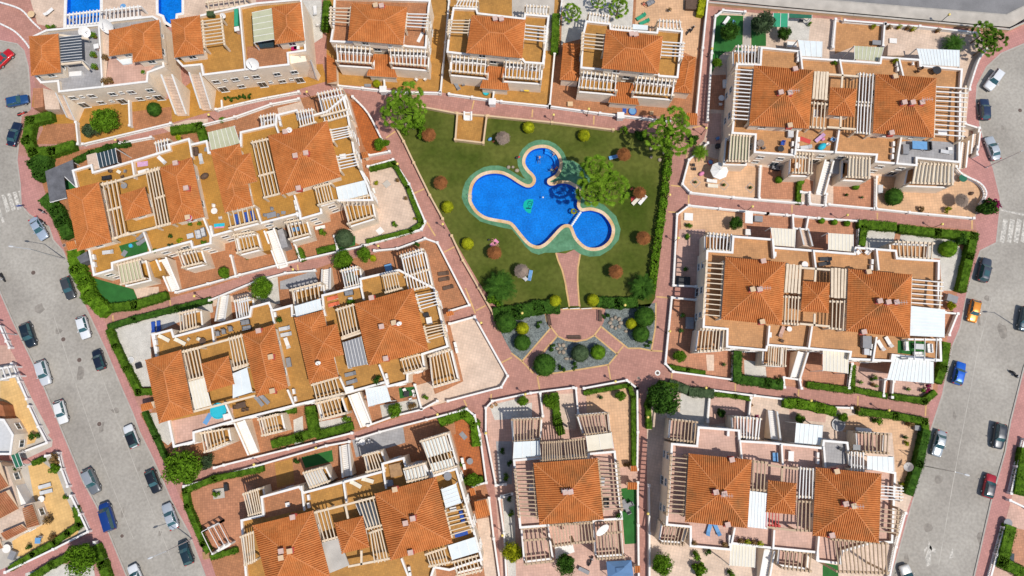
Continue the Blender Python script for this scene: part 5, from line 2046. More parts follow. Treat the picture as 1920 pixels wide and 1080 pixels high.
flr([(1845,480),(1940,480),(1950,1080),(1890,1080)], 'gravel_white', .012)
# ===== A: terrace row in the upper left corner
tl(0, 0)
flr([(250,660),(440,700),(600,790),(1280,740),(1500,560),(1900,500),(2420,480),(2450,610),(1920,760),(1640,820),(1280,925),(620,1080),(330,1080),(330,1000),(300,830),(240,800)], 'ochre3')
ab = Bld('terraced_house', 'row of cream two storey houses with white dishes and window facade, upper left', 'house', 200, 100, 'greytile')
ab.body([(235,275),(345,222),(740,182),(840,150),(1145,118),(1200,150),(1222,430),(1232,500),(1112,545),(1105,615),(770,655),(440,690),(430,612),(305,622),(262,570)], 6.2, 7.0, wins=False)
ab.patch([(810,440),(1000,420),(1190,470),(1110,540),(1100,612),(790,640)], 6.2, 'pinktile', 'white_tile_floor')
ab.patch([(750,200),(830,180),(815,440),(790,640),(770,640)], 6.2, 'pale', 'beige_strip')
for i in range(5):
 t = (0.10, 0.30, 0.52, 0.72, 0.92)[i]
 ab.wins_on((590,812),(1270,745), [(t, 3.9, 'w'),(t, 0.9 if i % 2 else 0.1, 'w' if i % 2 else 'd')])
ab.wins_on((590,812),(1270,745), [(0.2, 4.3, 's'),(0.62, 4.3, 's'),(0.42, 1.4, 's'),(0.82, 1.4, 's')])
ab.div([(740,185),(768,655)], 7.1, 6.2)
ab.roof([(222,275),(440,255),(460,545),(236,570)], 9.1, z0=6.2)
ab.roof([(985,190),(1195,150),(1222,440),(1000,470)], 9.1, z0=6.2)
ab.roof([(820,230),(1010,190),(1050,390),(820,425)], 8.9, rise=.2, z0=6.2)
ab.cover([(450,280),(610,262),(618,450),(458,465)], 8.9, 9, 'panel', posts=6.2, across=True)
ab.bars([((440,260),(660,290)),((458,480),(615,462)),((612,462),(665,520))], 8.9)
ab.dish(805, 190, 8.6, 1.35, -100)
ab.dish(630, 240, 8.4, 1.0, -30)
ab.chim(720, 345, z=6.2, h=1.6)
ab.slab([(870,440),(985,425),(990,475),(920,485)], 6.5, 'awn', 6.2, 'skylight')
ab.stair((1375,870),(1268,575), 1.7, 0.1, 6.1, 26, m='pale', wallh=0.9)
ab.stair((555,905),(470,720), 1.3, 0.1, 5.2, 20, m='pale', wallh=0.9)
ab.slab([(250,665),(320,660),(325,800),(250,815)], 2.6, 'terra', 0, 'porch_roof')
ab.slab([(320,660),(430,690),(450,820),(340,820)], 2.5, 'pale', 0, 'porch_roof')
ac_ = Bld('terraced_house', 'cream two storey houses with a green striped awning left of the three detached houses', 'house', 430, 70, 'ochre')
ac_.body([(1290,150),(1500,112),(1800,45),(1920,20),(2260,-10),(2295,380),(2162,400),(2170,487),(1920,515),(1840,525),(1520,565),(1505,487),(1370,500),(1310,435)], 6.2, 7.0, wins=False)
for i in range(5):
 t = (0.08, 0.28, 0.50, 0.72, 0.90)[i]
 ac_.wins_on((1640,695),(2330,610), [(t, 3.9, 'w'),(t, 0.9 if i % 2 else 0.1, 'w' if i % 2 else 'd')])
ac_.wins_on((1640,695),(2330,610), [(0.18, 4.3, 's'),(0.4, 4.3, 's'),(0.6, 1.4, 's'),(0.82, 1.4, 's')])
ac_.roof([(1283,150),(1500,115),(1530,405),(1310,435)], 9.1, z0=6.2)
ac_.roof([(2040,55),(2255,20),(2288,305),(2065,335)], 9.1, z0=6.2)
ac_.cover([(1890,95),(2040,65),(2058,295),(1905,320)], 8.9, 5, 'awngreen', posts=6.2, across=True)
ac_.perg([(1515,150),(1530,350),(1680,330),(1655,130)], 8.9, 8, z0=6.2)
ac_.patch([(1850,350),(2160,330),(2165,480),(1860,510)], 6.2, 'terra2', 'terra_floor')
ac_.div([(1795,50),(1838,522)], 7.2, 6.2)
ac_.dish(1895, 475, 8.2, 1.12, -80)
ac_.dish(1672, 115, 8.2, .5, -80)
ac_.chim(1775, 215, z=6.2, h=1.5)
ac_.slab([(1925,310),(2050,300),(2055,350),(1950,360)], 6.7, 'glass', 6.2, 'skylight', .3)
ac_.stair((1560,830),(1475,560), 1.7, 0.1, 6.0, 24, m='pale', wallh=.9)
ac_.stair((2345,590),(2300,450), 1.9, 0.1, 5.6, 20, m='pale', wallh=.9)
ac_.slab([(2150,420),(2290,420),(2300,460),(2170,480)], 5.9, 'wall', 0, 'stair_landing')
tl(0, 0)
flr([(340,930),(560,925),(570,1080),(270,1080)], 'terra2', .012)
flr([(970,840),(1285,800),(1290,920),(1010,980)], 'terra2', .012)
tz(0, 0, 1)
flr([(40,-60),(480,-60),(480,5),(300,50),(180,45),(100,52),(70,45)], 'pale', .006, holes=[wide(P2, .4), wide(P3, .4)])
pv = Bld('pool_pergola', 'white slatted pergola over the private pool', 'pergola', 155, 35)
tl(0, 0)
pv.perg([(485,110),(485,195),(765,160),(765,75)][0:1] + [(765,75),(760,165),(485,197)], 2.8, 11, 'white', frame='white', z0=0)
pv2 = Bld('pool_pergola', 'white pergola with chairs beside the private pool', 'pergola', 230, 28)
pv2.perg([(785,75),(1050,45),(1055,120),(780,150)], 2.8, 9, 'white', frame='white', z0=0)
pv3 = Bld('garden_pergola', 'cream pergola at the top edge above the green awning', 'pergola', 420, 12)
pv3.perg([(1540,15),(1850,-25),(1860,30),(1545,75)], 2.8, 8, z0=0)
# ===== B: three detached houses above the lawn
def bhouse(label, bodyp, roofp, chims, wp, ep, sl, sr, porch, floor='ochre', posts=()):
 b = Bld('detached_house', label, 'house', (bodyp[0][0] + bodyp[-1][0]) / 2 + 200, 250, floor)
 b.body(bodyp)
 b.roof(roofp)
 for x, y in chims: b.chim(x, y)
 b.perg(wp, PERG, 5, 'creamwood')
 b.perg(ep, PERG, 5, 'white')
 b.perg(sl, 5.7, 9, 'white', base=2.7)
 b.perg(sr, 5.7, 10, 'white', base=2.7)
 b.shed(porch, 2.7, 3.9, z0=0)
 for x, y, s in posts:
  b.slab([(x - 14, y),(x + 14, y),(x + 14 - s, y + 12),(x - 14 - s, y + 12)], 2.5, 'wall', 0, 'buttress')
 return b
tz(0, 0, 1)
flr([(613,-60),(845,-60),(840,0),(825,172),(735,166),(655,160),(612,158)], 'ochre')
flr([(845,-60),(1056,-60),(1055,0),(1031,197),(960,192),(826,173)], 'ochre')
flr([(1056,-60),(1328,-60),(1326,0),(1306,222),(1122,212),(1031,198)], 'terra2')
tl(1, 0)
b1 = bhouse('first house from the left above the lawn, with a white awning folded at its side', [(585,-20),(1310,0),(1300,50),(1277,362),(1130,350),(1110,345),(680,318),(556,312),(575,200)],
  [(720,25),(1135,55),(1106,340),(690,305)], [(895, 35),(940, 38)],
  [(560,50),(555,172),(700,185),(712,50)], [(1132,95),(1120,208),(1275,218),(1290,98)],
  [(590,345),(870,365),(865,470),(598,452)], [(995,372),(1285,385),(1280,490),(1005,468)],
  [(830,570),(1062,585),(1000,412),(885,405)], 'terra2')
b1.shed([(535,625),(530,405),(600,455),(608,632)], 2.4, 3.0, z0=0)
b2 = bhouse('second house from the left above the lawn, with a yellow table on its patio', [(1478,55),(1655,62),(1665,95),(2010,135),(2015,102),(2200,118),(2157,480),(2015,470),(1995,445),(1560,408),(1430,392),(1445,250)],
  [(1618,115),(2022,150),(1996,440),(1576,400)], [(1793, 135),(1840, 138)],
  [(1450,145),(1440,252),(1592,258),(1605,145)], [(2018,175),(2004,305),(2160,322),(2168,190)],
  [(1455,420),(1740,445),(1732,552),(1450,525)], [(1862,460),(2148,482),(2138,592),(1855,572)],
  [(1678,662),(1900,680),(1862,505),(1740,495)])
tl(2, 0)
b3 = bhouse('third house from the left above the lawn, with orange side roofs', [(555,155),(740,175),(745,215),(1085,240),(1090,212),(1282,230),(1275,300),(1246,583),(1100,572),(1095,560),(650,522),(515,510),(530,260)],
  [(705,222),(1130,275),(1096,558),(672,515)], [(898, 250),(930, 253)],
  [(530,240),(523,368),(685,385),(700,255)], [(1125,300),(1112,428),(1275,437),(1287,312)],
  [(522,540),(795,570),(788,675),(505,650)], [(932,578),(1232,608),(1215,712),(915,688)],
  [(720,770),(955,790),(905,625),(790,615)])
b3.roof([(385,325),(530,335),(505,612),(358,600)], 3.0, z0=0, over=.3, wins=False)
b3.roof([(1285,418),(1380,430),(1345,705),(1210,692)], 3.0, z0=0, over=.3, wins=False)
b3.perg([(575,98),(735,118),(730,165),(568,155)], 5.2, 7, 'white', z0=0)
b3.perg([(1098,150),(1268,162),(1278,215),(1092,205)], 5.2, 7, 'white', z0=0)
b3.perg([(745,190),(900,208),(900,225),(742,212)], 5.2, 7, 'white', z0=0, posts=False)
b3.slab([(905,180),(1020,190),(1018,225),(905,218)], 5.0, 'awn', 0, 'store_room')
tl(2, 0)
sm = Bld('gatehouse', 'small orange tiled gate roof by the palms at the lawn corner', 'gate', 1340, 890)
sm.shed([(1300,938),(1388,942),(1392,852),(1296,845)], 2.4, 2.9, z0=0)
b2.perg([(100,40),(275,50),(270,105),(98,92)], 5.2, 7, 'white', z0=0)
tl(1, 0)
b2.perg([(1510,0),(1665,5),(1660,50),(1490,40)], 5.2, 7, 'white', z0=0)
for h in (b1, b2, b3): pass
tz(0, 0, 1)
flr([(960,-40),(1042,-40),(1035,95),(960,95)], 'concrete', .012)
flr([(1056,-40),(1190,-40),(1185,50),(1060,80),(1052,85)], 'gravel_white', .012)
flr([(1195,-40),(1322,-40),(1308,110),(1190,55)], 'peach', .012)
flr([(565,0),(603,0),(605,70),(575,90)], 'gravel_white', .012)
# ===== C: upper left row
tz(0, 0, 1)
flr([(60,297),(95,291),(225,268),(350,240),(480,205),(540,188),(640,170),(658,178),(687,212),(716,262),(700,272),(686,300),(737,299),(767,345),(797,415),(790,428),(680,460),(520,497),(390,540),(325,557),(200,590),(185,590),(155,555),(125,480),(110,440),(75,330)], 'terra2')
cb = Bld('terraced_house', 'upper row left of the lawn, with a green turf mat on its roof terrace', 'house', 400, 350, 'ochre3')
tz(0, 0, 1)
cb.body([(135,319),(172,308),(175,322),(247,301),(317,280),(315,270),(354,259),(358,270),(388,263),(392,285),(450,272),(450,247),(516,232),(517,215),(557,205),(560,222),(612,208),(646,180),(655,226),(668,300),(690,345),(700,376),(632,377),(602,387),(604,400),(562,412),(561,401),(432,434),(396,444),(396,457),(360,466),(357,454),(282,474),(211,494),(212,506),(175,517),(143,352)])
tz(0, 0, 1)
cb.roof([(125,357),(186,342),(210,454),(146,471)])
cb.roof([(300,315),(360,295),(384,407),(322,421)])
cb.chim(348, 352); cb.chim(328, 305); cb.chim(351, 407)
cb.roof([(224,366),(272,351),(285,400),(236,414)], 7.9)
cb.roof([(395,282),(450,270),(474,386),(422,399)], 8.0, rise=.22)
cb.roof([(413,300),(470,287),(483,340),(427,356)], 8.35, wall=False)
cb.roof([(503,255),(614,227),(640,332),(527,366)])
for x, y in ((553, 291),(573, 286),(559, 352),(534, 246)): cb.chim(x, y)
cb.dish(542, 243, 9.0, .5, -60)
cb.perg([(189,345),(221,338),(239,436),(209,449)], PERG, 4)
cb.perg([(271,322),(299,314),(319,418),(291,425)], PERG, 5)
cb.perg([(471,267),(502,260),(526,362),(494,370)], PERG, 5)
cb.perg([(422,396),(476,385),(481,414),(429,427)], PERG, 6)
cb.perg([(619,242),(625,265),(657,257),(652,236)], PERG, 5, 'white')
cb.perg([(630,292),(638,320),(672,312),(664,286)], PERG, 5, 'white')
cb.perg([(588,352),(620,343),(628,375),(596,384)], PERG, 6)
cb.perg([(594,448),(590,447),(590,440),(594,440)][0:0] or [(594,176),(641,166),(655,214),(607,228)], 6.1, 8, 'white', base=2.7)
cb.bars([((601,218),(650,205)),((292,372),(309,366)),((200,395),(228,387)),((484,330),(515,322)),((190,347),(300,316)),((210,447),(320,419))], 7.9)
cb.cover([(630,351),(684,338),(690,364),(636,378)], 5.9, 6, 'awn', posts=2.7)
cb.perg([(640,378),(692,366),(699,404),(651,419)], 5.9, 7, base=2.7)
cb.perg([(556,210),(587,205),(591,228),(562,237)], 7.6, 6, 'white')
cb.perg([(486,219),(516,213),(517,231),(488,238)], 5.7, 5, 'white', base=2.7)
cb.perg([(289,268),(316,261),(318,280),(292,287)], 5.6, 5, 'white', base=2.7)
cb.cover([(181,288),(216,278),(221,305),(187,315)], 5.4, 5, 'glass', posts=0)
cb.slab([(162,291),(180,286),(187,316),(166,319)], 5.3, 'pale', 0, 'porch_roof')
cb.cover([(390,248),(439,236),(450,268),(397,284)], 5.9, 6, 'awngreen', posts=5.3)
cb.cover([(221,497),(261,487),(269,520),(227,531)], 5.4, 6, 'awngreen', posts=2.7)
cb.perg([(219,497),(262,486),(271,522),(225,533)], 5.65, 7, base=2.7, posts=False)
cb.perg([(330,473),(368,465),(377,492),(340,501)], 5.6, 6, base=2.7)
cb.perg([(436,441),(474,434),(482,464),(443,474)], 5.6, 6, base=2.7)
cb.perg([(533,417),(569,410),(577,438),(541,448)], 5.6, 5, base=2.7)
cb.stair((331,545),(306,486), 1.5, 0.1, 2.75, 16, m='white')
cb.stair((533,502),(507,432), 1.5, 0.1, 2.75, 17, m='white')
cb.slab([(520,432),(530,428),(540,462),(528,466)], 2.7, 'greytile', 0, 'porch_roof')
cb.slab([(280,492),(300,484),(312,515),(290,520)], 2.7, 'ochre3', 0, 'porch_roof')
cb.slab([(480,434),(500,428),(508,468),(492,472)], 2.7, 'ochre3', 0, 'porch_roof')
cb.div([(247,301),(252,334)]); cb.div([(354,259),(360,296)]); cb.div([(269,435),(283,474)]); cb.div([(381,408),(396,446)])
cb.div([(552,366),(563,402)]); cb.div([(480,388),(490,420)]); cb.div([(516,232),(523,252)])
cb.patch([(223,461),(277,446),(277,474),(232,483)], 5.3, 'turf', 'turf_mat')
for x, y, r in ((176,482,-75),(177,496,-75),(396,428,-75),(398,437,-75),(554,380,-75),(556,390,-75),(558,402,-75),(524,222,-75),(526,232,-75)): cb.ac(x, y, 5.3, r)
cb.shed([(135,462),(128,470),(146,478),(146,462)][0:0] or [(128,470),(145,466),(142,450),(124,455)], 2.3, 2.8, z0=0)
cb.shed([(680,298),(692,295),(688,284),(677,287)], 2.3, 2.8, z0=0)
tl(0, 1)
cp = Bld('carport', 'carport with a flat dark grey felt roof beside the pavement hedge', 'carport', 450, 280)
o_ = cp.slab([(338,205),(545,117),(572,330),(478,245),(500,405),(375,440)], 2.8, 'greyfelt', None, 'felt_roof', .15)
for x, y in ((345,215),(535,130),(375,430),(495,400)):
 p_ = W(x, y, 2.6); g = MB(); g.box(p_, .12, .12, 0, 2.65); part('post', g, M['white'], cp.root)
cp.bars([((485,245),(575,330)),((375,438),(500,405))], 2.85, .1, .1, 'white')
flr([(440,300),(560,240),(570,330),(500,345)], 'turf', .02, 'turf')
cp2 = Bld('shed', 'small shed with a dark felt roof under the corner hedge', 'shed', 620, 850)
cp2.slab([(575,850),(650,805),(670,870),(605,895)], 2.3, 'greyfelt', 0, 'felt_roof')
tl(0, 1)
flr([(690,1000),(1000,1090),(1040,1180),(830,1225),(740,1180),(690,1080)], 'turf', .014, 'turf')
flr([(1000,1080),(1190,1070),(1195,1135),(1030,1155)], 'pale', .016)
flr([(450,440),(545,420),(540,600),(490,620)], 'terra2', .014)
tl(1, 1)
flr([(845,190),(1030,120),(1150,330),(1270,590),(1240,640),(790,760),(700,720),(690,640),(900,580)], 'pale', .016)
flr([(600,690),(745,690),(745,760),(610,800)], 'turf', .017, 'turf')
flr([(230,770),(300,750),(330,860),(240,890)], 'terra2', .018)
tl(1, 0)
flr([(715,760),(760,770),(840,860),(945,1040),(985,1120),(850,1180),(800,1080)], 'deepterra', .016)
flr([(160,810),(340,760),(370,830),(170,860)], 'pale', .016)
tl(0, 0)
flr([(1220,960),(1400,900),(1560,890),(1560,1040),(1400,1070)], 'pale', .016)
# ===== D: middle left row
tz(0, 0, 1)
flr([(200,612),(395,562),(480,528),(590,505),(617,495),(745,465),(797,447),(820,455),(866,540),(882,572),(843,590),(842,607),(890,594),(952,705),(940,725),(790,768),(660,812),(410,872),(345,885),(312,870),(280,808),(262,775),(285,772),(280,738),(252,738),(207,640)], 'terra2')
db = Bld('terraced_house', 'middle row left of the lawn, with white awnings and coral loungers on its roof terraces', 'house', 560, 640, 'ochre')
db.body([(284,627),(322,617),(326,630),(397,611),(467,592),(470,575),(505,566),(511,581),(548,571),(549,590),(605,574),(603,553),(676,535),(674,522),(748,505),(815,540),(837,635),(841,650),(793,665),(797,690),(765,702),(765,716),(727,726),(722,718),(650,738),(550,762),(440,790),(364,812),(365,829),(325,839),(317,800)])
tz(0, 0, 1)
db.roof([(273,675),(340,656),(363,775),(299,794)])
db.roof([(455,627),(515,608),(541,727),(482,744)])
db.chim(507, 669); db.chim(510, 733); db.chim(484, 620)
db.roof([(378,682),(429,667),(440,720),(390,735)], 7.9)
db.roof([(552,596),(606,582),(635,706),(581,720)], 8.0, rise=.22)
db.roof([(573,621),(632,607),(645,665),(589,680)], 8.35, wall=False)
db.roof([(665,570),(775,540),(804,657),(692,686)])
for x, y in ((715, 612),(738, 605),(723, 672),(696, 558)): db.chim(x, y)
db.dish(748, 606, 10.8, .45, -60); db.dish(596, 680, 9.4, .45, -60)
db.perg([(342,660),(374,652),(385,705),(354,713)], PERG, 5)
db.cover([(354,716),(383,708),(396,760),(366,768)], 7.9, 5, 'awncream', posts=5.3)
db.perg([(427,636),(455,628),(467,682),(437,690)], PERG, 5)
db.cover([(437,700),(463,689),(473,735),(437,746)], 7.7, 2, 'awn', posts=5.3)
db.perg([(630,581),(664,571),(673,620),(641,632)], PERG, 6)
db.cover([(643,642),(677,631),(689,683),(653,690)], 7.9, 6, 'grey', posts=5.3)
db.perg([(584,722),(632,708),(641,738),(591,751)], PERG, 7)
db.perg([(780,552),(789,583),(823,573),(817,545)], PERG, 5, 'white')
db.perg([(795,612),(802,640),(836,630),(831,605)], PERG, 5)
db.bars([((640,636),(682,622)),((340,660),(457,629)),((362,772),(478,742)),((437,694),(465,684))], 7.9)
db.perg([(750,480),(793,467),(808,535),(764,545)], 6.1, 8, 'white', base=2.7)
db.bars([((757,520),(805,505))], 5.9)
db.perg([(716,517),(745,511),(752,540),(722,548)], 7.6, 6)
db.perg([(751,675),(786,665),(796,690),(757,700)], 7.6, 6)
db.perg([(803,668),(843,655),(857,712),(810,726)], 6.0, 7, base=2.7)
db.cover([(552,574),(600,560),(604,580),(556,595)], 7.4, 7, 'awn', posts=5.3)
db.perg([(543,544),(600,530),(604,560),(548,575)], 5.7, 7, base=2.7)
db.perg([(591,757),(635,745),(645,775),(599,787)], 5.6, 7, base=2.7)
db.cover([(685,729),(724,722),(733,752),(691,762)], 5.4, 7, 'awn', posts=0)
db.perg([(483,787),(520,777),(527,808),(490,817)], 5.6, 7, base=2.7)
db.perg([(375,813),(420,805),(425,830),(382,848)], 5.4, 7, base=2.7)
db.perg([(438,565),(466,558),(470,590),(443,598)], 5.6, 6, 'white', base=2.7)
db.perg([(334,588),(368,580),(371,612),(337,622)], 5.4, 6, base=2.7)
db.perg([(638,508),(670,500),(675,532),(645,540)], 5.6, 6, 'white', base=2.7)
db.stair((689,798),(665,738), 1.6, 0.1, 2.75, 16, m='white')
db.stair((423,555),(416,602), 1.4, 0.1, 2.7, 14, m='white')
db.stair((614,505),(613,545), 1.3, 0.1, 2.7, 12, m='white')
db.stair((478,850),(452,790), 1.5, 0.1, 2.7, 16, m='white')
db.slab([(638,752),(650,745),(654,770),(642,776)], 2.7, 'ochre3', 0, 'porch_roof')
db.patch([(318,790),(437,764),(437,788),(362,808),(362,826),(326,836)], 5.3, 'pinktile', 'pink_floor')
db.div([(397,611),(401,642)]); db.div([(508,580),(514,606)]); db.div([(605,574),(610,592)]); db.div([(421,754),(437,790)]); db.div([(539,731),(552,762)])
db.div([(711,684),(725,720)]); db.div([(636,706),(650,737)]); db.div([(676,535),(682,562)])
for x, y, r in ((290,632,-78),(292,642,-78),(294,655,-78),(516,590,-78),(551,734,-78),(554,748,-78),(725,705,-78),(727,716,-78)): db.ac(x, y, 5.3, r)
db.shed([(266,772),(288,766),(290,752),(264,758)], 2.3, 2.8, z0=0)
db.shed([(838,594),(852,590),(848,582),(836,586)], 2.3, 2.8, z0=0)
tl(0, 2)
flr([(855,300),(1590,112),(1600,180),(1330,260),(1130,350),(1140,740),(1030,745)], 'gravel_white', .014)
flr([(1070,940),(1280,930),(1300,1140),(1260,1180),(1160,1100)], 'gravel_white', .014)
flr([(1590,90),(1920,20),(1920,60),(1600,140)], 'pale', .014)
tl(1, 2)
flr([(1455,275),(1640,220),(1885,660),(1840,735),(1235,910),(1210,850),(1430,760),(1555,700)], 'pale', .014)
flr([(1190,735),(1310,700),(1360,850),(1235,905)], 'pale', .016)
flr([(930,880),(1220,830),(1230,910),(950,990)], 'gravel_white', .016)
flr([(440,1010),(700,960),(730,1060),(450,1100)], 'gravel_white', .016)
flr([(280,990),(350,960),(360,1150),(290,1180)], 'gravel_white', .016)
flr([(1400,20),(1530,0),(1595,120),(1425,165)], 'terra2', .016)
flr([(1070,750),(1190,740),(1210,800),(1080,830)], 'turf', .018, 'turf')
tl(1, 1)
flr([(1245,750),(1345,750),(1545,1090),(1360,1090)], 'terra2', .014)
flr([(180,1030),(440,950),(480,1080),(180,1090)], 'greytile', .014)
flr([(750,900),(930,860),(950,960),(800,960)], 'terra2', .016)
flr([(0,1000),(160,980),(180,1200),(0,1200)], 'gravel_white', .014)
# ===== E: lower left row
tz(0, 0, 1)
flr([(337,930),(343,912),(480,872),(615,837),(712,810),(875,767),(890,777),(900,815),(910,907),(917,932),(935,1080),(945,1160),(430,1160),(395,1050),(387,1027)], 'terra2')
eb_ = Bld('terraced_house', 'lower row left of the lawn, with a pale flat concrete roof between its hip roofs', 'house', 690, 960, 'ochre')
tl(1, 3)
eb_.body([(-115,660),(50,620),(35,485),(325,405),(360,450),(955,290),(940,235),(1110,190),(1127,255),(1268,238),(1310,330),(1505,270),(1700,960),(1450,1040),(1340,1020),(1320,1080),(1330,1330),(-60,1330)])
eb_.roof([(-25,700),(430,588),(560,1085),(105,1205)])
for x, y in ((185, 895),(250, 895),(272, 640),(185, 945)): eb_.chim(x, y)
eb_.roof([(890,462),(1352,335),(1475,830),(1012,962)])
for x, y in ((1120, 685),(1175, 650),(1040, 432),(1158, 905)): eb_.chim(x, y)
eb_.roof([(588,680),(802,628),(852,862),(645,912)], 7.9)
eb_.perg([(440,605),(555,575),(610,790),(500,820)], PERG, 4)
eb_.slab([(488,832),(622,797),(700,1000),(550,1060)], 8.0, 'concrete', 7.75, 'flat_slab')
eb_.perg([(757,525),(890,490),(942,700),(830,728)], PERG, 5)
eb_.cover([(750,545),(885,520),(935,700),(825,725)], 7.5, 5, 'panel', posts=5.3)
eb_.perg([(850,760),(945,728),(1000,950),(880,975)], PERG, 5)
eb_.cover([(1108,292),(1262,248),(1285,340),(1132,375)], 7.5, 6, 'awn', posts=5.3)
eb_.perg([(1108,280),(1262,238),(1285,340),(1132,375)], PERG, 6)
eb_.cover([(1240,80),(1425,25),(1465,140),(1285,195)], 5.6, 7, 'awn', posts=2.7)
eb_.perg([(1232,72),(1430,12),(1500,260),(1318,312)], 6.0, 8, base=2.7)
eb_.cover([(1300,240),(1475,195),(1495,262),(1320,300)], 5.6, 7, 'awn', posts=2.7)
eb_.cover([(1388,432),(1500,388),(1540,530),(1422,570)], 7.8, 5, 'awn', posts=5.3, across=True)
eb_.perg([(1420,590),(1468,790),(1620,745),(1560,560)], PERG, 6)
eb_.cover([(1440,852),(1640,787),(1672,900),(1472,960)], 6.6, 3, 'awn', posts=5.3)
eb_.perg([(1270,922),(1420,872),(1450,980),(1298,1010)], 7.2, 7)
eb_.perg([(1470,980),(1660,930),(1690,1040),(1500,1085)], 6.0, 7, base=2.7)
eb_.cover([(360,318),(495,278),(542,370),(402,415)], 5.3, 6, 'ltgrey', posts=0)
eb_.perg([(352,310),(495,270),(545,370),(402,420)], 5.6, 7, base=2.7)
eb_.perg([(800,180),(920,150),(970,270),(825,302)], 5.6, 6, base=2.7)
eb_.perg([(-100,470),(20,430),(50,600),(-60,632)], 5.6, 7, base=2.7)
eb_.perg([(-120,790),(-10,750),(0,960),(-90,1000)], PERG, 6)
eb_.stair((670,95),(692,330), 1.3, 0.1, 2.7, 16, m='white')
eb_.shed([(1655,650),(1757,622),(1740,500),(1635,522)], 2.6, 3.3, z0=0)
eb_.shed([(1610,480),(1650,470),(1640,415),(1598,425)], 2.3, 2.7, z0=0)
eb_.bars([((440,605),(890,490)),((670,555),(690,650)),((790,890),(790,1000)),((690,1010),(1000,950))], 7.9)
eb_.div([(340,405),(362,590)]); eb_.div([(655,375),(678,530)]); eb_.div([(945,235),(975,425)]); eb_.div([(1090,950),(1140,1080)]); eb_.div([(1325,330),(1310,285)])
eb_.patch([(50,480),(325,410),(355,580),(60,650)], 5.3, 'terra2', 'terra_floor')
for x, y, r in ((395,490,-78),(395,550,-78),(990,380,-78),(1150,1030,-78),(1155,1060,-78)): eb_.ac(x, y, 5.3, r)
tl(0, 3)
flr([(1425,440),(1800,335),(1900,420),(1830,640),(1790,860),(1700,870),(1540,880)], 'terra', .016)
tl(1, 3)
flr([(1480,20),(1650,-30),(1720,390),(1580,410)], 'deepterra', .016)
flr([(1655,655),(1750,640),(1815,1130),(1720,1100)], 'pale', .016)
flr([(720,60),(1100,-60),(1120,80),(750,190)], 'greytile', .016)
flr([(340,190),(570,135),(580,220),(370,270)], 'turf', .017, 'turf')
flr([(140,230),(270,200),(290,380),(160,420)], 'ochre', .017)
tl(1, 2)
flr([(1480,930),(1580,920),(1640,960),(1650,1090),(1500,1100)], 'deepterra', .018)
# ===== J: houses beyond the left pavement, K: strip beyond the right pavement
tl(0, 2)
flr([(-60,560),(80,545),(110,560),(240,830),(375,1085),(280,1190),(-60,1190)], 'concrete', .006)
flr([(0,690),(110,672),(190,830),(290,1085),(260,1160),(110,1200),(0,850)], 'yellowtile', .010)
flr([(-60,430),(60,430),(130,555),(-60,600)], 'pinktile', .009)
jb = Bld('villa', 'white villa at the left edge with a yellow patio beside the pavement', 'villa', -60, 900, 'ltgrey')
jb.body([(-200,960),(30,985),(100,1100),(80,1250),(-200,1250)], 3.0, 3.8, 'ltgrey', wins=True)
jb.slab([(-60,850),(20,880),(45,985),(-60,970)], 2.6, 'roof_old', 0, 'porch_roof')
jb.perg([(-40,610),(80,590),(110,660),(-20,690)], 2.8, 3, 'white', frame='white', z0=0, ext=.1)
tl(0, 3)
flr([(-60,-60),(120,0),(300,-40),(395,60),(390,110),(200,200),(-60,120)], 'concrete', .006)
flr([(-60,200),(210,240),(430,140),(520,400),(560,480),(690,740),(540,800),(60,1010),(-60,1060)], 'concrete', .006)
flr([(210,255),(320,225),(430,310),(500,500),(600,720),(580,770),(380,850),(180,935),(110,930),(90,820),(290,690),(340,640),(260,520)], 'yellowtile', .010)
jc = Bld('villa', 'villa at the left edge with mottled brown tile roofs round a small courtyard', 'villa', 60, 560, 'pale')
jc.body([(-200,200),(50,260),(110,420),(145,560),(240,530),(300,690),(60,810),(-200,860)], 2.9, None, 'pale', wins=True)
jc.shed([(65,405),(-15,445),(-90,270),(0,225)], 3.1, 4.3, 'roof_old')
jc.shed([(140,575),(0,650),(-90,500),(68,432)], 3.0, 4.2, 'roof_old')
jc.shed([(300,695),(245,540),(165,575),(205,720)], 3.0, 3.9, 'roof_old')
jc.shed([(205,732),(50,812),(5,760),(165,690)], 3.0, 3.9, 'roof_old')
jc.slab([(85,415),(120,400),(200,545),(150,560)], 2.4, 'white', 0, 'terrace_block')
jc.cover([(82,175),(140,155),(175,250),(120,270)], 2.6, 2, 'tealf', posts=0)
jc.shed([(-40,890),(20,870),(0,800),(-60,810)], 2.8, 3.4, 'roof_old')
flr([(190,1060),(420,990),(560,990),(700,1000),(720,1130),(190,1130)], 'gravel_white', .010)
tl(3, 3)
flr([(1940,100),(1835,460),(1800,600),(1760,740),(1660,1100),(1640,1200),(2100,1200),(2100,100)], 'pinktile', .008)
flr([(1850,720),(1960,740),(1960,1010),(1790,1030)], 'terra', .012)
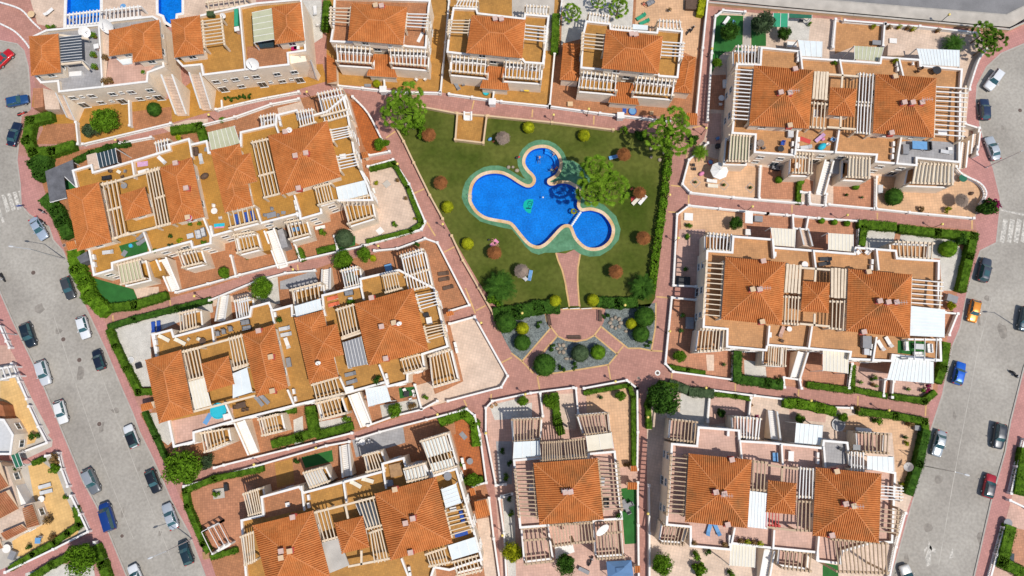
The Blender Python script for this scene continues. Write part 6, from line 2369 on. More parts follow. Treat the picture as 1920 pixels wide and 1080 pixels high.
# ------------------------------------------------------------------ garden walls
tz(0, 0, 1)
WB = 'white balustrades and walls of the gardens'
def wl(label, pts, bal=True, h=0.95, smooth=False, **k):
 return gwall(label, pts, h=h, bal=bal, smooth=smooth, group=WB, **k)
wl('white balustrade along the path above the upper left row, below the cream facade', [(155,270),(320,231)])
wl('curved white balustrade above the path, below the flower bed with cacti', [(405,205),(480,187),(560,172)], smooth=True)
wl('white wall closing the terracotta garden beside the round clipped tree, upper left', [(240,160),(243,235)], False)
wl('white wall beside the brown patio at the upper left road', [(142,229),(146,270)], False)
wl('white balustrade on the path side of the upper left row, left half', [(225,268),(283,257)])
wl('white balustrade on the path side of the upper left row, right half', [(350,241),(440,219),(508,195),(560,185)])
wl('long curved white wall beside the orange tiled strip and the palms', [(661,181),(690,212),(716,262)], True, 1.1, True)
wl('short white wall under the round bush at the orange tiled strip', [(692,291),(730,284)], False)
wl('white balustrade round the pale tiled yard, upper left row', [(690,312),(737,299),(767,345),(797,415),(790,430),(682,460)], True)
wl('white wall along the path below the upper left row', [(680,461),(560,488),(520,497),(450,515),(390,532),(330,548)], False)
wl('white partition between the turf square and the terracotta yard', [(627,443),(633,468)], False)
wl('white partition beside the small lime tree of the upper left row', [(433,480),(442,518)], False)
wl('white partition left of the round bush of the upper left row', [(553,458),(563,488)], False)
wl('white wall on the path side of the middle left row, by the grey pond-like patio', [(393,563),(480,527),(535,512),(590,507)], False)
wl('white wall round the brown yard with deckchairs below the lawn path', [(702,470),(745,466),(797,447),(820,455),(880,572),(843,583)], False)
wl('white balustrade round the bare pale yard left of the gravel beds', [(843,607),(890,594),(952,705),(940,726),(840,752)], True)
wl('white balustrade along the path below the middle left row', [(820,752),(790,768),(740,780),(690,798)], False)
wl('white wall below the middle left row near the big round tree', [(660,812),(540,842),(420,872),(402,877)], False)
wl('white partition beside the tiled court with the green shrub', [(778,722),(790,766)], True)
wl('white wall round the lower left row, along its upper path', [(345,912),(480,874),(612,836),(655,828)], False)
wl('white wall of the lower left row from the stair to the path corner', [(670,823),(712,810),(800,787),(875,767),(890,779),(900,815),(912,905),(886,912)], False)
wl('white wall beside the pale strip of the lower left row', [(917,934),(926,1010),(938,1095)], False)
wl('white wall round the upper garden of the bottom centre house', [(948,908),(930,910),(911,812),(911,765),(923,752),(995,737),(1075,727)], False)
wl('white balustrade of the bottom centre house facing the gravel beds', [(1095,728),(1175,713),(1195,728)], True)
wl('white balustrade on the right side of the bottom centre house', [(1195,728),(1196,810),(1195,880)], True)
wl('white balustrade beside the long turf strip of the bottom centre house', [(1196,905),(1197,985),(1198,1085)], True)
wl('white wall left of the bottom centre house, by the white pebbles', [(940,930),(960,926),(936,935)][0:2] + [(936,935),(945,1000),(950,1090)], False)
wl('white partition in the upper garden of the bottom centre house', [(1013,737),(1018,780)], False)
wl('second white partition in the upper garden of the bottom centre house', [(1080,728),(1084,775)], False)
wl('white balustrade on the left of the lower right block', [(1217,910),(1218,1000),(1218,1090)], False)
wl('white balustrade between the bare yard and the pink yard, lower right block', [(1331,744),(1327,790)], True)
wl('white balustrade along the path above the lower right block', [(1337,732),(1415,742),(1500,752)], True)
wl('white partition in the upper yards of the lower right block', [(1408,746),(1404,790)], False)
wl('white wall above the vine in the lower right block', [(1515,762),(1597,765)], False)
wl('white balustrade by the road below the lower right block', [(1698,962),(1680,1025),(1667,1090)], True)
wl('white wall round the left side of the middle right block', [(1305,537),(1263,535),(1270,402),(1292,385),(1350,391),(1440,400)], True)
wl('white balustrade of the middle right block facing the gravel beds', [(1305,562),(1260,558),(1248,682),(1262,697),(1375,712)], True)
wl('white balustrade above the clipped pots of the middle right block', [(1440,400),(1475,403),(1535,409),(1610,414)], True)
wl('white wall of the stair gate in the middle right block, upper side', [(1487,404),(1488,428),(1512,430),(1516,408)], False)
wl('white partition next to the hedge in the middle right block', [(1611,414),(1610,462)], True)
wl('white wall of the stair gate in the middle right block, lower side', [(1471,726),(1470,708),(1500,712),(1503,728)], False)
wl('white partition between the two lower yards of the middle right block', [(1598,682),(1592,727)], True)
wl('white partition in the pink lower yard of the middle right block', [(1376,662),(1374,708)], True)
wl('white walls of the narrow passage below the flat white awning', [(1660,712),(1657,742)], False)
wl('second wall of the narrow passage below the flat white awning', [(1676,715),(1673,745)], False)
wl('white bent wall by the orange car', [(1772,586),(1796,588),(1780,628)], False)
wl('white balustrade round the peach patio with the white parasol', [(1327,268),(1292,300),(1280,345),(1295,361),(1375,370),(1505,381)], True)
wl('white balustrade between the parasol patio and the terracotta yard', [(1426,312),(1424,372)], True)
wl('white wall of the stair gate in the upper right block', [(1502,360),(1518,361),(1519,382),(1548,385),(1550,364)], True)
wl('white balustrade along the path below the upper right block', [(1555,383),(1640,391),(1705,398),(1826,409)], True)
wl('white balustrade between terracotta yard and round clipped tree, upper right', [(1644,332),(1643,391)], True)
wl('curved white balustrade round the patio with the round shade, right road', [(1793,312),(1806,327),(1838,343),(1850,362),(1842,380)], True, 1.0, True)
wl('white wall round the upper gardens of the upper right block, left part', [(1327,225),(1335,100),(1342,30),(1356,19),(1397,22)], True)
wl('white balustrade above the orange patio, upper right block', [(1584,38),(1660,44)], True)
wl('white wall above the pale patio, upper right block', [(1660,45),(1725,49),(1835,61)], False)
wl('white balustrade beside the orange patio, upper right block', [(1567,36),(1562,88)], True)
wl('white partition beside the pale patio, upper right block', [(1659,45),(1656,86)], False)
wl('curved white wall behind the parked white car, upper right', [(1851,92),(1836,112),(1823,150),(1818,168)], False, 1.3, True)
wl('beige cream wall in front of the stair beside the silver car', [(1810,232),(1836,240),(1832,290)], False, 1.6)
wl('white cross wall in the grey lane of the upper right block', [(1367,208),(1396,209)], False)
wl('white wall between the third detached house and the path, long and straight', [(1327,0),(1318,90),(1306,215)], False, 1.2)
wl('white balustrade below the first detached house', [(633,160),(680,165),(740,172),(825,174)], True)
wl('white balustrade below the second detached house', [(842,176),(885,182),(940,190),(1030,199)], True)
wl('white balustrade below the third detached house', [(1031,199),(1125,212),(1160,216),(1256,227)], True)
wl('white wall between the first and second detached houses', [(842,0),(835,80),(826,172)], False)
wl('white wall between the second and third detached houses', [(1054,0),(1040,100),(1031,197)], False)
wl('white wall across the passage of the first detached house', [(720,147),(721,163)], False)
wl('white wall across the passage of the second detached house', [(926,172),(924,188)], False)
for nm, x, y in (('first', 718, 167),('second', 923, 190),('third', 1164, 216)):
 p = W(x, y, 1.6)
 r_ = empty('gate_pier', (p.x, p.y, 0), 'white gate block on the path wall of the %s detached house' % nm, 'gate pier', 'white gate blocks of the detached houses')
 g = MB(); g.box((0, 0), 1.1, 1.0, 0, 1.5); lpart('block', g, M['white'], r_)
 g = MB(); g.box((0, 0), 1.3, 1.2, 1.5, 1.62); lpart('cap', g, M['white'], r_)
wl('beige wall of the lawn along its upper path', [(782,198),(855,212),(915,217),(1035,229),(1150,243)], False, 0.9, m='beigewall', cap='pier')
wl('beige wall of the lawn along its left path, upper length', [(740,235),(757,265),(776,305),(806,366),(830,410)], False, 0.9, m='beigewall', cap='pier')
wl('beige wall of the lawn along its left path, lower length', [(847,442),(868,488),(898,540),(925,588)], False, 0.9, m='beigewall', cap='pier')
tl(1, 0)
wl('beige sunken stair court in the lawn wall', [(1510,850),(1495,1045),(1705,1070),(1730,870)], False, 1.1, m='beigewall', cap='pier')
flr([(1512,855),(1500,1040),(1700,1062),(1722,875)], 'ochre', .03)
st = Bld('court_stair', 'white steps leading down into the beige stair court of the lawn', 'steps', 1590, 870)
st.stair((1590,905),(1590,840), 1.1, 0.1, 0.9, 6, 0.3, 'white')
tz(0, 0, 1)
wl('low cream kerb wall curving beside the red car, outer line', [(0,4),(38,17),(60,40),(75,54)], False, 0.5, True, piers=False)
wl('low white kerb wall curving beside the red car, inner line', [(-5,42),(25,57),(45,76),(55,90)], False, 0.5, True, piers=False)
wl('long beige wall along the top road', [(1330,4),(1440,14),(1600,28),(1760,42),(1893,55),(1960,25)], False, 1.0, m='beigewall', cap='concrete', piers=False)
wl('white balustrade of the yellow patio at the left edge, upper length', [(22,682),(36,716),(50,748)], True)
wl('white balustrade of the yellow patio at the left edge, lower length', [(54,762),(72,800),(88,830),(40,848)], True)
wl('white balustrade at the top of the left pavement', [(0,612),(12,640),(18,652)], True)
wl('white balustrade of the villa with brown roofs, upper length', [(86,855),(108,850),(115,880),(127,912)], True)
wl('white balustrade of the villa with brown roofs, lower length', [(133,930),(150,965),(165,997),(100,1030),(10,1073)], True)
wl('white wall of the bottom left garden by the pavement', [(177,1017),(195,1050),(207,1085)], False)
wl('white balustrade beyond the right pavement, upper length', [(1922,824),(1908,875),(1896,925)], True)
wl('white balustrade beyond the right pavement, lower length', [(1884,990),(1870,1040),(1856,1090)], True)
wl('white gate walls between the two right-hand balustrades', [(1894,938),(1930,955)], False)
# ------------------------------------------------------------------ hedges
hedge('clipped hedge curling round the brown patio at the upper left road', [(88,217),(55,225),(48,262),(60,284),(95,283),(130,272)], 1.9, 1.6)
hedge('hedge with a hook shape above the upper left row', [(325,243),(372,236),(380,258)], 1.6, 1.2)
hedge('feathery dark hedge in front of the carport', [(78,300),(72,325),(62,305),(75,318)], 2.2, 2.2, 'leaf_dark', size=.18)
hedge('loose dark hedge behind the silver car', [(85,375),(103,395),(112,415),(122,435)], 2.2, 1.8, 'leaf_dark', size=.18)
hedge('bushy hedge along the pavement below the upper left row', [(138,478),(142,505),(155,530),(165,555),(190,580)], 2.4, 1.9, 'leaf', size=.18)
hedge('hedge along the path side of the corner turf', [(195,578),(250,572),(305,555)], 1.6, 1.3)
hedge('spiky dark plants along the wall above the upper left row', [(140,300),(165,288),(200,275),(238,268)], 0.9, 1.0, 'leaf_dark', size=.2)
hedge('hedge round the pale tiled yard of the upper left row', [(696,315),(738,305),(764,350),(790,418),(770,432),(690,452)], 0.9, 1.1)
hedge('strip of hedge along the path at the middle left row', [(205,612),(250,598),(330,578),(390,563)], 1.1, 1.0, 'leaf_dark')
hedge('hedge along the pavement beside the white gravel yard', [(204,622),(215,650),(235,690),(258,735),(283,734)], 1.3, 1.2)
hedge('narrow hedge along the pavement above the big round tree', [(270,775),(290,820),(312,868)], 0.9, 1.1, 'leaf_dark')
hedge('hedge round the corner of the lower left row', [(488,880),(400,898),(346,920),(350,950),(380,1020),(388,1032)], 1.1, 1.2)
hedge('clipped hedge below the steel swing frame', [(398,1045),(440,1033)], 1.0, 0.9)
hedge('green hedge beside the white stair of the middle left row', [(582,770),(588,810)], 2.0, 1.2)
hedge('long green hedge strip on the path below the middle left row', [(515,832),(560,820),(590,812)], 1.6, 1.0)
hedge('second hedge strip on the path below the middle left row', [(598,815),(655,800)], 1.5, 0.9)
hedge('low hedge below the awning of the middle left row', [(440,782),(480,776),(550,770)], 1.0, 0.9)
hedge('flowering hedge at the right edge of the lawn', [(1256,275),(1252,320),(1245,380),(1238,430),(1230,480),(1226,520),(1222,545)], 1.15, 1.4, 'leaf', 20, size=.27, core=False)
hedge('dense hedge below the lawn, left of its gate', [(935,588),(970,585),(1010,576),(1040,574)], 2.4, 1.4, 'leaf_dark', size=.17)
hedge('dense hedge below the lawn, right of its gate', [(1128,566),(1160,568),(1188,566)], 1.9, 1.3, 'leaf_dark', size=.17)
hedge('hedge along the inner balustrade of the bottom centre house', [(1098,737),(1180,722),(1188,745),(1189,880)], 0.8, 1.0)
hedge('curved yellowish hedge round the big tree, lower right block', [(1218,800),(1216,760),(1224,732),(1240,720),(1268,724)], 1.0, 1.5, 'leaf_hedge')
hedge('brown-green clipped block hedge beside the big tree', [(1262,722),(1284,729)], 1.7, 1.4, 'leaf_grey')
hedge('oval clipped hedge above the bare yard, lower right block', [(1300,735),(1332,738)], 1.7, 1.4, 'leaf_grey')
hedge('low hedge strip behind the balustrade of the lower right block', [(1340,739),(1380,743),(1405,748)], 0.8, 1.1)
hedge('vine covered trellis above the pink yard, lower right block', [(1478,756),(1500,757),(1540,765),(1562,770)], 1.6, 1.5, 'leaf', size=.2)
hedge('clipped dark hedge along the path and right road, lower right block', [(1616,772),(1680,780),(1735,790),(1738,810)], 1.3, 1.4)
hedge('tall hedge beside the road next to the grey sedan', [(1738,812),(1725,870),(1708,922)], 1.5, 1.6, 'leaf_dark')
hedge('clipped hedge of the gravel garden, upper side, middle right block', [(1618,420),(1675,424)], 1.7, 1.4)
hedge('clipped hedge down the partition, middle right block', [(1621,428),(1618,455)], 1.3, 1.4)
hedge('long clipped hedge round the gravel garden by the crossing', [(1694,428),(1760,436),(1828,442),(1820,480),(1806,540)], 1.6, 1.5)
hedge('hedge between the turf terrace and the right pavement', [(1776,648),(1770,690),(1762,712)], 1.5, 1.4)
hedge('hedge along the lower path, middle right block, left length', [(1520,722),(1595,732)], 1.2, 1.1)
hedge('hedge along the lower path, middle right block, middle length', [(1600,688),(1599,730),(1660,742)], 1.1, 1.0)
hedge('hedge along the lower path ending at the right pavement', [(1678,744),(1735,752),(1752,738)], 1.2, 1.1)
hedge('square dark hedge block in the lower left corner of the middle right block', [(1384,665),(1383,710)], 1.6, 1.5, 'leaf_dark')
hedge('dark hedge along the path below the square hedge block', [(1392,712),(1440,718),(1462,722)], 1.7, 1.4, 'leaf_dark')
hedge('low hedge strip inside the corner balustrade, middle right block', [(1258,688),(1290,694),(1320,699)], 0.8, 0.8)
hedge('hedge between the pale court and the second detached house', [(1043,30),(1040,92)], 1.5, 1.3)
hedge('hedge at the left of the first detached house', [(612,5),(608,50)], 1.4, 1.3)
hedge('hedge at the right top of the third detached house', [(1318,0),(1314,22)], 1.4, 1.3, 'leaf_yellow')
hedge('hedge along the lower wall of the villa with brown roofs', [(140,955),(147,985),(125,1000),(100,1018),(60,1040),(20,1065)], 1.1, 1.0)
hedge('hedge in the bottom left garden', [(60,1082),(95,1060),(125,1045)], 1.3, 1.1)
hedge('hedge along the wall of the bottom left garden', [(178,1030),(190,1060),(198,1085)], 1.6, 1.4)
hedge('small hedge along the wall of the yellow yard', [(62,868),(76,862)], 0.9, 1.0)
hedge('hedge behind the right-hand balustrade, upper', [(1925,850),(1914,920)], 2.0, 1.4)
hedge('hedge behind the right-hand balustrade, lower', [(1896,995),(1882,1055),(1920,1075)], 2.0, 1.4)
hedge('hedge strip beside the terracotta yard of the upper left row', [(560,470),(566,484)], 1.2, 1.0)
hedge('hedge below the terracotta yard of the upper left row', [(598,470),(630,462)], 1.1, 0.9)
hedge('hedge strip between pale yard and pots, upper right', [(1500,345),(1498,378)], 0.9, 1.0)
hedge('flowering hedge inside the orange yard of the lower left row', [(830,790),(870,775),(890,795),(893,830)], 1.6, 1.0, 'leaf', size=.17)
hedge('shrub bed beside the orange yard, lower left row', [(850,880),(858,905),(900,900)], 1.3, 0.9)
hedge('green shrubs in the middle of the bottom centre house garden', [(1040,742),(1045,790),(1052,810)], 1.3, 1.2, size=.18)
# ------------------------------------------------------------------ trees, palms, bushes
BL = 'clipped ball bushes on the lawn'
for x, y, w in ((991,239,'beside the grey thatched shade at the top of the lawn'),(1095,254,'below the lawn wall, right of the upper pool basin'),(839,388,'by the left lawn wall, below the brown thatched shade'),(877,457,'by the left lawn wall, above the sunbather'),(1041,565,'in the hedge left of the lawn gate'),(1112,563,'right of the lawn gate')):
 plant('ball_bush', 'yellow-green ball bush ' + w, x, y, 1.15, 1.0, 'ball', 'leaf_yellow', group=BL)
tl(2, 2)
for x, y, r, mk, w in ((995,215,1.9,'leaf_dark','large dark round bush at the upper right of the right gravel bed'),(967,345,1.6,'leaf_dark','dark round bush at the lower right of the right gravel bed'),(895,268,1.05,'leaf_yellow','small yellow-green round bush in the right gravel bed'),
  (510,490,1.65,'leaf_grey','grey-green round bush in the middle of the centre gravel bed'),(645,482,1.4,'leaf','mid green round bush at the right of the centre gravel bed'),(245,578,2.1,'leaf_dark','big dark round bush at the lower left tip of the centre gravel bed'),
  (78,410,1.55,'leaf_dark','dark round bush in the lower part of the left gravel bed'),(80,303,1.2,'leaf_yellow','yellow-green round bush in the left gravel bed'),(-45,260,1.95,'leaf_dark','large dark bush at the outer edge of the left gravel bed')):
 plant('round_bush', w, x, y, r, r * .85, 'ball', mk, group='round bushes in the gravel beds')
for x, y, w in ((200,275,'loose shrub by the plaza edge in the left gravel bed'),(300,450,'low shrub at the left of the centre gravel bed'),(470,582,'low shrub at the bottom of the centre gravel bed'),(375,605,'second low shrub at the bottom of the centre gravel bed'),(1025,420,'low shrub at the lower end of the right gravel bed'),(705,210,'narrow shrub beside the right plaza bench')):
 plant('low_shrub', w, x, y, .85, .45, 'loose', 'leaf_dark', group='low shrubs in the gravel beds')
def rocks(label, x, y, n, sp):
 p = W(x, y, 0)
 r_ = empty('rock_group', (p.x, p.y, 0), label, 'rocks')
 for i in range(n):
  g = MB(); a = 6.28 * i / n
  g.ell((p.x + sp * math.cos(a), p.y + sp * math.sin(a), .12), rnd.uniform(.3,.5), rnd.uniform(.25,.4), .28, 8, 6, a)
  part('rock', g, M['rock'], r_)
rocks('ring of pale stones in the right gravel bed', 775, 262, 8, .95)
rocks('cluster of pale stones in the centre gravel bed', 370, 455, 6, .7)
rocks('single pale boulder in the right gravel bed', 853, 325, 1, 0)
rocks('pale boulders beside the round bush of the centre bed', 425, 530, 2, .4)
tz(860, 260, 8)
rocks('pale boulder in the notch of the pool apron', 875, 480, 1, 0)
rocks('small boulders on the lawn beside the pool notch', 780, 430, 2, .4)
tz(0, 0, 1)
rocks('grey rocks under the palms at the upper left lawn corner', 772, 228, 5, 1.2)
rocks('dark rocks under the palms at the upper right lawn corner', 1232, 287, 5, 1.4)
TR = 'round leafy trees of the gardens'
for x, y, r, h, mk, w in ((344,876,3.4,3.2,'leaf','large bright round tree beside the pavement, between middle and lower left rows'),(198,227,2.7,2.8,'leaf','bright round tree in front of the cream facade'),(491,540,2.2,2.6,'leaf','round tree on the path of the middle left row'),
  (643,488,2.0,2.4,'leaf','large leafy tree over the path above the brown yard'),(1245,748,3.1,3.2,'leaf_dark','large dark tree at the corner of the lower right block'),(152,1048,2.9,3.0,'leaf','leafy tree in the bottom left garden'),
  (1430,45,2.4,2.8,'leaf_grey','grey-green tree beside the teal sunshade'),(1368,60,2.0,2.4,'leaf_dark','round dark tree over the turf with white furniture'),(1242,1058,2.0,2.2,'leaf','round clipped tree at the bottom, left of the lower right block'),
  (1060,1058,1.9,2.4,'leaf_dark','tall dark conical tree below the bottom centre house'),(961,1035,1.9,2.0,'leaf_yellow','yellow-green tree left of the bottom centre house')):
 plant('leafy_tree', w, x, y, r, h, 'tree', mk, .14, 'tree', TR)
for x, y, r, h, mk, w in ((683,477,1.5,2.0,'leaf','smaller tree beside the large leafy tree above the brown yard'),(170,245,1.7,1.7,'leaf_grey','grey-green round tree beside the bright round tree'),(388,866,1.5,1.6,'leaf_grey','grey-green bush-tree beside the large bright tree'),(740,770,1.5,1.9,'leaf','small tree over the wall of the middle left row'),
  (1470,62,1.5,1.9,'leaf_dark','small tree right of the teal sunshade'),(1380,418,1.45,1.7,'leaf_dark','round dark tree in the peach yard, middle right block'),(1164,742,1.1,1.3,'leaf','small round tree in the peach yard of the bottom centre house'),(1275,668,1.35,1.3,'leaf','small bright tree in the corner yard, middle right block'),
  (420,511,1.3,1.6,'leaf','small lime round tree in the terracotta yard, upper left row'),(886,900,1.5,1.4,'leaf','bright bush in the orange yard of the lower left row'),(1030,752,1.5,1.5,'leaf','leafy bush in the upper garden of the bottom centre house'),(980,752,1.1,1.2,'leaf','leafy bush behind the corner wall of the bottom centre house'),
  (712,270,1.35,1.6,'leaf','round bush at the lower end of the orange tiled strip'),(1345,118,1.1,1.2,'leaf','bush in the dark turf lane, upper right block'),(725,268,.7,.8,'leaf','small bush against the round bush of the orange strip'),(1500,785,1.0,1.2,'leaf','bush by the grey patio of the lower right block'),(1580,782,1.0,1.1,'leaf','small bush beside the grey pond table, lower right block'),(1352,774,.9,1.0,'leaf_dark','dark potted bush in the pink yard, lower right block')):
 plant('small_tree', w, x, y, r, h, 'tree2', mk, .08, 'tree', 'small trees and bushes of the gardens')
for x, y, r, mk, w in ((1676,369,1.65,'leaf_dark','large clipped round bush in the yellowish yard, upper right'),(1777,467,1.6,'leaf','clipped round bush in the white gravel garden'),(289,205,1.35,'leaf_dark','clipped round bush on the terracotta patio, upper left'),(646,447,1.75,'leaf_grey','dark grey-green round bush above the turf square'),(690,265,.1,'leaf','')):
 if w: plant('round_bush', w, x, y, r, r * .8, 'ball', mk, group='large clipped bushes of the gardens')
PG = 'palms round the lawn'
for x, y, r, h, w in ((763,180,3.1,8.0,'fan palm over the path at the upper left lawn corner, top one'),(748,208,3.5,8.6,'broad fan palm at the upper left lawn corner, lower one'),(776,205,2.5,6.5,'small fan palm inside the upper left lawn corner'),
  (1118,318,3.1,9.6,'upper fan palm of the clump beside the pool'),(1148,350,3.3,8.8,'right fan palm of the clump beside the pool'),(1112,356,3.1,9.0,'left fan palm of the clump beside the pool'),
  (1268,225,2.8,8.5,'upper fan palm at the upper right lawn corner'),(1237,250,3.0,7.6,'left fan palm at the upper right lawn corner'),(1270,262,3.1,8.0,'lower fan palm at the upper right lawn corner')):
 palm('fan_palm', w, x, y, r, h, 'fan', PG)
palm('date_palm', 'spiky palm at the lower left corner of the lawn', 938, 537, 3.0, 2.6, 'date', PG, mk='leaf_dark')
palm('date_palm', 'spiky palm at the lower right corner of the lawn', 1206, 538, 2.4, 2.2, 'date', PG, mk='leaf_dark')
palm('cycad', 'dark cycad on the pale patio, upper right block', 1789, 82, 2.0, 1.6, 'date', mk='leaf_dark')
palm('fan_palm', 'fan palm in the grey court right of the second detached house', 1073, 22, 2.0, 3.2, 'fan')
palm('fan_palm', 'fan palm at the top edge, left one of two', 1123, 0, 1.6, 3.0, 'fan')
palm('fan_palm', 'fan palm at the top edge, right one of two', 1160, 12, 2.1, 3.4, 'fan')
palm('date_palm', 'young palm in the peach patio beside the grey lane', 1313, 285, 1.5, 1.5, 'date')
for x, y, r, w in ((1848,60,2.2,'upper crown of the palm clump by the curved wall at the right road'),(1870,72,2.0,'right crown of the palm clump by the curved wall at the right road'),(1853,84,1.9,'lower crown of the palm clump by the curved wall at the right road')):
 palm('fan_palm', w, x, y, r * 1.15, 4.2, 'fan', 'palms by the curved wall at the right road', mk='leaf_hedge')
plant('oleander', 'red flowering oleander at the crossing on the right road', 1850, 391, 2.1, 1.8, 'bush', 'leaf_dark', .06, 'shrub')
plant('oleander', 'red tips of the oleander at the crossing on the right road', 1858, 392, 1.9, 2.3, 'loose2', 'flower', .04, 'shrub')
plant('bougainvillea', 'magenta flowers beside the white awning by the blue car', 1740, 727, .9, 1.0, 'loose', 'flower', None, 'shrub')
plant('bougainvillea', 'magenta flowers over the pergola, lower right block', 1420, 785, .9, 1.6, 'loose', 'flower', None, 'shrub')
plant('garden_shrub', 'reddish shrub at the top of the yellow yard, left edge', 98, 862, 1.5, 1.3, 'loose2', 'leaf_brown', None, 'shrub')
plant('garden_shrub', 'green part of the shrub at the top of the yellow yard', 103, 878, 1.2, 1.0, 'bush', 'leaf', None, 'shrub')
SH = 'small shrubs of the gardens'
for x, y, r, mk, w in ((783,230,1.9,'leaf','dense shrub under the palms, upper left lawn corner'),(795,250,1.6,'leaf','shrub on the lawn beside the brown thatched shade'),(765,245,1.2,'leaf','shrub against the lawn wall, upper left corner'),(1170,248,1.2,'leaf','shrub at the lawn wall left of the upper right palms'),(1200,255,1.4,'leaf_dark','dark shrub under the upper right palms'),(1299,262,1.3,'leaf_dark','round shrub on the path beside the upper right palms'),
  (1206,548,1.8,'leaf_dark','dark shrub in the lower right lawn corner'),(930,560,1.8,'leaf','shrub in the lower left lawn corner'),(947,606,1.7,'leaf','shrub on the path edge left of the left gravel bed'),(93,50,1.2,'leaf','shrub at the end of the curved ramp by the tiled roof'),(420,226,.9,'leaf','small bush beside the green striped awning'),(607,432,1.1,'leaf','bright shrub beside the dark round bush'),(682,412,.9,'leaf_dark','small bush at the foot of the big pergola, upper left row'),
  (742,418,.9,'leaf','spiky plant in the pale tiled yard'),(778,412,.5,'leaf_yellow','tiny plant at the corner of the pale tiled yard'),(705,342,.5,'leaf_yellow','tiny plant beside the stone slab in the pale yard'),(780,461,.9,'leaf_dark','bush behind the wall of the brown yard'),(700,485,.7,'leaf_yellow','lime green bush in the brown yard'),(660,570,1.0,'leaf','shrubs on the roof terrace, middle left row'),(712,713,1.2,'leaf_dark','green cushion plants on the roof terrace, middle left row'),
  (694,718,.9,'leaf','leafy plant beside the cushion plants, middle left row'),(797,748,.8,'leaf','round shrub in the pale court, middle left row'),(775,765,1.1,'leaf_brown','reddish bush by the path wall, middle left row'),(650,790,1.1,'leaf','shrub by the white stair, middle left row'),(405,922,1.0,'leaf','shrub in the square tree pit, lower left row'),(867,870,.6,'leaf','small plant along the orange yard, lower left row'),(742,870,.9,'leaf_yellow','potted palm in the wooden planter, lower left row'),
  (555,868,.8,'leaf_dark','dark potted plant beside the turf, lower left row'),(945,845,.8,'leaf_dark','upper dark bush on the white pebbles'),(958,870,.8,'leaf_dark','middle dark bush on the white pebbles'),(945,895,1.0,'leaf','lower bush on the white pebbles'),(958,935,.8,'leaf_dark','bush on the white pebbles, second court'),(955,962,.9,'leaf','bright bush on the white pebbles, second court'),(1175,868,.9,'leaf_brown','brownish shrub right of the bottom centre house'),(1310,1040,1.2,'leaf','tall bushes below the lower right block'),(1330,1038,.9,'leaf_dark','round dark bush below the lower right block'),
  (1312,1068,1.6,'leaf','leafy mass at the bottom edge, lower right block'),(1375,1075,1.2,'leaf','bush at the bottom edge right of the white stair'),(1308,810,.8,'leaf_dark','dark bush in the blue-shaded lane, lower right block'),(1645,785,1.2,'leaf','shrub on the peach yard, lower right block'),(1605,770,1.0,'leaf_brown','reddish shrub by the hedge, lower right block'),(1702,830,.7,'leaf_yellow','lime plant beside the tall hedge, lower right block'),(1690,905,.6,'leaf_yellow','lime plant near the satellite dish, lower right block'),
  (1636,707,.9,'leaf','spiky plant in the pink yard by the white awning'),(1455,715,1.2,'leaf_dark','shrub in the corner of the lower hedge, middle right block'),(1800,450,1.4,'leaf_dark','dark planting inside the hedge corner by the crossing'),(1724,394,.9,'leaf_brown','reddish shrub by the balustrade, upper right block'),(1780,395,1.0,'leaf_yellow','pale grass tuft by the balustrade, upper right block'),(1520,46,.7,'leaf','small tree in the pebble court, upper right block'),(1640,52,.8,'leaf_yellow','yellowish plants in the orange patio corner'),(1680,117,.8,'leaf_yellow','lime plant hanging on the parapet, upper right block'),
  (1565,116,.7,'leaf','plant hanging on the left parapet, upper right block'),(1292,420,.9,'leaf','plant around the stone bed, middle right block'),(1287,445,.6,'leaf_dark','plant in the pot bed, middle right block'),(333,262,1.0,'leaf_yellow','lime plants on the roof terrace, upper left row'),(460,483,.7,'leaf','climber beside the balcony, upper left row'),(318,458,.7,'leaf_grey','grey plant on the ochre terrace, upper left row'),(340,452,.8,'leaf_yellow','lime plant on the ochre terrace, upper left row'),(381,452,.7,'leaf','plant by the parapet corner, upper left row'),(292,470,.6,'leaf','plant at the foot of the turf mat terrace'),
  (95,975,.7,'leaf_brown','reddish shrub in the yellow yard'),(55,952,.5,'leaf','small plant in the yellow yard'),(122,935,.7,'leaf','shrub along the balustrade of the yellow yard'),(65,822,1.2,'leaf_dark','dark shrub at the lower end of the yellow patio'),(35,880,1.2,'leaf_dark','palm-like plant beside the green cloth'),(1365,205,.5,'leaf','tiny plant in the grey lane, upper right'),(1740,400,.5,'leaf_dark','dark tuft beside the balustrade, upper right')):
 plant('garden_shrub', w, x, y, r, r * .6, 'loose2' if r < 1.3 else 'bush', mk, group=SH, cat='shrub', zb=5.3 if ('roof terrace' in w or 'ochre terrace' in w or 'parapet' in w or 'turf mat' in w) else 0)
tl(0, 0)
wl('white bed wall with cacti in front of the facade', [(1660,750),(1665,815),(1830,775)], False, .5, piers=False)
for w, x, y in (('leftmost spiky bush', 1700, 735),('second spiky bush from the left', 1740, 745),('middle spiky bush', 1790, 730),('fourth spiky bush from the left', 1830, 725),('rightmost spiky bush', 1870, 722)):
 plant('cactus_shrub', w + ' in the white bed under the cream facade', x, y, .65, .6, 'loose', 'leaf_dark', group='spiky bushes in the cactus bed', cat='shrub')
tl(3, 1)
for x, y, w in ((402,575,'left'),(497,585,'middle'),(592,595,'right')):
 plant('clipped_pot', '%s one of three clipped pot bushes on the balustrade by the hedge' % w, x, y, .62, .6, 'ball', 'leaf', group='three clipped pot bushes', cat='bush')
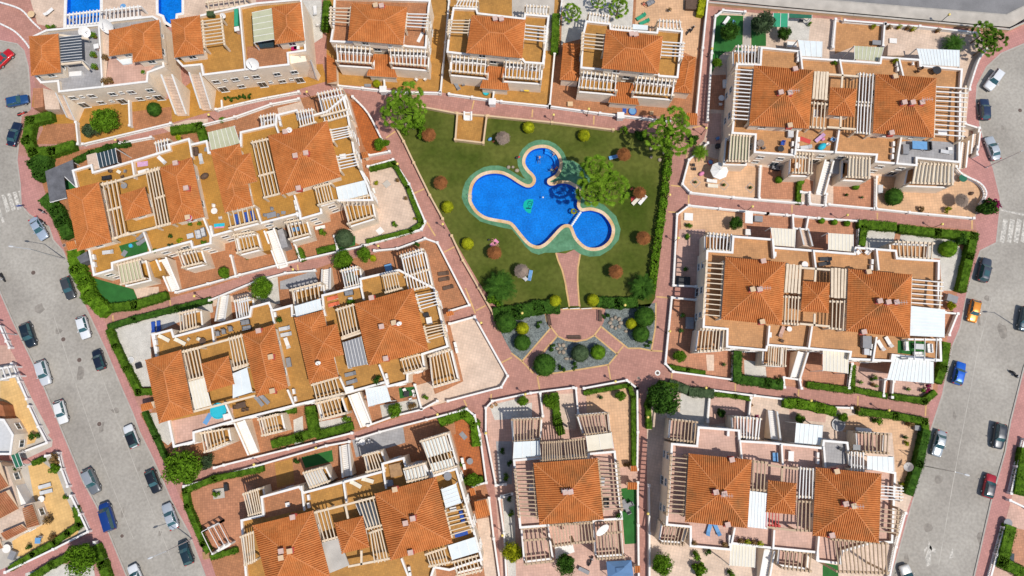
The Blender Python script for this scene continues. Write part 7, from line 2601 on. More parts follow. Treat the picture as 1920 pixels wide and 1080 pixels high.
for x, y, w in ((80,268,'left clipped bush in front of the lattice balcony'),(245,280,'right clipped bush in front of the lattice balcony'),(658,318,'clipped bush in the second terracotta yard')):
 plant('clipped_bush', w, x, y, .7, .6, 'ball', 'leaf', group='clipped bushes in the terracotta yards', cat='bush')
# ------------------------------------------------------------------ cars
WHT, BLK, NVY, SLV, GRY, BLU, RED_, ORG = (.62,.63,.64),(.012,.014,.018),(.012,.025,.06),(.42,.45,.48),(.16,.17,.18),(.006,.04,.20),(.36,.01,.02),(.62,.22,.01)
tl(0, 2)
car('black SUV on the left kerb, topmost of the row facing down', 'suv', (.01,.02,.03), 185, 265, 240, 440)
car('white hatchback beside the pink pavement, ahead of the small black car', 'hatch', WHT, 600, 205, 650, 388)
car('small black hatchback facing up, beside the hedge of the gravel yard', 'small', (.01,.015,.03), 766, 615, 715, 462)
car('white car second on the left kerb, behind the black SUV', 'suv', (.60,.61,.62), 298, 545, 352, 728)
car('white car third on the left kerb, by the yellow patio', 'hatch', (.64,.64,.63), 430, 832, 482, 1030)
car('dark grey hatchback by the corner turf garden', 'hatch', (.05,.055,.06), 480, -95, 540, 95)
tl(0, 3)
car('white hatchback with a dark roof facing up, beside the narrow hedge', 'hatch', WHT, 1022, 132, 944, -68, roof=BLK)
car('grey hatchback with a pale roof on the left kerb', 'suv', GRY, 640, 270, 728, 470, roof=(.30,.32,.34))
car('bright blue van on the left kerb', 'van', BLU, 842, 760, 768, 512, cat='van')
car('black hatchback by the round tree', 'hatch', BLK, 1108, 265, 1188, 475)
car('silver saloon beside the hedge of the brown yard', 'sedan', SLV, 1318, 746, 1234, 522)
car('dark teal car under the street lamp arm at the bottom', 'hatch', (.012,.03,.04), 1432, 1016, 1354, 798)
car('white car cut by the bottom edge of the left road', 'hatch', WHT, 1060, 1180, 978, 988)
tl(0, 1)
car('silver blue car with two scooters beside it', 'sedan', (.36,.42,.50), 238, 548, 338, 718)
tl(0, 0)
car('red car at the left edge of the turning circle', 'hatch', (.55,.01,.015), -45, 505, 92, 372)
car('dark blue car in the upper left bay', 'hatch', (.015,.07,.20), 28, 778, 228, 732)
car('black car beside the curled hedge, upper left', 'sedan', (.01,.02,.05), 75, 1108, 138, 902)
tl(3, 0)
car('white car with a blue windscreen by the curved wall, upper right', 'suv', WHT, 1752, 522, 1636, 678)
car('navy car in the right turning circle', 'hatch', (.02,.035,.08), 1630, 906, 1622, 732)
tl(3, 1)
car('silver saloon beside the outside stair, right road', 'sedan', SLV, 1722, 132, 1650, -68)
car('dark blue grey SUV by the clipped hedge, right road', 'suv', (.05,.06,.08), 1598, 1050, 1650, 838, sunroof=True)
tl(3, 2)
car('orange car beside the white flat awning', 'hatch', ORG, 1562, 82, 1528, 262)
car('bright blue car beside the striped white awning', 'hatch', (.005,.10,.50), 1410, 735, 1458, 543)
car('black car on the yellow kerb, right side of the road', 'suv', (.02,.025,.035), 1748, 985, 1716, 1235)
car('dark car cut by the right edge', 'suv', (.02,.05,.07), 1945, 130, 1908, 335)
tl(3, 3)
car('silver grey saloon beside the tall hedge', 'sedan', (.30,.33,.35), 1312, -30, 1256, 202)
car('crimson car with a dark roof on the right kerb', 'hatch', RED_, 1640, 502, 1682, 308, roof=(.03,.03,.04))
car('pale car cut by the bottom edge of the right road', 'suv', (.60,.58,.54), 1085, 1190, 1020, 1005)
SG = 'scooters and motorbikes parked by the kerb'
tl(0, 1)
furn('bike', 318, 505, 'dark scooter beside the bonnet of the silver blue car', rz=-30, a='black', b='metal', group=SG, z=-.1)
furn('bike', 322, 585, 'black scooter beside the door of the silver blue car', rz=-40, a='black', b='metal', group=SG, z=-.1)
furn('bike', 20, 1000, 'motorbike at the left edge of the left road', rz=-60, a='black', b='metal', group=SG, z=-.1)
tl(0, 0)
furn('bike', 165, 852, 'motorbike between the dark blue car and the hedge', rz=25, a='red', b='metal', group=SG, z=-.1)
tl(3, 2)
furn('bike', 1845, 645, 'dark motorbike on the right kerb beyond the blue car', rz=-45, a='black', b='metal', group=SG, z=-.1)
# ------------------------------------------------------------------ lamps
tl(0, 1); streetlamp('tall street lamp at the left road, by the shed with the felt roof', 485, 862, 82, 768)
tl(0, 3); streetlamp('tall street lamp at the left road, between silver and teal cars', 1440, 802, 1126, 944)
tl(3, 3); streetlamp('tall street lamp at the right road, by the end of the tall hedge', 1158, 252, 1492, 322)
tl(3, 1); streetlamp('tall street lamp at the right road, beside the silver saloon', 1632, 178, 1960, 25)
tl(3, 2); streetlamp('street lamp beyond the right kerb, beside the dark car', 1880, 300, 2120, 262)
tl(0, 2); streetlamp('street lamp on the left pavement, beside the black SUV', 128, 350, -130, 330)
tl(0, 1)
sp = empty('road_sign', W(205, 490, 0), 'blue road sign on a post by the left crossing', 'road sign')
g = MB(); a_ = W(205, 490, 0); b_ = W(128, 465, 2.4); g.tube(a_, (a_.x, a_.y, 2.6), .04); part('post', g, M['metal'], sp)
g = MB(); g.box((a_.x, a_.y + .06), .7, .05, 1.95, 2.65, 0.3); part('sign_plate', g, M['blue'], sp)
tz(0, 0, 1)
for x, y, w in ((391,215,'at the foot of the white stairs, below the cream facade'),(216,262,'above the glass porch of the upper left row'),(575,172,'at the end of the path by the first detached house'),(1038,215,'on the lawn wall between two ball bushes'),(1104,204,'on the patio wall of the third detached house'),(1324,240,'beside the upper right palms, right of the path'),
  (1335,91,'beside the turf garden of the upper right block'),(1256,365,'at the right path corner below the parasol patio'),(1272,446,'on the wall beside the peach yard, right path'),(1411,387,'in the path above the peach yard'),(1589,403,'in the path above the clipped pots'),(1767,420,'in the path above the long clipped hedge'),
  (1256,621,'on the wall right of the right gravel bed'),(1172,572,'in the hedge right of the lawn gate'),(979,587,'in the hedge left of the lawn gate'),(1154,715,'on the wall below the centre gravel bed'),(985,739,'at the top of the bottom centre garden'),(1324,727,'beside the oval clipped hedge'),(1215,782,'in the narrow path beside the big dark tree'),(1521,751,'in the path above the vine trellis'),
  (1667,769,'in the path above the clipped dark hedge'),(1215,963,'in the narrow path beside the long turf strip'),(902,605,'at the bare pale yard, upper corner'),(820,777,'in the path below the bare pale yard'),(830,420,'at the gap in the left lawn wall'),(745,307,'at the pale tiled yard, upper corner'),(709,461,'above the brown yard near the lime bush'),(549,505,'in the path below the white stair of the upper left row'),
  (364,555,'in the path near the corner turf'),(476,871,'in the path above the lower left row'),(911,812,'in the path left of the bottom centre house, upper'),(592,840,'in the path above the turf court of the lower left row'),(942,1004,'in the path left of the bottom centre house, lower'),(1780,27,'on the beige wall of the top road'),(215,1045,'')):
 if w: pathlamp('yellow globe lamp ' + w, x, y)
# ------------------------------------------------------------------ plaza and lawn
def bench(label, x, y, x2, y2):
 p, q = W(x, y, .4), W(x2, y2, .4)
 r_ = empty('bench', ((p.x + q.x) / 2, (p.y + q.y) / 2, 0), label, 'bench', 'benches round the plaza')
 d = Vector((q.x - p.x, q.y - p.y)); L = d.length; d.normalize(); nn = Vector((-d.y, d.x)); c = Vector(((p.x + q.x) / 2, (p.y + q.y) / 2))
 for k in range(4):
  g = MB(); o_ = nn * (-.2 + .14 * k); g.bar(c - d * L / 2 + o_, c + d * L / 2 + o_, .11, .42, .46); part('seat_slat', g, M['brown'], r_)
 for k in range(2):
  g = MB(); o_ = nn * .32; g.bar(c - d * L / 2 + o_, c + d * L / 2 + o_, .05, .58 + .18 * k, .70 + .18 * k); part('back_slat', g, M['brown'], r_)
 for s_ in (-1, 1):
  g = MB(); o_ = c + d * s_ * L * .42; g.bar(o_ - nn * .22, o_ + nn * .32, .06, 0, .42); part('leg', g, M['iron'], r_)
tl(2, 2)
bench('brown bench at the left side of the plaza', 268, 200, 284, 282)
bench('brown bench at the right side of the plaza', 665, 252, 665, 168)
bench('brown bench at the lower edge of the plaza', 520, 368, 416, 368)
gt = empty('lawn_gate', W(510, 150, 0), 'white low gate between the plaza and the lawn path', 'gate')
for x0, x1 in ((380, 420),(435, 510),(520, 600)):
 a_, b_ = W(x0, 155, .8), W(x1, 150, .8)
 g = MB(); g.bar(a_, b_, .08, .72, .80); g.bar(a_, b_, .06, .15, .22)
 for k in range(8): g.box(lerp(a_, b_, k / 7), .04, .04, .22, .72)
 part('gate_leaf', g, M['white'], gt)
TH_ = 'thatched sunshades on the lawn'
tz(0, 0, 1)
thatch('brown thatched sunshade beside the shrubs in the upper left lawn corner', 804, 252)
thatch('brown thatched sunshade by the left lawn wall, above a ball bush', 826, 342)
thatch('brown thatched sunshade next to the sunbather', 927, 473)
thatch('brown thatched sunshade near the upper right palms with a towel', 1170, 289)
thatch('brown thatched sunshade right of the pool palms, with towels and bags', 1200, 361, r=1.05)
thatch('brown thatched sunshade near the right hedge, beside no lounger', 1207, 446)
thatch('brown thatched sunshade on the lower right lawn', 1155, 509)
thatch('grey thatched sunshade beside the sunken beige court', 943, 258, 'thatchgrey')
thatch('grey thatched sunshade with a blue lounger, lower left lawn', 978, 508, 'thatchgrey')
thatch('grey thatched shade on the yellowish patio, upper right block', 1805, 375, 'thatchgrey', group='')
shower = empty('pool_shower', W(1085, 322, 0), 'slim steel shower on the round green apron by the palms', 'shower')
g = MB(); p = W(1085, 322, 0); g.tube(p, p + Vector((0, 0, 2.1)), .04); g.tube(p + Vector((0, 0, 2.1)), p + Vector((.3, 0, 2.15)), .03); part('pipe', g, M['metal'], shower)
g = MB(); g.cyl((p.x + .3, p.y), .1, 2.08, 2.14, 10); part('shower_head', g, M['metal'], shower)
def towel(label, x, y, x2, y2, m, w=.75, group='towels and bags on the lawn', z=0.01):
 p, q = W(x, y, z), W(x2, y2, z)
 d = Vector((q.x - p.x, q.y - p.y)).normalized(); nn = Vector((-d.y, d.x, 0)) * w / 2
 g = MB()
 for k in range(5):
  a_, b_ = lerp(p, q, k / 5), lerp(p, q, (k + 1) / 5)
  z0, z1 = z + .02 * (k % 2) + .015, z + .02 * ((k + 1) % 2) + .015
  g.quad((a_.x - nn.x, a_.y - nn.y, z0),(b_.x - nn.x, b_.y - nn.y, z1),(b_.x + nn.x, b_.y + nn.y, z1),(a_.x + nn.x, a_.y + nn.y, z0))
 o_ = obj('beach_towel', g.mesh('beach_towel', p), M[m]); o_.location = p
 return tag(o_, label, 'towel', group)
def bag(label, x, y, m, r=.3, z=0, cat='bag', nm='beach_bag', group=None):
 p = W(x, y, z + .2)
 r_ = empty(nm, (p.x, p.y, z), label, cat, group)
 g = MB(); g.ell((0, 0, r * .75), r * 1.15, r * .75, r * .75, 12, 8, .6); lpart('body', g, M[m], r_, True)
 g = MB(); g.tube((-r * .5, 0, r * 1.3),(r * .5, 0, r * 1.3), .03); lpart('strap', g, M['black'], r_)
 return r_
tl(2, 1)
LG = 'sun loungers on the lawn'
furn('lounger', 995, 402, 'white lounger below the sunshade right of the pool palms', 962, 440, a='white', b='ltgrey', group=LG)
furn('lounger', 945, 410, 'cream lounger left of the white lounger, right of the pool palms', 915, 440, a='awncream', b='ltgrey', group=LG)
towel('dark red towel beside the cream lounger', 905, 395, 910, 435, 'red')
bag('pinkish bag in the shadow of the sunshade right of the palms', 898, 338, 'coral')
furn('lounger', 130, 1015, 'blue and white lounger by the grey sunshade, lower left lawn', 142, 955, a='bluelt', b='white', group=LG)
furn('lounger', 95, 1005, 'white lounger half under the grey sunshade, lower left lawn', 70, 980, a='white', b='white', group=LG)
furn('lounger', 790, 90, 'pale blue lounger under the sunshade near the upper right palms', 742, 102, a='bluelt', b='white', group=LG)
tl(1, 0)
bag('blue bag beside the grey sunshade at the sunken court', 1755, 1045, 'bluelt', .4)
bag('small orange bag beside the blue bag at the sunken court', 1782, 1060, 'coral', .22)
tl(1, 1)
person('person sunbathing on a pink towel beside a thatched sunshade', 'lying', 1790, 742, .02, 140, 'black', 'black')
towel('pink towel under the sunbather', 1765, 768, 1810, 722, 'pinkf', .9)
bag('black bag at the head of the sunbather', 1745, 718, 'black', .22)
tz(860, 260, 8)
bag('dark bag on the lawn edge, left of the upper pool basin', 870, 285, 'black', .3)
bag('dark red towel bundle on the lawn edge, left of the upper pool basin', 905, 275, 'red', .25)
SWM = 'people in the pool'
person('swimmer lying face down in the middle of the upper basin', 'floating', 1210, 305, -.15, 80, 'blue', group=SWM, sc=.88)
person('person floating on the back near the right rim of the upper basin', 'floating', 1450, 450, -.15, 40, 'red', 'red', group=SWM, sc=.88)
person('second person close to the rim of the upper basin, holding the first', 'floating', 1420, 480, -.2, 150, 'black', group=SWM, sc=.88)
person('person by the curved step of the upper basin', 'floating', 1412, 210, -.12, -50, 'bluelt', 'bluelt', group=SWM, sc=.88)
tl(2, 1)
person('person with a round float at the end of the float line', 'floating', 478, 512, -.12, 200, 'black', 'black', group=SWM, sc=.88)
p = W(462, 505, -.05)
g = MB()
for k in range(14):
 a0, a1 = 6.2832 * k / 14, 6.2832 * (k + 1) / 14
 g.tube((.42 * math.cos(a0), .42 * math.sin(a0), 0),(.42 * math.cos(a1), .42 * math.sin(a1), 0), .14, n=8)
o_ = obj('swim_ring', g.mesh('swim_ring', None, True), M['leaf_yellow']); o_.location = p
tag(o_, 'yellow and green swim ring at the end of the float line', 'swim ring')
p = W(232, 400, -.1)
g = MB(); g.ell((0, 0, 0), .16, .16, .16, 12, 8)
o_ = obj('beach_ball', g.mesh('beach_ball', None, True), M['white']); o_.location = p
tag(o_, 'tiny white ball floating right of the pool emblem', 'ball')
# ------------------------------------------------------------------ terrace and garden furniture
Z = 5.31
UL, ML, LL, UR, MR, LR = 'upper left row', 'middle left row', 'lower left row', 'upper right block', 'middle right block', 'lower right block'
def lo(label, x, y, x2, y2, a='grey', b='ltgrey', z=0.02, g='sun loungers on terraces and patios'):
 furn('lounger', x, y, label, x2, y2, a=a, b=b, z=z, group=g)
def box(label, x, y, sx, sy, h, m, z=0.0, rz=0, cat='box', nm='storage_box', lid=True):
 p = W(x, y, z + h)
 r_ = empty(nm, (p.x, p.y, z), label, cat, None, R(rz))
 g = MB(); g.box((0, 0), sx, sy, 0, h - .06); lpart('body', g, M[m], r_)
 g = MB(); g.box((0, 0), sx + .06, sy + .06, h - .055, h); lpart('lid' if lid else 'top', g, M[m], r_)
def pool(label, x, y, r, m, z=0, rim='bluelt'):
 p = W(x, y, z + .3)
 r_ = empty('paddling_pool', (p.x, p.y, z), label, 'paddling pool')
 n = 18
 c = lambda k: [Vector((k * math.cos(6.2832 * i / n), k * math.sin(6.2832 * i / n), 0)) for i in range(n)]
 g = MB(); g.ring(c(r), c(r * .88), 0, .3); lpart('rim', g, M[rim], r_)
 g = MB(); g.cyl((0, 0), r * .88, 0, .2, n); lpart('water', g, M[m], r_)
tl(0, 1)
furn('sofa', 800, 252, 'black sofa on the ochre terrace, ' + UL, rz=100, z=Z, a='black', b='black')
furn('low', 890, 208, 'pale tilted low table behind the black sofa, ' + UL, rz=-30, z=Z, a='awncream', b='brown')
furn('chair', 938, 205, 'grey chair right of the tilted low table, ' + UL, rz=170, z=Z, a='grey', b='grey')
furn('chair', 832, 205, 'brown chair left of the tilted low table, ' + UL, rz=10, z=Z, a='brown', b='brown')
furn('chair', 920, 245, 'dark chair below the tilted low table, ' + UL, rz=120, z=Z, a='brown', b='brown')
towel('lilac mat on the ochre terrace, ' + UL, 1030, 155, 1110, 145, 'lilac', .9, None, Z)
lo('white lounger beside the chimney, ' + UL, 1235, 140, 1190, 98, 'white', 'white', Z)
box('white bench box under the pergola, ' + UL, 1075, 205, 1.9, .6, .7, 'white', Z, 15)
furn('round', 937, 315, 'grey round table below the roof beam, ' + UL, z=Z, a='grey', b='grey')
lo('white frame lounger beside the brown hip roof, ' + UL, 1515, 155, 1495, 65, 'ltgrey', 'white', Z)
furn('sofa', 1470, 55, 'dark brown sofa in the shade by the parapet, ' + UL, rz=10, z=Z, a='brown', b='brown')
furn('low', 1545, 40, 'grey low table beside the green awning, ' + UL, rz=80, z=Z, a='grey', b='grey')
bag('pile of dark garden things beside the brown hip roof, ' + UL, 1540, 245, 'brown', .7, Z, 'heap', 'covered_heap')
furn('round', 1612, 505, 'white round table between two hip roofs, ' + UL, z=Z, a='white', b='white')
furn('chair', 1605, 465, 'white chair at the white round table, ' + UL, rz=-90, z=Z)
furn('chair', 1655, 555, 'white stool chair below the white round table, ' + UL, rz=100, z=Z, a='ltgrey')
towel('turquoise and pink float mat on the ochre terrace, ' + UL, 1605, 612, 1685, 605, 'turq', .6, None, Z)
towel('pink edge of the float mat, ' + UL, 1608, 628, 1682, 622, 'pinkf', .25, None, Z)
for k, (x, y, x2, y2) in enumerate(((1780,605,1765,525),(1860,590,1842,508),(1905,570,1888,505))):
 lo(('left', 'middle', 'right')[k] + ' blue lounger under the slatted roof, ' + UL, x, y, x2, y2, 'blue', 'grey', Z, 'three blue loungers')
furn('low', 1430, 690, 'grey low table of the sofa group, ' + UL, rz=15, z=Z, a='ltgrey', b='grey', sc=1.5)
furn('sofa', 1488, 678, 'inner grey sofa of the sofa group, ' + UL, rz=15, z=Z, a='ltgrey', b='grey')
furn('sofa', 1525, 662, 'outer grey sofa of the sofa group, ' + UL, rz=195, z=Z, a='ltgrey', b='grey')
lo('white slatted lounger on the lower ochre terrace, ' + UL, 850, 805, 765, 815, 'ltgrey', 'white', Z)
lo('dark lounger on the turf mat, upper one, ' + UL, 1045, 705, 1080, 670, 'grey', 'grey', Z)
lo('dark lounger on the turf mat, lower one, ' + UL, 1050, 740, 1085, 715, 'grey', 'grey', Z)
towel('grey mat at the lower end of the turf mat, ' + UL, 920, 840, 945, 800, 'grey', .8, None, Z + .02)
pool('tiny turquoise bowl on the turf mat, ' + UL, 978, 762, .35, 'turq', Z)
furn('pot', 1282, 693, 'dark pot on the ochre terrace, ' + UL, z=Z, a='black', b='leaf_dark')
furn('pot', 1430, 603, 'potted plant against the wall, ' + UL, z=Z, a='thatch', b='leaf')
furn('pot', 1500, 600, 'potted plant at the partition, ' + UL, z=Z, a='thatch', b='leaf')
p = W(1405, 548, 9.3); cb2 = empty('parasol_cover', (p.x, p.y, 8.9), 'magenta round cap on the orange roof, ' + UL, 'cover'); g = MB(); g.cyl((0, 0), .5, 0, .3, 14, .3); lpart('cap', g, M['magenta'], cb2); g = MB(); g.cyl((0, 0), .52, -.3, 0, 14); lpart('base', g, M['white'], cb2)
tl(1, 1)
furn('rect', 120, 535, 'grey covered table on the ochre terrace by the partition, ' + UL, rz=15, z=Z, a='grey', b='grey')
chairs_round(120, 535, 1.1, 4, 'grey chairs round the grey covered table, ' + UL, Z, 'grey', 'grey')
furn('low', 205, 515, 'small grey table beside the grey covered table, ' + UL, z=Z, a='grey', b='grey')
furn('sofa', 300, 640, 'blue grey sofa under the lower balcony beams, ' + UL, rz=100, z=2.75, a='bluelt', b='grey')
box('white bench with blue items along the south wall, ' + UL, 480, 625, 1.7, .5, .6, 'white', 0, 12)
box('white store box in the pergola gap, ' + UL, 650, 90, 1.0, .7, .8, 'white', Z, 10)
box('white box on the wall of the pale yard, ' + UL, 880, 350, .5, .9, .8, 'white', 0, 15)
box('stone slab planter in the middle of the pale yard', 980, 300, 1.1, 1.1, .25, 'concrete', 0, 40)
box('stone slab with drain near the lower hedge of the pale yard', 930, 652, 1.1, 1.1, .08, 'white', 0, 40)
furn('pot', 902, 298, 'small pot near the slab planter of the pale yard', a='thatch', b='leaf_yellow')
furn('pot', 1125, 410, 'stone pot against the hedge of the pale yard', a='thatchgrey', b='leaf_brown')
furn('pot', 1062, 275, 'pot near the upper hedge of the pale yard', a='thatch', b='leaf_brown')
BD = 'dark deckchairs in the brown yard'
lo('upper dark lounger of the brown yard by the lawn path', 1450, 965, 1360, 975, 'brown', 'black', 0.02, BD)
lo('second dark lounger of the brown yard by the lawn path', 1455, 1005, 1365, 1020, 'brown', 'black', 0.02, BD)
lo('third dark lounger of the brown yard by the lawn path', 1480, 1065, 1400, 1085, 'brown', 'black', 0.02, BD)
furn('round', 720, 1005, 'pale green round table under the balcony beams, ' + ML, z=2.75, a='awngreen', b='grey', sc=1.5)
furn('round', 880, 858, 'lime green round table in the yard with the leafy trees', a='leaf_yellow', b='white')
box('blue water tank in the yard corner, ' + ML, 995, 935, 1.2, 1.6, .6, 'bluelt', 0, 15)
tl(0, 2)
lo('beige lounger on the west roof terrace, left, ' + ML, 1190, 355, 1275, 400, 'awncream', 'grey', Z)
lo('beige lounger on the west roof terrace, right, ' + ML, 1310, 380, 1395, 425, 'awncream', 'grey', Z)
furn('chair', 1415, 385, 'beige chair beside the beige loungers, ' + ML, rz=150, z=Z, a='awncream', b='grey')
furn('round', 1525, 400, 'brown table with a chair beside the partition, ' + ML, z=Z, a='brown', b='grey')
furn('chair', 1495, 385, 'cream chair at the brown table, ' + ML, rz=-20, z=Z, a='awncream')
DC = 'dark armchairs on the roof terrace'
for w, x, y in (('left', 1640, 345),('middle', 1684, 330),('right', 1735, 310)): furn('chair', x, y, w + ' dark armchair of three on the roof terrace, ' + ML, rz=-80, z=Z, a='grey', b='black', group=DC, sc=1.5)
furn('sofa', 1840, 258, 'upper dark sofa on the roof terrace, ' + ML, rz=-80, z=Z, a='grey', b='black')
furn('sofa', 1852, 300, 'lower dark sofa on the roof terrace, ' + ML, rz=100, z=Z, a='grey', b='black')
lo('left blue mat lounger in the white gravel yard', 1152, 335, 1145, 250, 'blue', 'blue', .02)
lo('right blue mat lounger in the white gravel yard', 1192, 325, 1186, 245, 'blue', 'blue', .02)
pool('white ring basin in the white gravel yard', 980, 540, .6, 'ltgrey', 0, 'white')
box('round dark planter in the white gravel yard', 1035, 582, .9, .9, .6, 'black', 0, 20)
pool('large bright blue paddling pool on the west terrace, ' + ML, 1635, 922, 1.35, 'turq', Z, 'turq')
towel('grey blue slide mat beside the blue paddling pool, ' + ML, 1535, 1020, 1580, 945, 'bluelt', .8, None, Z)
box('white cool box beside the blue paddling pool, ' + ML, 1700, 965, 1.1, .9, .6, 'white', Z, 15)
furn('rect', 1812, 880, 'brown table on the south roof terrace, ' + ML, rz=15, z=Z, a='brown', b='brown')
for w, x, y, rz in (('left', 1765, 895, 0),('lower left', 1825, 915, 90),('lower right', 1855, 908, 90)): furn('chair', x, y, w + ' brown chair at the brown table, ' + ML, rz=rz, z=Z, a='brown', b='brown')
furn('round', 415 + 925, 60 + 850, 'round white table on the corner terrace above the round tree', z=Z, a='white', b='white')
tl(1, 2)
lo('upper coral lounger on the roof terrace, ' + ML, 615, 65, 530, 85, 'coral', 'white', Z)
lo('lower coral lounger on the roof terrace, ' + ML, 625, 112, 540, 132, 'coral', 'white', Z)
furn('sofa', 698, 38, 'grey sofa beside the coral loungers, ' + ML, rz=-80, z=Z, a='grey', b='black')
furn('low', 708, 82, 'light grey low table below the grey sofa, ' + ML, rz=12, z=Z, a='ltgrey', b='grey')
lo('upper grey lounger between two hip roofs, ' + ML, 255, 295, 170, 312, 'ltgrey', 'grey', Z)
lo('lower grey lounger between two hip roofs, ' + ML, 265, 340, 185, 355, 'ltgrey', 'grey', Z)
lo('lounger with a white towel between two hip roofs, ' + ML, 245, 450, 218, 375, 'white', 'white', Z)
box('dark grey chest by the chimney wall, ' + ML, 243, 558, .7, 1.5, .6, 'grey', Z, 12)
furn('pot', 180, 242, 'round potted plant on the small roof terrace, ' + ML, z=Z, a='black', b='leaf_dark', sc=1.4)
lo('upper dark lounger in the shade of the terrace, ' + ML, 750, 635, 665, 655, 'grey', 'black', Z)
lo('lower dark lounger in the shade of the terrace, ' + ML, 760, 690, 675, 715, 'grey', 'black', Z)
lo('left blue grey lounger at the parapet, ' + ML, 8, 828, 42, 872, 'grey', 'grey', Z)
lo('right blue grey lounger at the parapet, ' + ML, 48, 818, 84, 855, 'grey', 'grey', Z)
box('white store box at the parapet corner, ' + ML, 700, 755, 1.3, .7, .7, 'white', Z, 12)
furn('square', 1130, 795, 'black table on the small turf square, ' + ML, a='black', b='black')
for w, x, y, rz in (('upper left', 1115, 765, -60),('upper right', 1180, 775, 200),('right', 1186, 805, 170),('lower', 1160, 835, 110)): furn('chair', x, y, w + ' white chair on the small turf square, ' + ML, rz=rz, a='white', b='white')
box('white table under the pergola beams by the east parapet, ' + ML, 1298, 245, .9, 1.1, .75, 'white', Z, 12)
box('dark box beside the white table, east parapet, ' + ML, 1275, 200, .9, .6, .6, 'black', Z, 12)
box('white box low on the wall of the bare pale yard, upper', 1495, 425, .4, .9, .8, 'white', 0, 15)
box('white box low on the wall of the bare pale yard, lower', 1505, 468, .4, .9, .8, 'white', 0, 15)
tl(1, 3)
lo('left white lounger on the roof terrace, ' + LL, 710, 370, 790, 415, 'awncream', 'white', Z)
lo('right white lounger on the roof terrace, ' + LL, 795, 348, 885, 375, 'awncream', 'white', Z)
box('large wooden deck box on the roof terrace, ' + LL, 1050, 285, 2.0, 2.0, .5, 'wood', Z, 12)
box('grey covered chest beside the hip roof, ' + LL, 1000, 385, 1.1, .9, .8, 'grey', Z, 12)
lo('blue lounger with a white band under the beams, ' + LL, 1555, 675, 1535, 590, 'blue', 'white', Z)
towel('blue bordered mat on the east terrace, ' + LL, 1490, 775, 1588, 750, 'blue', .8, None, Z)
box('white table above the blue lounger, ' + LL, 1478, 580, 1.0, .6, .7, 'white', Z, 12)
furn('round', 800, 75, 'white round table in the shaded grey court, ' + LL, a='white', b='white')
for w, x, y, rz in (('left', 765, 85, 0),('upper', 805, 48, -90),('right', 850, 65, 180)): furn('chair', x, y, w + ' white chair in the shaded grey court, ' + LL, rz=rz)
box('white pot stand at the parapet, ' + LL, 235, 545, .6, .6, .5, 'white', Z, 12)
furn('round', 1440, 330, 'round glass table on the corner terrace, ' + LL, z=Z, a='grey', b='grey', sc=1.2)
towel('dark mat in the orange yard, ' + LL, 1535, 5, 1575, 50, 'grey', .8, None, .03)
furn('round', 1605, 218, 'dark round table in the orange yard, ' + LL, a='grey', b='black')
box('upper white box on the wall of the orange yard, ' + LL, 1548, 215, .4, .9, .8, 'white', 0, 12)
box('lower white box on the wall of the orange yard, ' + LL, 1562, 262, .4, .9, .8, 'white', 0, 12)
box('stone ring slab in the pale strip, ' + LL, 1735, 780, 1.2, 1.2, .06, 'pale', 0, 30)
box('wooden bin cabinet by the bottom left hedge, ' + LL, 0 - 385 + 8, 925, 1.0, 1.2, 1.0, 'wood', 0, 12)
tl(0, 3)
fr = Bld('swing_frame', 'white steel swing frame in the brown yard, lower left row', 'swing frame', 1600, 800)
fr.bars([((1510,750),(1640,682)),((1640,682),(1722,842)),((1590,915),(1510,750)),((1560,722),(1640,870)),((1600,705),(1680,850))], 2.2, .1, .1, 'white', z0=0, post=True)
box('white low wall bench of the swing frame', 1655, 880, 3.2, .4, .6, 'white', 0, 28, 'bench')
box('square tree pit with a grey rim, ' + LL, 1640, 462, 1.9, 1.6, .25, 'concrete', 0, 8, 'tree pit', 'tree_pit')
box('black barbecue beside the square tree pit, ' + LL, 1692, 418, .6, 1.1, .9, 'black', 0, 10, 'barbecue', 'barbecue')
LP_ = 'grey loungers in the yellow yard'
lo('upper grey lounger in the yellow yard, left edge', 310, 412, 368, 395, 'ltgrey', 'grey', .02, LP_)
lo('lower grey lounger in the yellow yard, left edge', 320, 455, 380, 440, 'ltgrey', 'grey', .02, LP_)
furn('round', 318, 500, 'small white table below the grey loungers, left edge', a='white', b='grey')
furn('pot', 380, 655, 'potted reddish plant at the brown roof corner, left edge', a='black', b='leaf_brown', sc=2)
furn('square', 292, 812, 'pale blue square table in the yellow yard, left edge', a='bluelt', b='white')
furn('chair', 308, 785, 'grey chair at the pale blue table, left edge', rz=-110, a='grey', b='grey')
furn('round', 65, 870, 'white round table at the bottom left corner of the yellow yard', a='white', b='white', sc=1.3)
box('dark box beside the white round table, bottom left', 88, 925, 1.0, 1.4, .8, 'grey', 0, -20)
furn('pot', 405, 785, 'brown potted plant in the lower yellow yard', a='thatch', b='leaf_brown', sc=1.5)
furn('pot', 225, 860, 'small dark pot in the lower yellow yard', a='black', b='leaf_dark', sc=1.2)
tl(2, 0)
lo('upper green lounger on the peach patio, third detached house', 1000, 105, 935, 145, 'greenf', 'greenf')
lo('lower green lounger on the peach patio, third detached house', 1025, 150, 960, 178, 'greenf', 'greenf')
box('brown covered spa at the top edge, third detached house', 1352, 30, 2.4, 2.0, .8, 'brown', 0, -4, 'spa', 'covered_spa')
furn('sofa', 1040, 20, 'grey garden swing seat on the peach patio, top edge', rz=-60, a='grey', b='grey')
person('person in red sitting beside the grey swing seat, top edge', 'sitting', 985, 35, 0.0, -40, 'red', 'red')
furn('pot', 1180, 78, 'white pot in the middle of the peach patio', a='white', b='leaf_brown')
for w, x, y in (('left', 1325, 235),('right', 1355, 215)): furn('bike', x, y, w + ' bicycle-like scooter on the peach patio', rz=60, a='black', b='black', group='scooters on the peach patio', sc=.8)
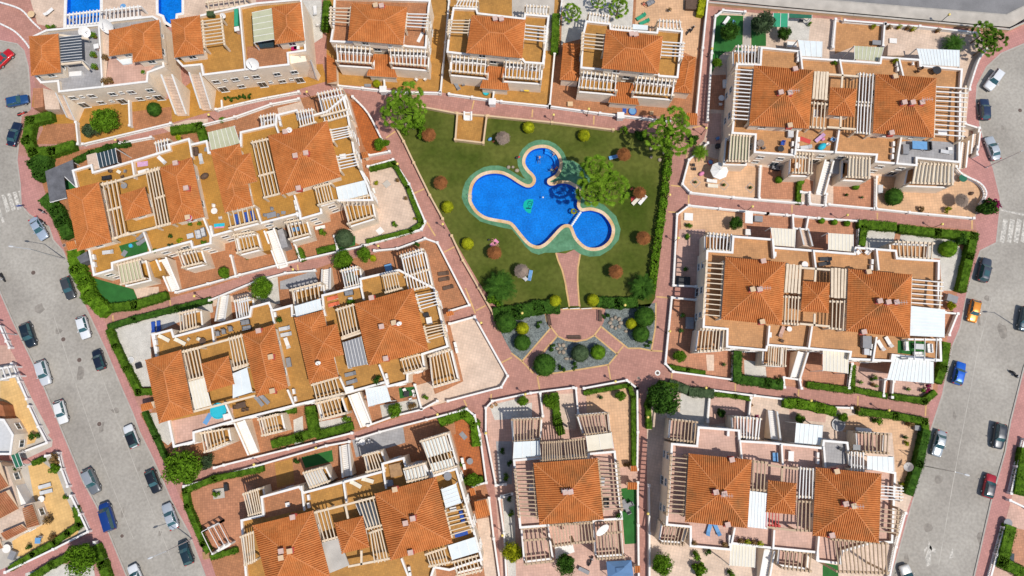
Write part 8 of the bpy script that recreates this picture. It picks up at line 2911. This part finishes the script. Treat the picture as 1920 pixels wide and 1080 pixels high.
furn('rect', 112, 660, 'yellow clothed table on the patio of the second detached house', rz=85, a='yellow', b='grey')
for w, x, y, rz in (('left upper', 72, 640, 0),('left lower', 75, 675, 0),('right upper', 150, 640, 180),('right lower', 150, 668, 180)): furn('chair', x, y, w + ' grey chair at the yellow table', rz=rz, a='ltgrey', b='grey')
furn('rect', 1085, 750, 'white clothed table under the balcony, third detached house', rz=-5, a='white', b='white')
box('tan planter box on the terracotta patio, third detached house', 437, 778, .9, .8, .5, 'beigewall', 0, 0, 'planter', 'planter_box')
box('small tan box on the terracotta patio, third detached house', 1048, 845, .6, .6, .5, 'beigewall', 0, 0)
pool('blue paddling pool beside the gate block, third detached house', 905, 832, .75, 'bluelt', 0, 'blue')
towel('blue air mattress beside the gate block, third detached house', 845, 800, 842, 850, 'blue', .7, None, .02)
lo('white lounger on the turf, upper right block', 1585, 185, 1632, 120, 'white', 'white')
furn('low', 1662, 165, 'pale blue low table beside the white lounger on the turf', rz=60, a='bluelt', b='white')
furn('round', 1568, 740, 'white round table in the brown lane, upper right block', a='white', b='white')
furn('chair', 1562, 782, 'white chair in the brown lane, upper right block', rz=90)
furn('sofa', 1598, 630, 'white bench against the wall of the brown lane', rz=180, a='white', b='white')
furn('chair', 1540, 1040, 'blue chair in the grey lane, upper right block', rz=200, a='bluelt', b='blue')
box('black bin in the grey lane, upper right block', 1548, 1090, .7, .7, .9, 'black')
tl(1, 0)
furn('round', 1235, 555, 'peach round table on the patio of the first detached house', a='peach', b='white', sc=1.5)
chairs_round(1235, 555, 1.35, 5, 'white chairs round the peach table, first detached house', start=20)
towel('folded white parasol lying on the terrace, first detached house', 1215, 315, 1250, 245, 'white', .6, None, Z)
furn('round', 1550, 598, 'blue grey round table on the patio of the second detached house', a='bluelt', b='grey')
chairs_round(1550, 598, .95, 4, 'grey chairs round the blue grey table, second detached house', 0, 'grey', 'ltgrey', start=10)
lo('grey lounger on the patio of the second detached house', 1520, 665, 1490, 615, 'grey', 'ltgrey')
pool('turquoise float beside the gate wall, second detached house', 1725, 692, .6, 'turq', 0, 'greenf')
box('dark mat box at the path wall, first detached house', 838, 640, 1.2, .5, .3, 'grey')
plant('round_bush', 'small round bush on the patio of the first detached house', 905, 628, .75, .6, 'ball', 'leaf_yellow')
lo('blue lounger with a bather on the pale lane beside the first detached house', 402, 188, 398, 140, 'bluelt', 'white')
person('person on the blue lounger in the pale lane', 'lying', 398, 158, .42, 95, 'black', 'black')
lo('white frame lounger in the pale lane, upper', 445, 110, 440, 45, 'white', 'ltgrey')
furn('chair', 465, 190, 'white frame chair in the pale lane', rz=90, a='white', b='ltgrey')
box('magenta cushion chest beside the green awning roof', 285, 362, .9, .7, .5, 'magenta', 6.2)
box('white chest beside the magenta cushion chest', 305, 352, .9, .8, .5, 'white', 6.2)
tl(3, 0)
furn('round', 1255, 536, 'dark round table on the terrace by the striped awning, ' + UR, z=Z, a='black', b='black', sc=1.35)
furn('chair', 1125, 535, 'brown chair beside the dark round table, ' + UR, rz=30, z=Z, a='brown', b='brown')
furn('chair', 1145, 515, 'second brown chair beside the dark round table, ' + UR, rz=200, z=Z, a='brown', b='brown')
furn('chair', 1085, 480, 'small white stool on the terrace, ' + UR, z=Z)
furn('rect', 810, 325, 'grey green table in the orange patio corner, ' + UR, rz=-5, a='grey', b='grey')
box('low white step bed with a plant on the pale patio, ' + UR, 940, 305, 1.3, .9, .3, 'white', 0, -4, 'planter', 'planter_box')
for k, (x, y) in enumerate(((905,210),(978,208),(1042,215),(1080,226),(1268,235))):
 furn('pot', x, y, ('leftmost', 'second', 'third', 'fourth', 'fifth')[k] + ' flower pot along the wall of the pale patio, ' + UR, a='thatch', b='leaf_yellow' if k % 2 else 'leaf_brown', group='flower pots along the pale patio wall', sc=1.2)
tv = Bld('sunshade', 'teal cloth sunshade between two trees, upper right block', 'sunshade', 150, 140)
tv.cover([(40,98),(150,100),(148,205),(35,200)], 2.5, 2, 'greenf', posts=0)
tv.cover([(155,100),(330,112),(328,138),(155,132)], 2.3, 1, 'tealf', posts=0)
box('white cupboard against the house wall, ' + UR, 180, 332, 1.7, 1.0, .9, 'white', 0, -4)
furn('low', 250, 155, 'dark folded table in the pebble court, ' + UR, a='black', b='black')
tz(1360, 225, 8)
furn('round', 515, 360, 'beige round table on the corner terrace, ' + UR, z=Z, a='thatchgrey', b='grey', sc=1.2)
furn('chair', 575, 420, 'beige chair below the beige round table, ' + UR, rz=120, z=Z, a='thatchgrey', b='grey')
furn('chair', 480, 420, 'second beige chair at the beige round table, ' + UR, rz=60, z=Z, a='thatchgrey', b='grey')
furn('round', 825, 440, 'dark round table with a dark blue chair, ' + UR, z=Z, a='black', b='black')
furn('chair', 855, 355, 'dark blue chair above the dark round table, ' + UR, rz=-100, z=Z, a='blue', b='blue', sc=1.3)
box('pale grey chest beside the buttress, ' + UR, 985, 205, .9, 1.1, .8, 'ltgrey', Z, -4)
towel('red striped air mat on the small roof terrace, ' + UR, 1120, 275, 1275, 330, 'red', .8, None, Z)
lo('lounger with a violet towel on the small roof terrace, ' + UR, 1480, 215, 1350, 325, 'lilac', 'ltgrey', Z)
lo('grey lounger by the parapet of the small roof terrace, ' + UR, 1275, 400, 1140, 415, 'ltgrey', 'ltgrey', Z)
bag('cyan air mattress heap on the small roof terrace, ' + UR, 1435, 410, 'turq', .75, Z, 'heap', 'air_mattress')
bag('pink towel heap beside the violet lounger, ' + UR, 1465, 290, 'pinkf', .35, Z, 'towel', 'towel_heap')
furn('chair', 1600, 300, 'pale blue chair on the small roof terrace, ' + UR, rz=150, z=Z, a='bluelt', b='ltgrey', sc=1.3)
furn('chair', 1535, 365, 'white chair on the small roof terrace, ' + UR, rz=120, z=Z)
tz(1600, 225, 8)
furn('rect', 960, 400, 'large table under a pale blue cover on the grey roof terrace, ' + UR, rz=-4, z=Z, a='bluelt', b='grey', sc=1.6)
box('dark grey chest left of the pale blue table, ' + UR, 795, 435, 1.0, 1.7, .7, 'grey', Z, -4)
furn('sofa', 1130, 390, 'black slim sofa right of the pale blue table, ' + UR, rz=180, z=Z, a='black', b='black')
lo('white lounger on the grey roof terrace, ' + UR, 1480, 490, 1310, 460, 'ltgrey', 'white', Z)
furn('low', 1455, 430, 'white low table above the white lounger, ' + UR, z=Z, a='white', b='grey')
box('white box table under the slats, ' + UR, 1340, 185, 1.5, .7, .7, 'white', Z, -4)
tz(1360, 90, 8)
towel('white folded sail below the wavy beams, ' + UR, 1360, 920, 1350, 1040, 'white', 1.0, None, Z)
tl(2, 1)
furn('parasol', 1555, 200, 'large white parasol on the peach patio', a='white', b='metal', zt=2.3)
FURN[('parasol', 'white', 'metal')].scale = (1.12,) * 3
pool('small blue and red basin beside the white parasol', 1490, 135, .5, 'bluelt', 0, 'red')
bag('pink round cushion below the white parasol', 1420, 225, 'pinkf', .5, 0, 'cushion', 'floor_cushion')
lo('white and pink lounger below the white parasol', 1460, 272, 1540, 280, 'white', 'white')
lo('cream lounger below the white and pink lounger', 1470, 310, 1545, 315, 'awncream', 'white')
furn('chair', 1362, 158, 'upper black chair at the left edge of the peach patio', rz=0, a='black', b='black')
furn('chair', 1370, 188, 'lower black chair at the left edge of the peach patio', rz=0, a='black', b='black')
for k, (x, y) in enumerate(((1375,288),(1588,308),(1788,328))):
 furn('pot', x, y, ('left', 'middle', 'right')[k] + ' one of three pots on inlaid diamonds of the peach patio', a='white' if k == 0 else 'black', b='leaf_dark', group='pots on inlaid diamonds', sc=.8)
 p = W(x, y, .03)
 g = MB(); dd = 1.0
 g.ring([Vector((p.x + dd, p.y)), Vector((p.x, p.y + dd)), Vector((p.x - dd, p.y)), Vector((p.x, p.y - dd))], [Vector((p.x + .88, p.y)), Vector((p.x, p.y + .88)), Vector((p.x - .88, p.y)), Vector((p.x, p.y - .88))], .0, .026)
 struct('floor_inlay', g, M['greytile'])
box('stone flower bed with a small statue, peach yard, ' + MR, 1325, 545, 1.5, 1.3, .3, 'white', 0, -4, 'planter', 'planter_box')
furn('pot', 1310, 695, 'potted plant in the shadow of the peach yard, ' + MR, a='black', b='leaf', sc=1.3)
box('covered dark hot tub in the side lane, ' + MR, 1285, 1028, 2.4, 1.6, .8, 'black', 0, -4, 'hot tub', 'hot_tub')
furn('pot', 1298, 942, 'dark pot on a white slab in the side lane, ' + MR, a='black', b='leaf_dark', sc=1.2)
box('white door canopy over the lane, ' + MR, 1778, 548, 1.3, 2.2, .12, 'white', 2.3, -4, 'canopy', 'door_canopy', False)
box('grey bin and table in the shaded yard, ' + MR, 1850, 560, 1.4, 1.0, .8, 'grey', 0, -4)
box('white table in the shaded yard, ' + MR, 1772, 660, .9, 1.0, .75, 'white', 0, -4)
tl(2, 2)
box('dark covered spa in the terracotta lane, ' + MR, 1335, 262, 1.3, 2.0, .9, 'grey', 0, -4, 'spa', 'covered_spa')
furn('pot', 1275, 208, 'white square pot in the terracotta lane, ' + MR, a='white', b='leaf_dark', sc=1.3)
furn('pot', 1265, 322, 'dark pot on a cross slab in the terracotta lane, ' + MR, a='white', b='leaf_dark', sc=1.2)
furn('pot', 1585, 575, 'white pot in the corner yard, ' + MR, a='white', b='leaf_dark')
furn('chair', 1790, 880, 'brown chair on the white pebbles of the bottom centre house', rz=-150, a='wood', b='wood')
furn('pot', 665, 822, 'dark pot on the peach yard of the bottom centre house', a='grey', b='leaf_dark')
tl(1, 2)
furn('chair', 1770, 890, 'left brown chair on the white pebbles of the bottom centre house', rz=-30, a='wood', b='wood')
furn('chair', 1800, 875, 'right brown chair on the white pebbles of the bottom centre house', rz=-150, a='wood', b='wood')
tl(3, 1)
lo('upper dark lounger on the roof terrace by the partition, ' + MR, 475, 862, 385, 862, 'black', 'black', Z)
lo('lower dark lounger on the roof terrace by the partition, ' + MR, 465, 892, 375, 905, 'black', 'black', Z)
furn('chair', 672, 815, 'left white armchair at the parapet, ' + MR, rz=-60, z=Z, sc=1.5)
furn('chair', 738, 815, 'right white armchair at the parapet, ' + MR, rz=-130, z=Z, sc=1.5)
furn('round', 272, 906, 'white round table by the roof corner, ' + MR, z=Z, a='white', b='white')
furn('round', 1450, 262, 'dark green round table by the curved balustrade, ' + UR, a='tealf', b='grey', sc=1.3)
furn('round', 215, 165, 'white round table under the lattice beams, ' + UR, z=2.75, a='white', b='white')
furn('sofa', 55, 180, 'grey covered sofa in the shade of the lattice balcony, ' + UR, rz=80, a='grey', b='black')
box('grey cupboard at the partition, ' + UR, 845, 335, .8, 1.4, .9, 'ltgrey', 0, -4)
furn('pot', 588, 383, 'small dark pot in the second terracotta yard, ' + UR, a='black', b='leaf_dark', sc=.8)
furn('pot', 703, 402, 'small white pot in the second terracotta yard, ' + UR, a='white', b='leaf_dark', sc=.7)
bag('brown planter box near the round shade, ' + UR, 1525, 372, 'brown', .4, 0, 'planter', 'planter_tub')
tl(3, 2)
lo('left white slatted lounger on the south terrace, ' + MR, 865, 460, 828, 398, 'white', 'white', Z)
lo('right white slatted lounger on the south terrace, ' + MR, 925, 435, 888, 372, 'white', 'white', Z)
furn('sofa', 1038, 436, 'white sofa at the left of the turf terrace, ' + MR, rz=0, z=Z, a='white', b='white')
furn('sofa', 1212, 452, 'white sofa at the right of the turf terrace, ' + MR, rz=180, z=Z, a='white', b='white')
furn('rect', 1125, 440, 'pale table between the white sofas, ' + MR, z=Z, rz=-4, a='ltgrey', b='white')
furn('sofa', 1125, 495, 'long white bench below the pale table, ' + MR, rz=90, z=Z, a='white', b='white')
box('large brown grey shed box at the buttress, ' + MR, 745, 405, 1.4, 2.0, 1.0, 'grey', Z, -4)
box('small grey box below the shed box, ' + MR, 742, 478, .8, 1.0, .8, 'ltgrey', Z, -4)
lo('pinkish lounger on the terrace below the left hip roof, ' + MR, 92, 360, 118, 295, 'pinktile', 'ltgrey', Z)
furn('round', 158, 308, 'white round table beside the pinkish lounger, ' + MR, z=Z, a='white', b='white', sc=.8)
furn('chair', 105, 395, 'brown chair below the pinkish lounger, ' + MR, rz=60, z=Z, a='brown', b='brown')
box('grey air duct box beside the east slats, ' + MR, 1385, 78, 1.8, 1.2, 1.0, 'grey', 0, -20)
plant('garden_shrub', 'bright shrub by the road below the east slats, ' + MR, 1370, 135, 1.0, .9, 'bush', 'leaf_yellow', cat='shrub')
for k, (x, y) in enumerate(((690,708),(805,735),(1045,760),(1155,770))):
 furn('pot', x, y, ('leftmost', 'second', 'third', 'rightmost')[k] + ' white pot in the pink lower yards, ' + MR, a='white', b='leaf', group='white pots in the pink yards')
furn('pot', 782, 725, 'terracotta pot in the pink lower yard, ' + MR, a='thatch', b='leaf_brown')
pool('grey pond table in the upper yard, ' + LR, 530, 1025, 1.15, 'greytile', 0, 'ltgrey')
box('white bench wall in the peach yard, ' + LR, 720, 1062, 2.6, .5, .6, 'white', 0, -5, 'bench')
furn('pot', 1050, 1020, 'brown pot group in the peach yard, ' + LR, a='thatch', b='leaf_brown', sc=1.5)
box('dark box inside the corner hedge, ' + LR, 1125, 1050, 1.0, .8, .8, 'grey', 0, -5)
tl(2, 3)
furn('round', 852, 555, 'grey round table on the long turf strip', a='grey', b='grey')
chairs_round(852, 555, .9, 4, 'grey chairs round the table on the long turf strip', 0, 'grey', 'black', start=25)
furn('sofa', 708, 530, 'black sofa under the right slats, bottom centre house', rz=180, z=Z, a='black', b='black')
furn('pot', 798, 626, 'black round pot at the terrace corner, bottom centre house', z=Z, a='black', b='leaf_dark', sc=1.3)
box('grey chest under the upper right slats, bottom centre house', 675, 372, .8, 1.2, .8, 'ltgrey', Z, -5)
box('grey chest under the left slats, bottom centre house', 148, 425, .8, 1.2, .8, 'ltgrey', Z, -5)
lo('left blue lounger below the hip roof, ' + LR, 1470, 762, 1488, 698, 'bluelt', 'blue', Z)
lo('right blue lounger below the hip roof, ' + LR, 1552, 762, 1525, 700, 'bluelt', 'blue', Z)
furn('pot', 1362, 830, 'brown plant at the left end of the parapet, ' + LR, z=Z, a='thatch', b='leaf_brown', sc=1.2)
furn('pot', 1590, 842, 'brown plant at the right end of the parapet, ' + LR, z=Z, a='thatch', b='leaf_brown', sc=1.2)
for k in range(4): furn('pot', 1710 + 48 * k, 815 + 6 * k, ('first', 'second', 'third', 'fourth')[k] + ' pot from the left in the plant row, ' + LR, z=Z, a='thatch', b=('leaf_brown', 'leaf_yellow')[k % 2], group='plant row on the parapet', sc=1.3)
lo('dark bench lounger at the bottom edge, bottom centre house', 510, 1025, 570, 1055, 'grey', 'black')
furn('bike', 590, 970, 'dark scooter beside the white step block, bottom centre house', rz=60, a='black', b='black')
gz = Bld('gazebo', 'blue cloth gazebo below the turf strip at the bottom edge', 'gazebo', 805, 1030)
M['gazebo'] = mat('gazebo_blue', (.10, .19, .34), .8, .08, 1.0)
q_ = ccw(WL([(708,972),(895,962),(912,1080),(718,1092)], 2.3)); c_ = sum(q_, Vector((0, 0, 0))) / 4
for k in range(4):
 g = MB(); a_, b_ = q_[k], q_[(k + 1) % 4]; m0, m1 = lerp(a_, c_, .72), lerp(b_, c_, .72)
 g.quad(a_, b_, m1 + Vector((0, 0, .75)), m0 + Vector((0, 0, .75))); g.quad(a_ - Vector((0, 0, .25)), b_ - Vector((0, 0, .25)), b_, a_); part('roof_panel', g, M['gazebo'], gz.root)
 beam('post', gz.root, (a_.x, a_.y, 0),(a_.x, a_.y, 2.3), .08, .08, 'ltgrey')
g = MB(); u_ = [lerp(p, c_, .66) for p in q_]
for k in range(4): g.quad(u_[k] + Vector((0, 0, .85)), u_[(k + 1) % 4] + Vector((0, 0, .85)), c_ + Vector((0, 0, 1.15)))
part('vent_cap', g, M['gazebo'], gz.root)
gh = Bld('gatehouse', 'small orange roofed gate by the blue gazebo', 'gate', 940, 1030); gh.shed([(918,1055),(962,1055),(960,1002),(916,1005)], 2.2, 2.6, z0=0)
tl(3, 3)
furn('rect', 168, 180, 'white table in the frame of the north terrace, ' + LR, rz=85, z=Z, a='white', b='white')
furn('sofa', 52, 188, 'grey blue sofa beside the green strip, ' + LR, rz=180, z=Z, a='bluelt', b='grey')
dsh = Bld('dish_mast', 'white satellite dish standing in the peach yard by the tall hedge', 'satellite dish', 1050, 300); dsh.dish(1058, 265, 1.4, .8, 150)
furn('pot', 1025, 40, 'dark pot on the peach strip by the tall hedge', a='black', b='leaf_dark')
furn('low', 660, 115, 'dark slab table on the grey north terrace, ' + LR, z=Z, rz=-4, a='panel', b='black', sc=1.6)
furn('chair', 545, 125, 'dark chair in the shade of the grey north terrace, ' + LR, rz=40, z=Z, a='black', b='black')
box('glass topped table behind the right hand hedge', 1822, 955, 1.0, 2.0, .7, 'glass', 0, -10)
furn('round', 1785, 678, 'grey round table at the right-hand gate', a='grey', b='grey', sc=1.3)
tl(0, 0)
box('white shed box on the grey roof, upper left', 565, 552, 2.1, .8, .7, 'white', 6.2, 5)
furn('pot', 1078, 545, 'plant at the stair head of the white roof terrace, upper left', z=6.2, a='white', b='leaf')
for k, (x, y) in enumerate(((712,275),(712,420),(720,510))): furn('pot', x, y, ('upper', 'middle', 'lower')[k] + ' plant along the white divider, upper left roof', z=6.2, a='thatch', b='leaf', group='plants along the white divider', sc=1.5)
for k, (x, y) in enumerate(((800,440),(835,612),(795,618))): furn('pot', x, y, ('upper', 'right', 'left')[k] + ' reddish plant on the beige strip, upper left roof', z=6.2, a='thatch', b='leaf_brown', group='reddish plants on the beige strip', sc=1.5)
furn('round', 245, 115, 'tan round table at the top left corner', a='beigewall', b='brown', sc=1.2)
lo('white lounger at the top left corner', 345, 105, 385, 70, 'white', 'black')
furn('round', 930, 55, 'pale table under the white pergola, upper left', a='bluelt', b='white')
box('green bin by the divider wall, upper left', 1575, 100, 1.2, .8, 1.0, 'leaf_grey', 6.2)
box('teal cover along the divider wall, upper left', 1770, 130, .6, 3.2, 1.0, 'greenf', 6.2, 3)
_d = {k: v for k, v in LABELS.items() if len(v) > 1 and not all(g for _, g in v)}
for k, v in list(_d.items())[:40]: print('DUPLABEL', len(v), k)
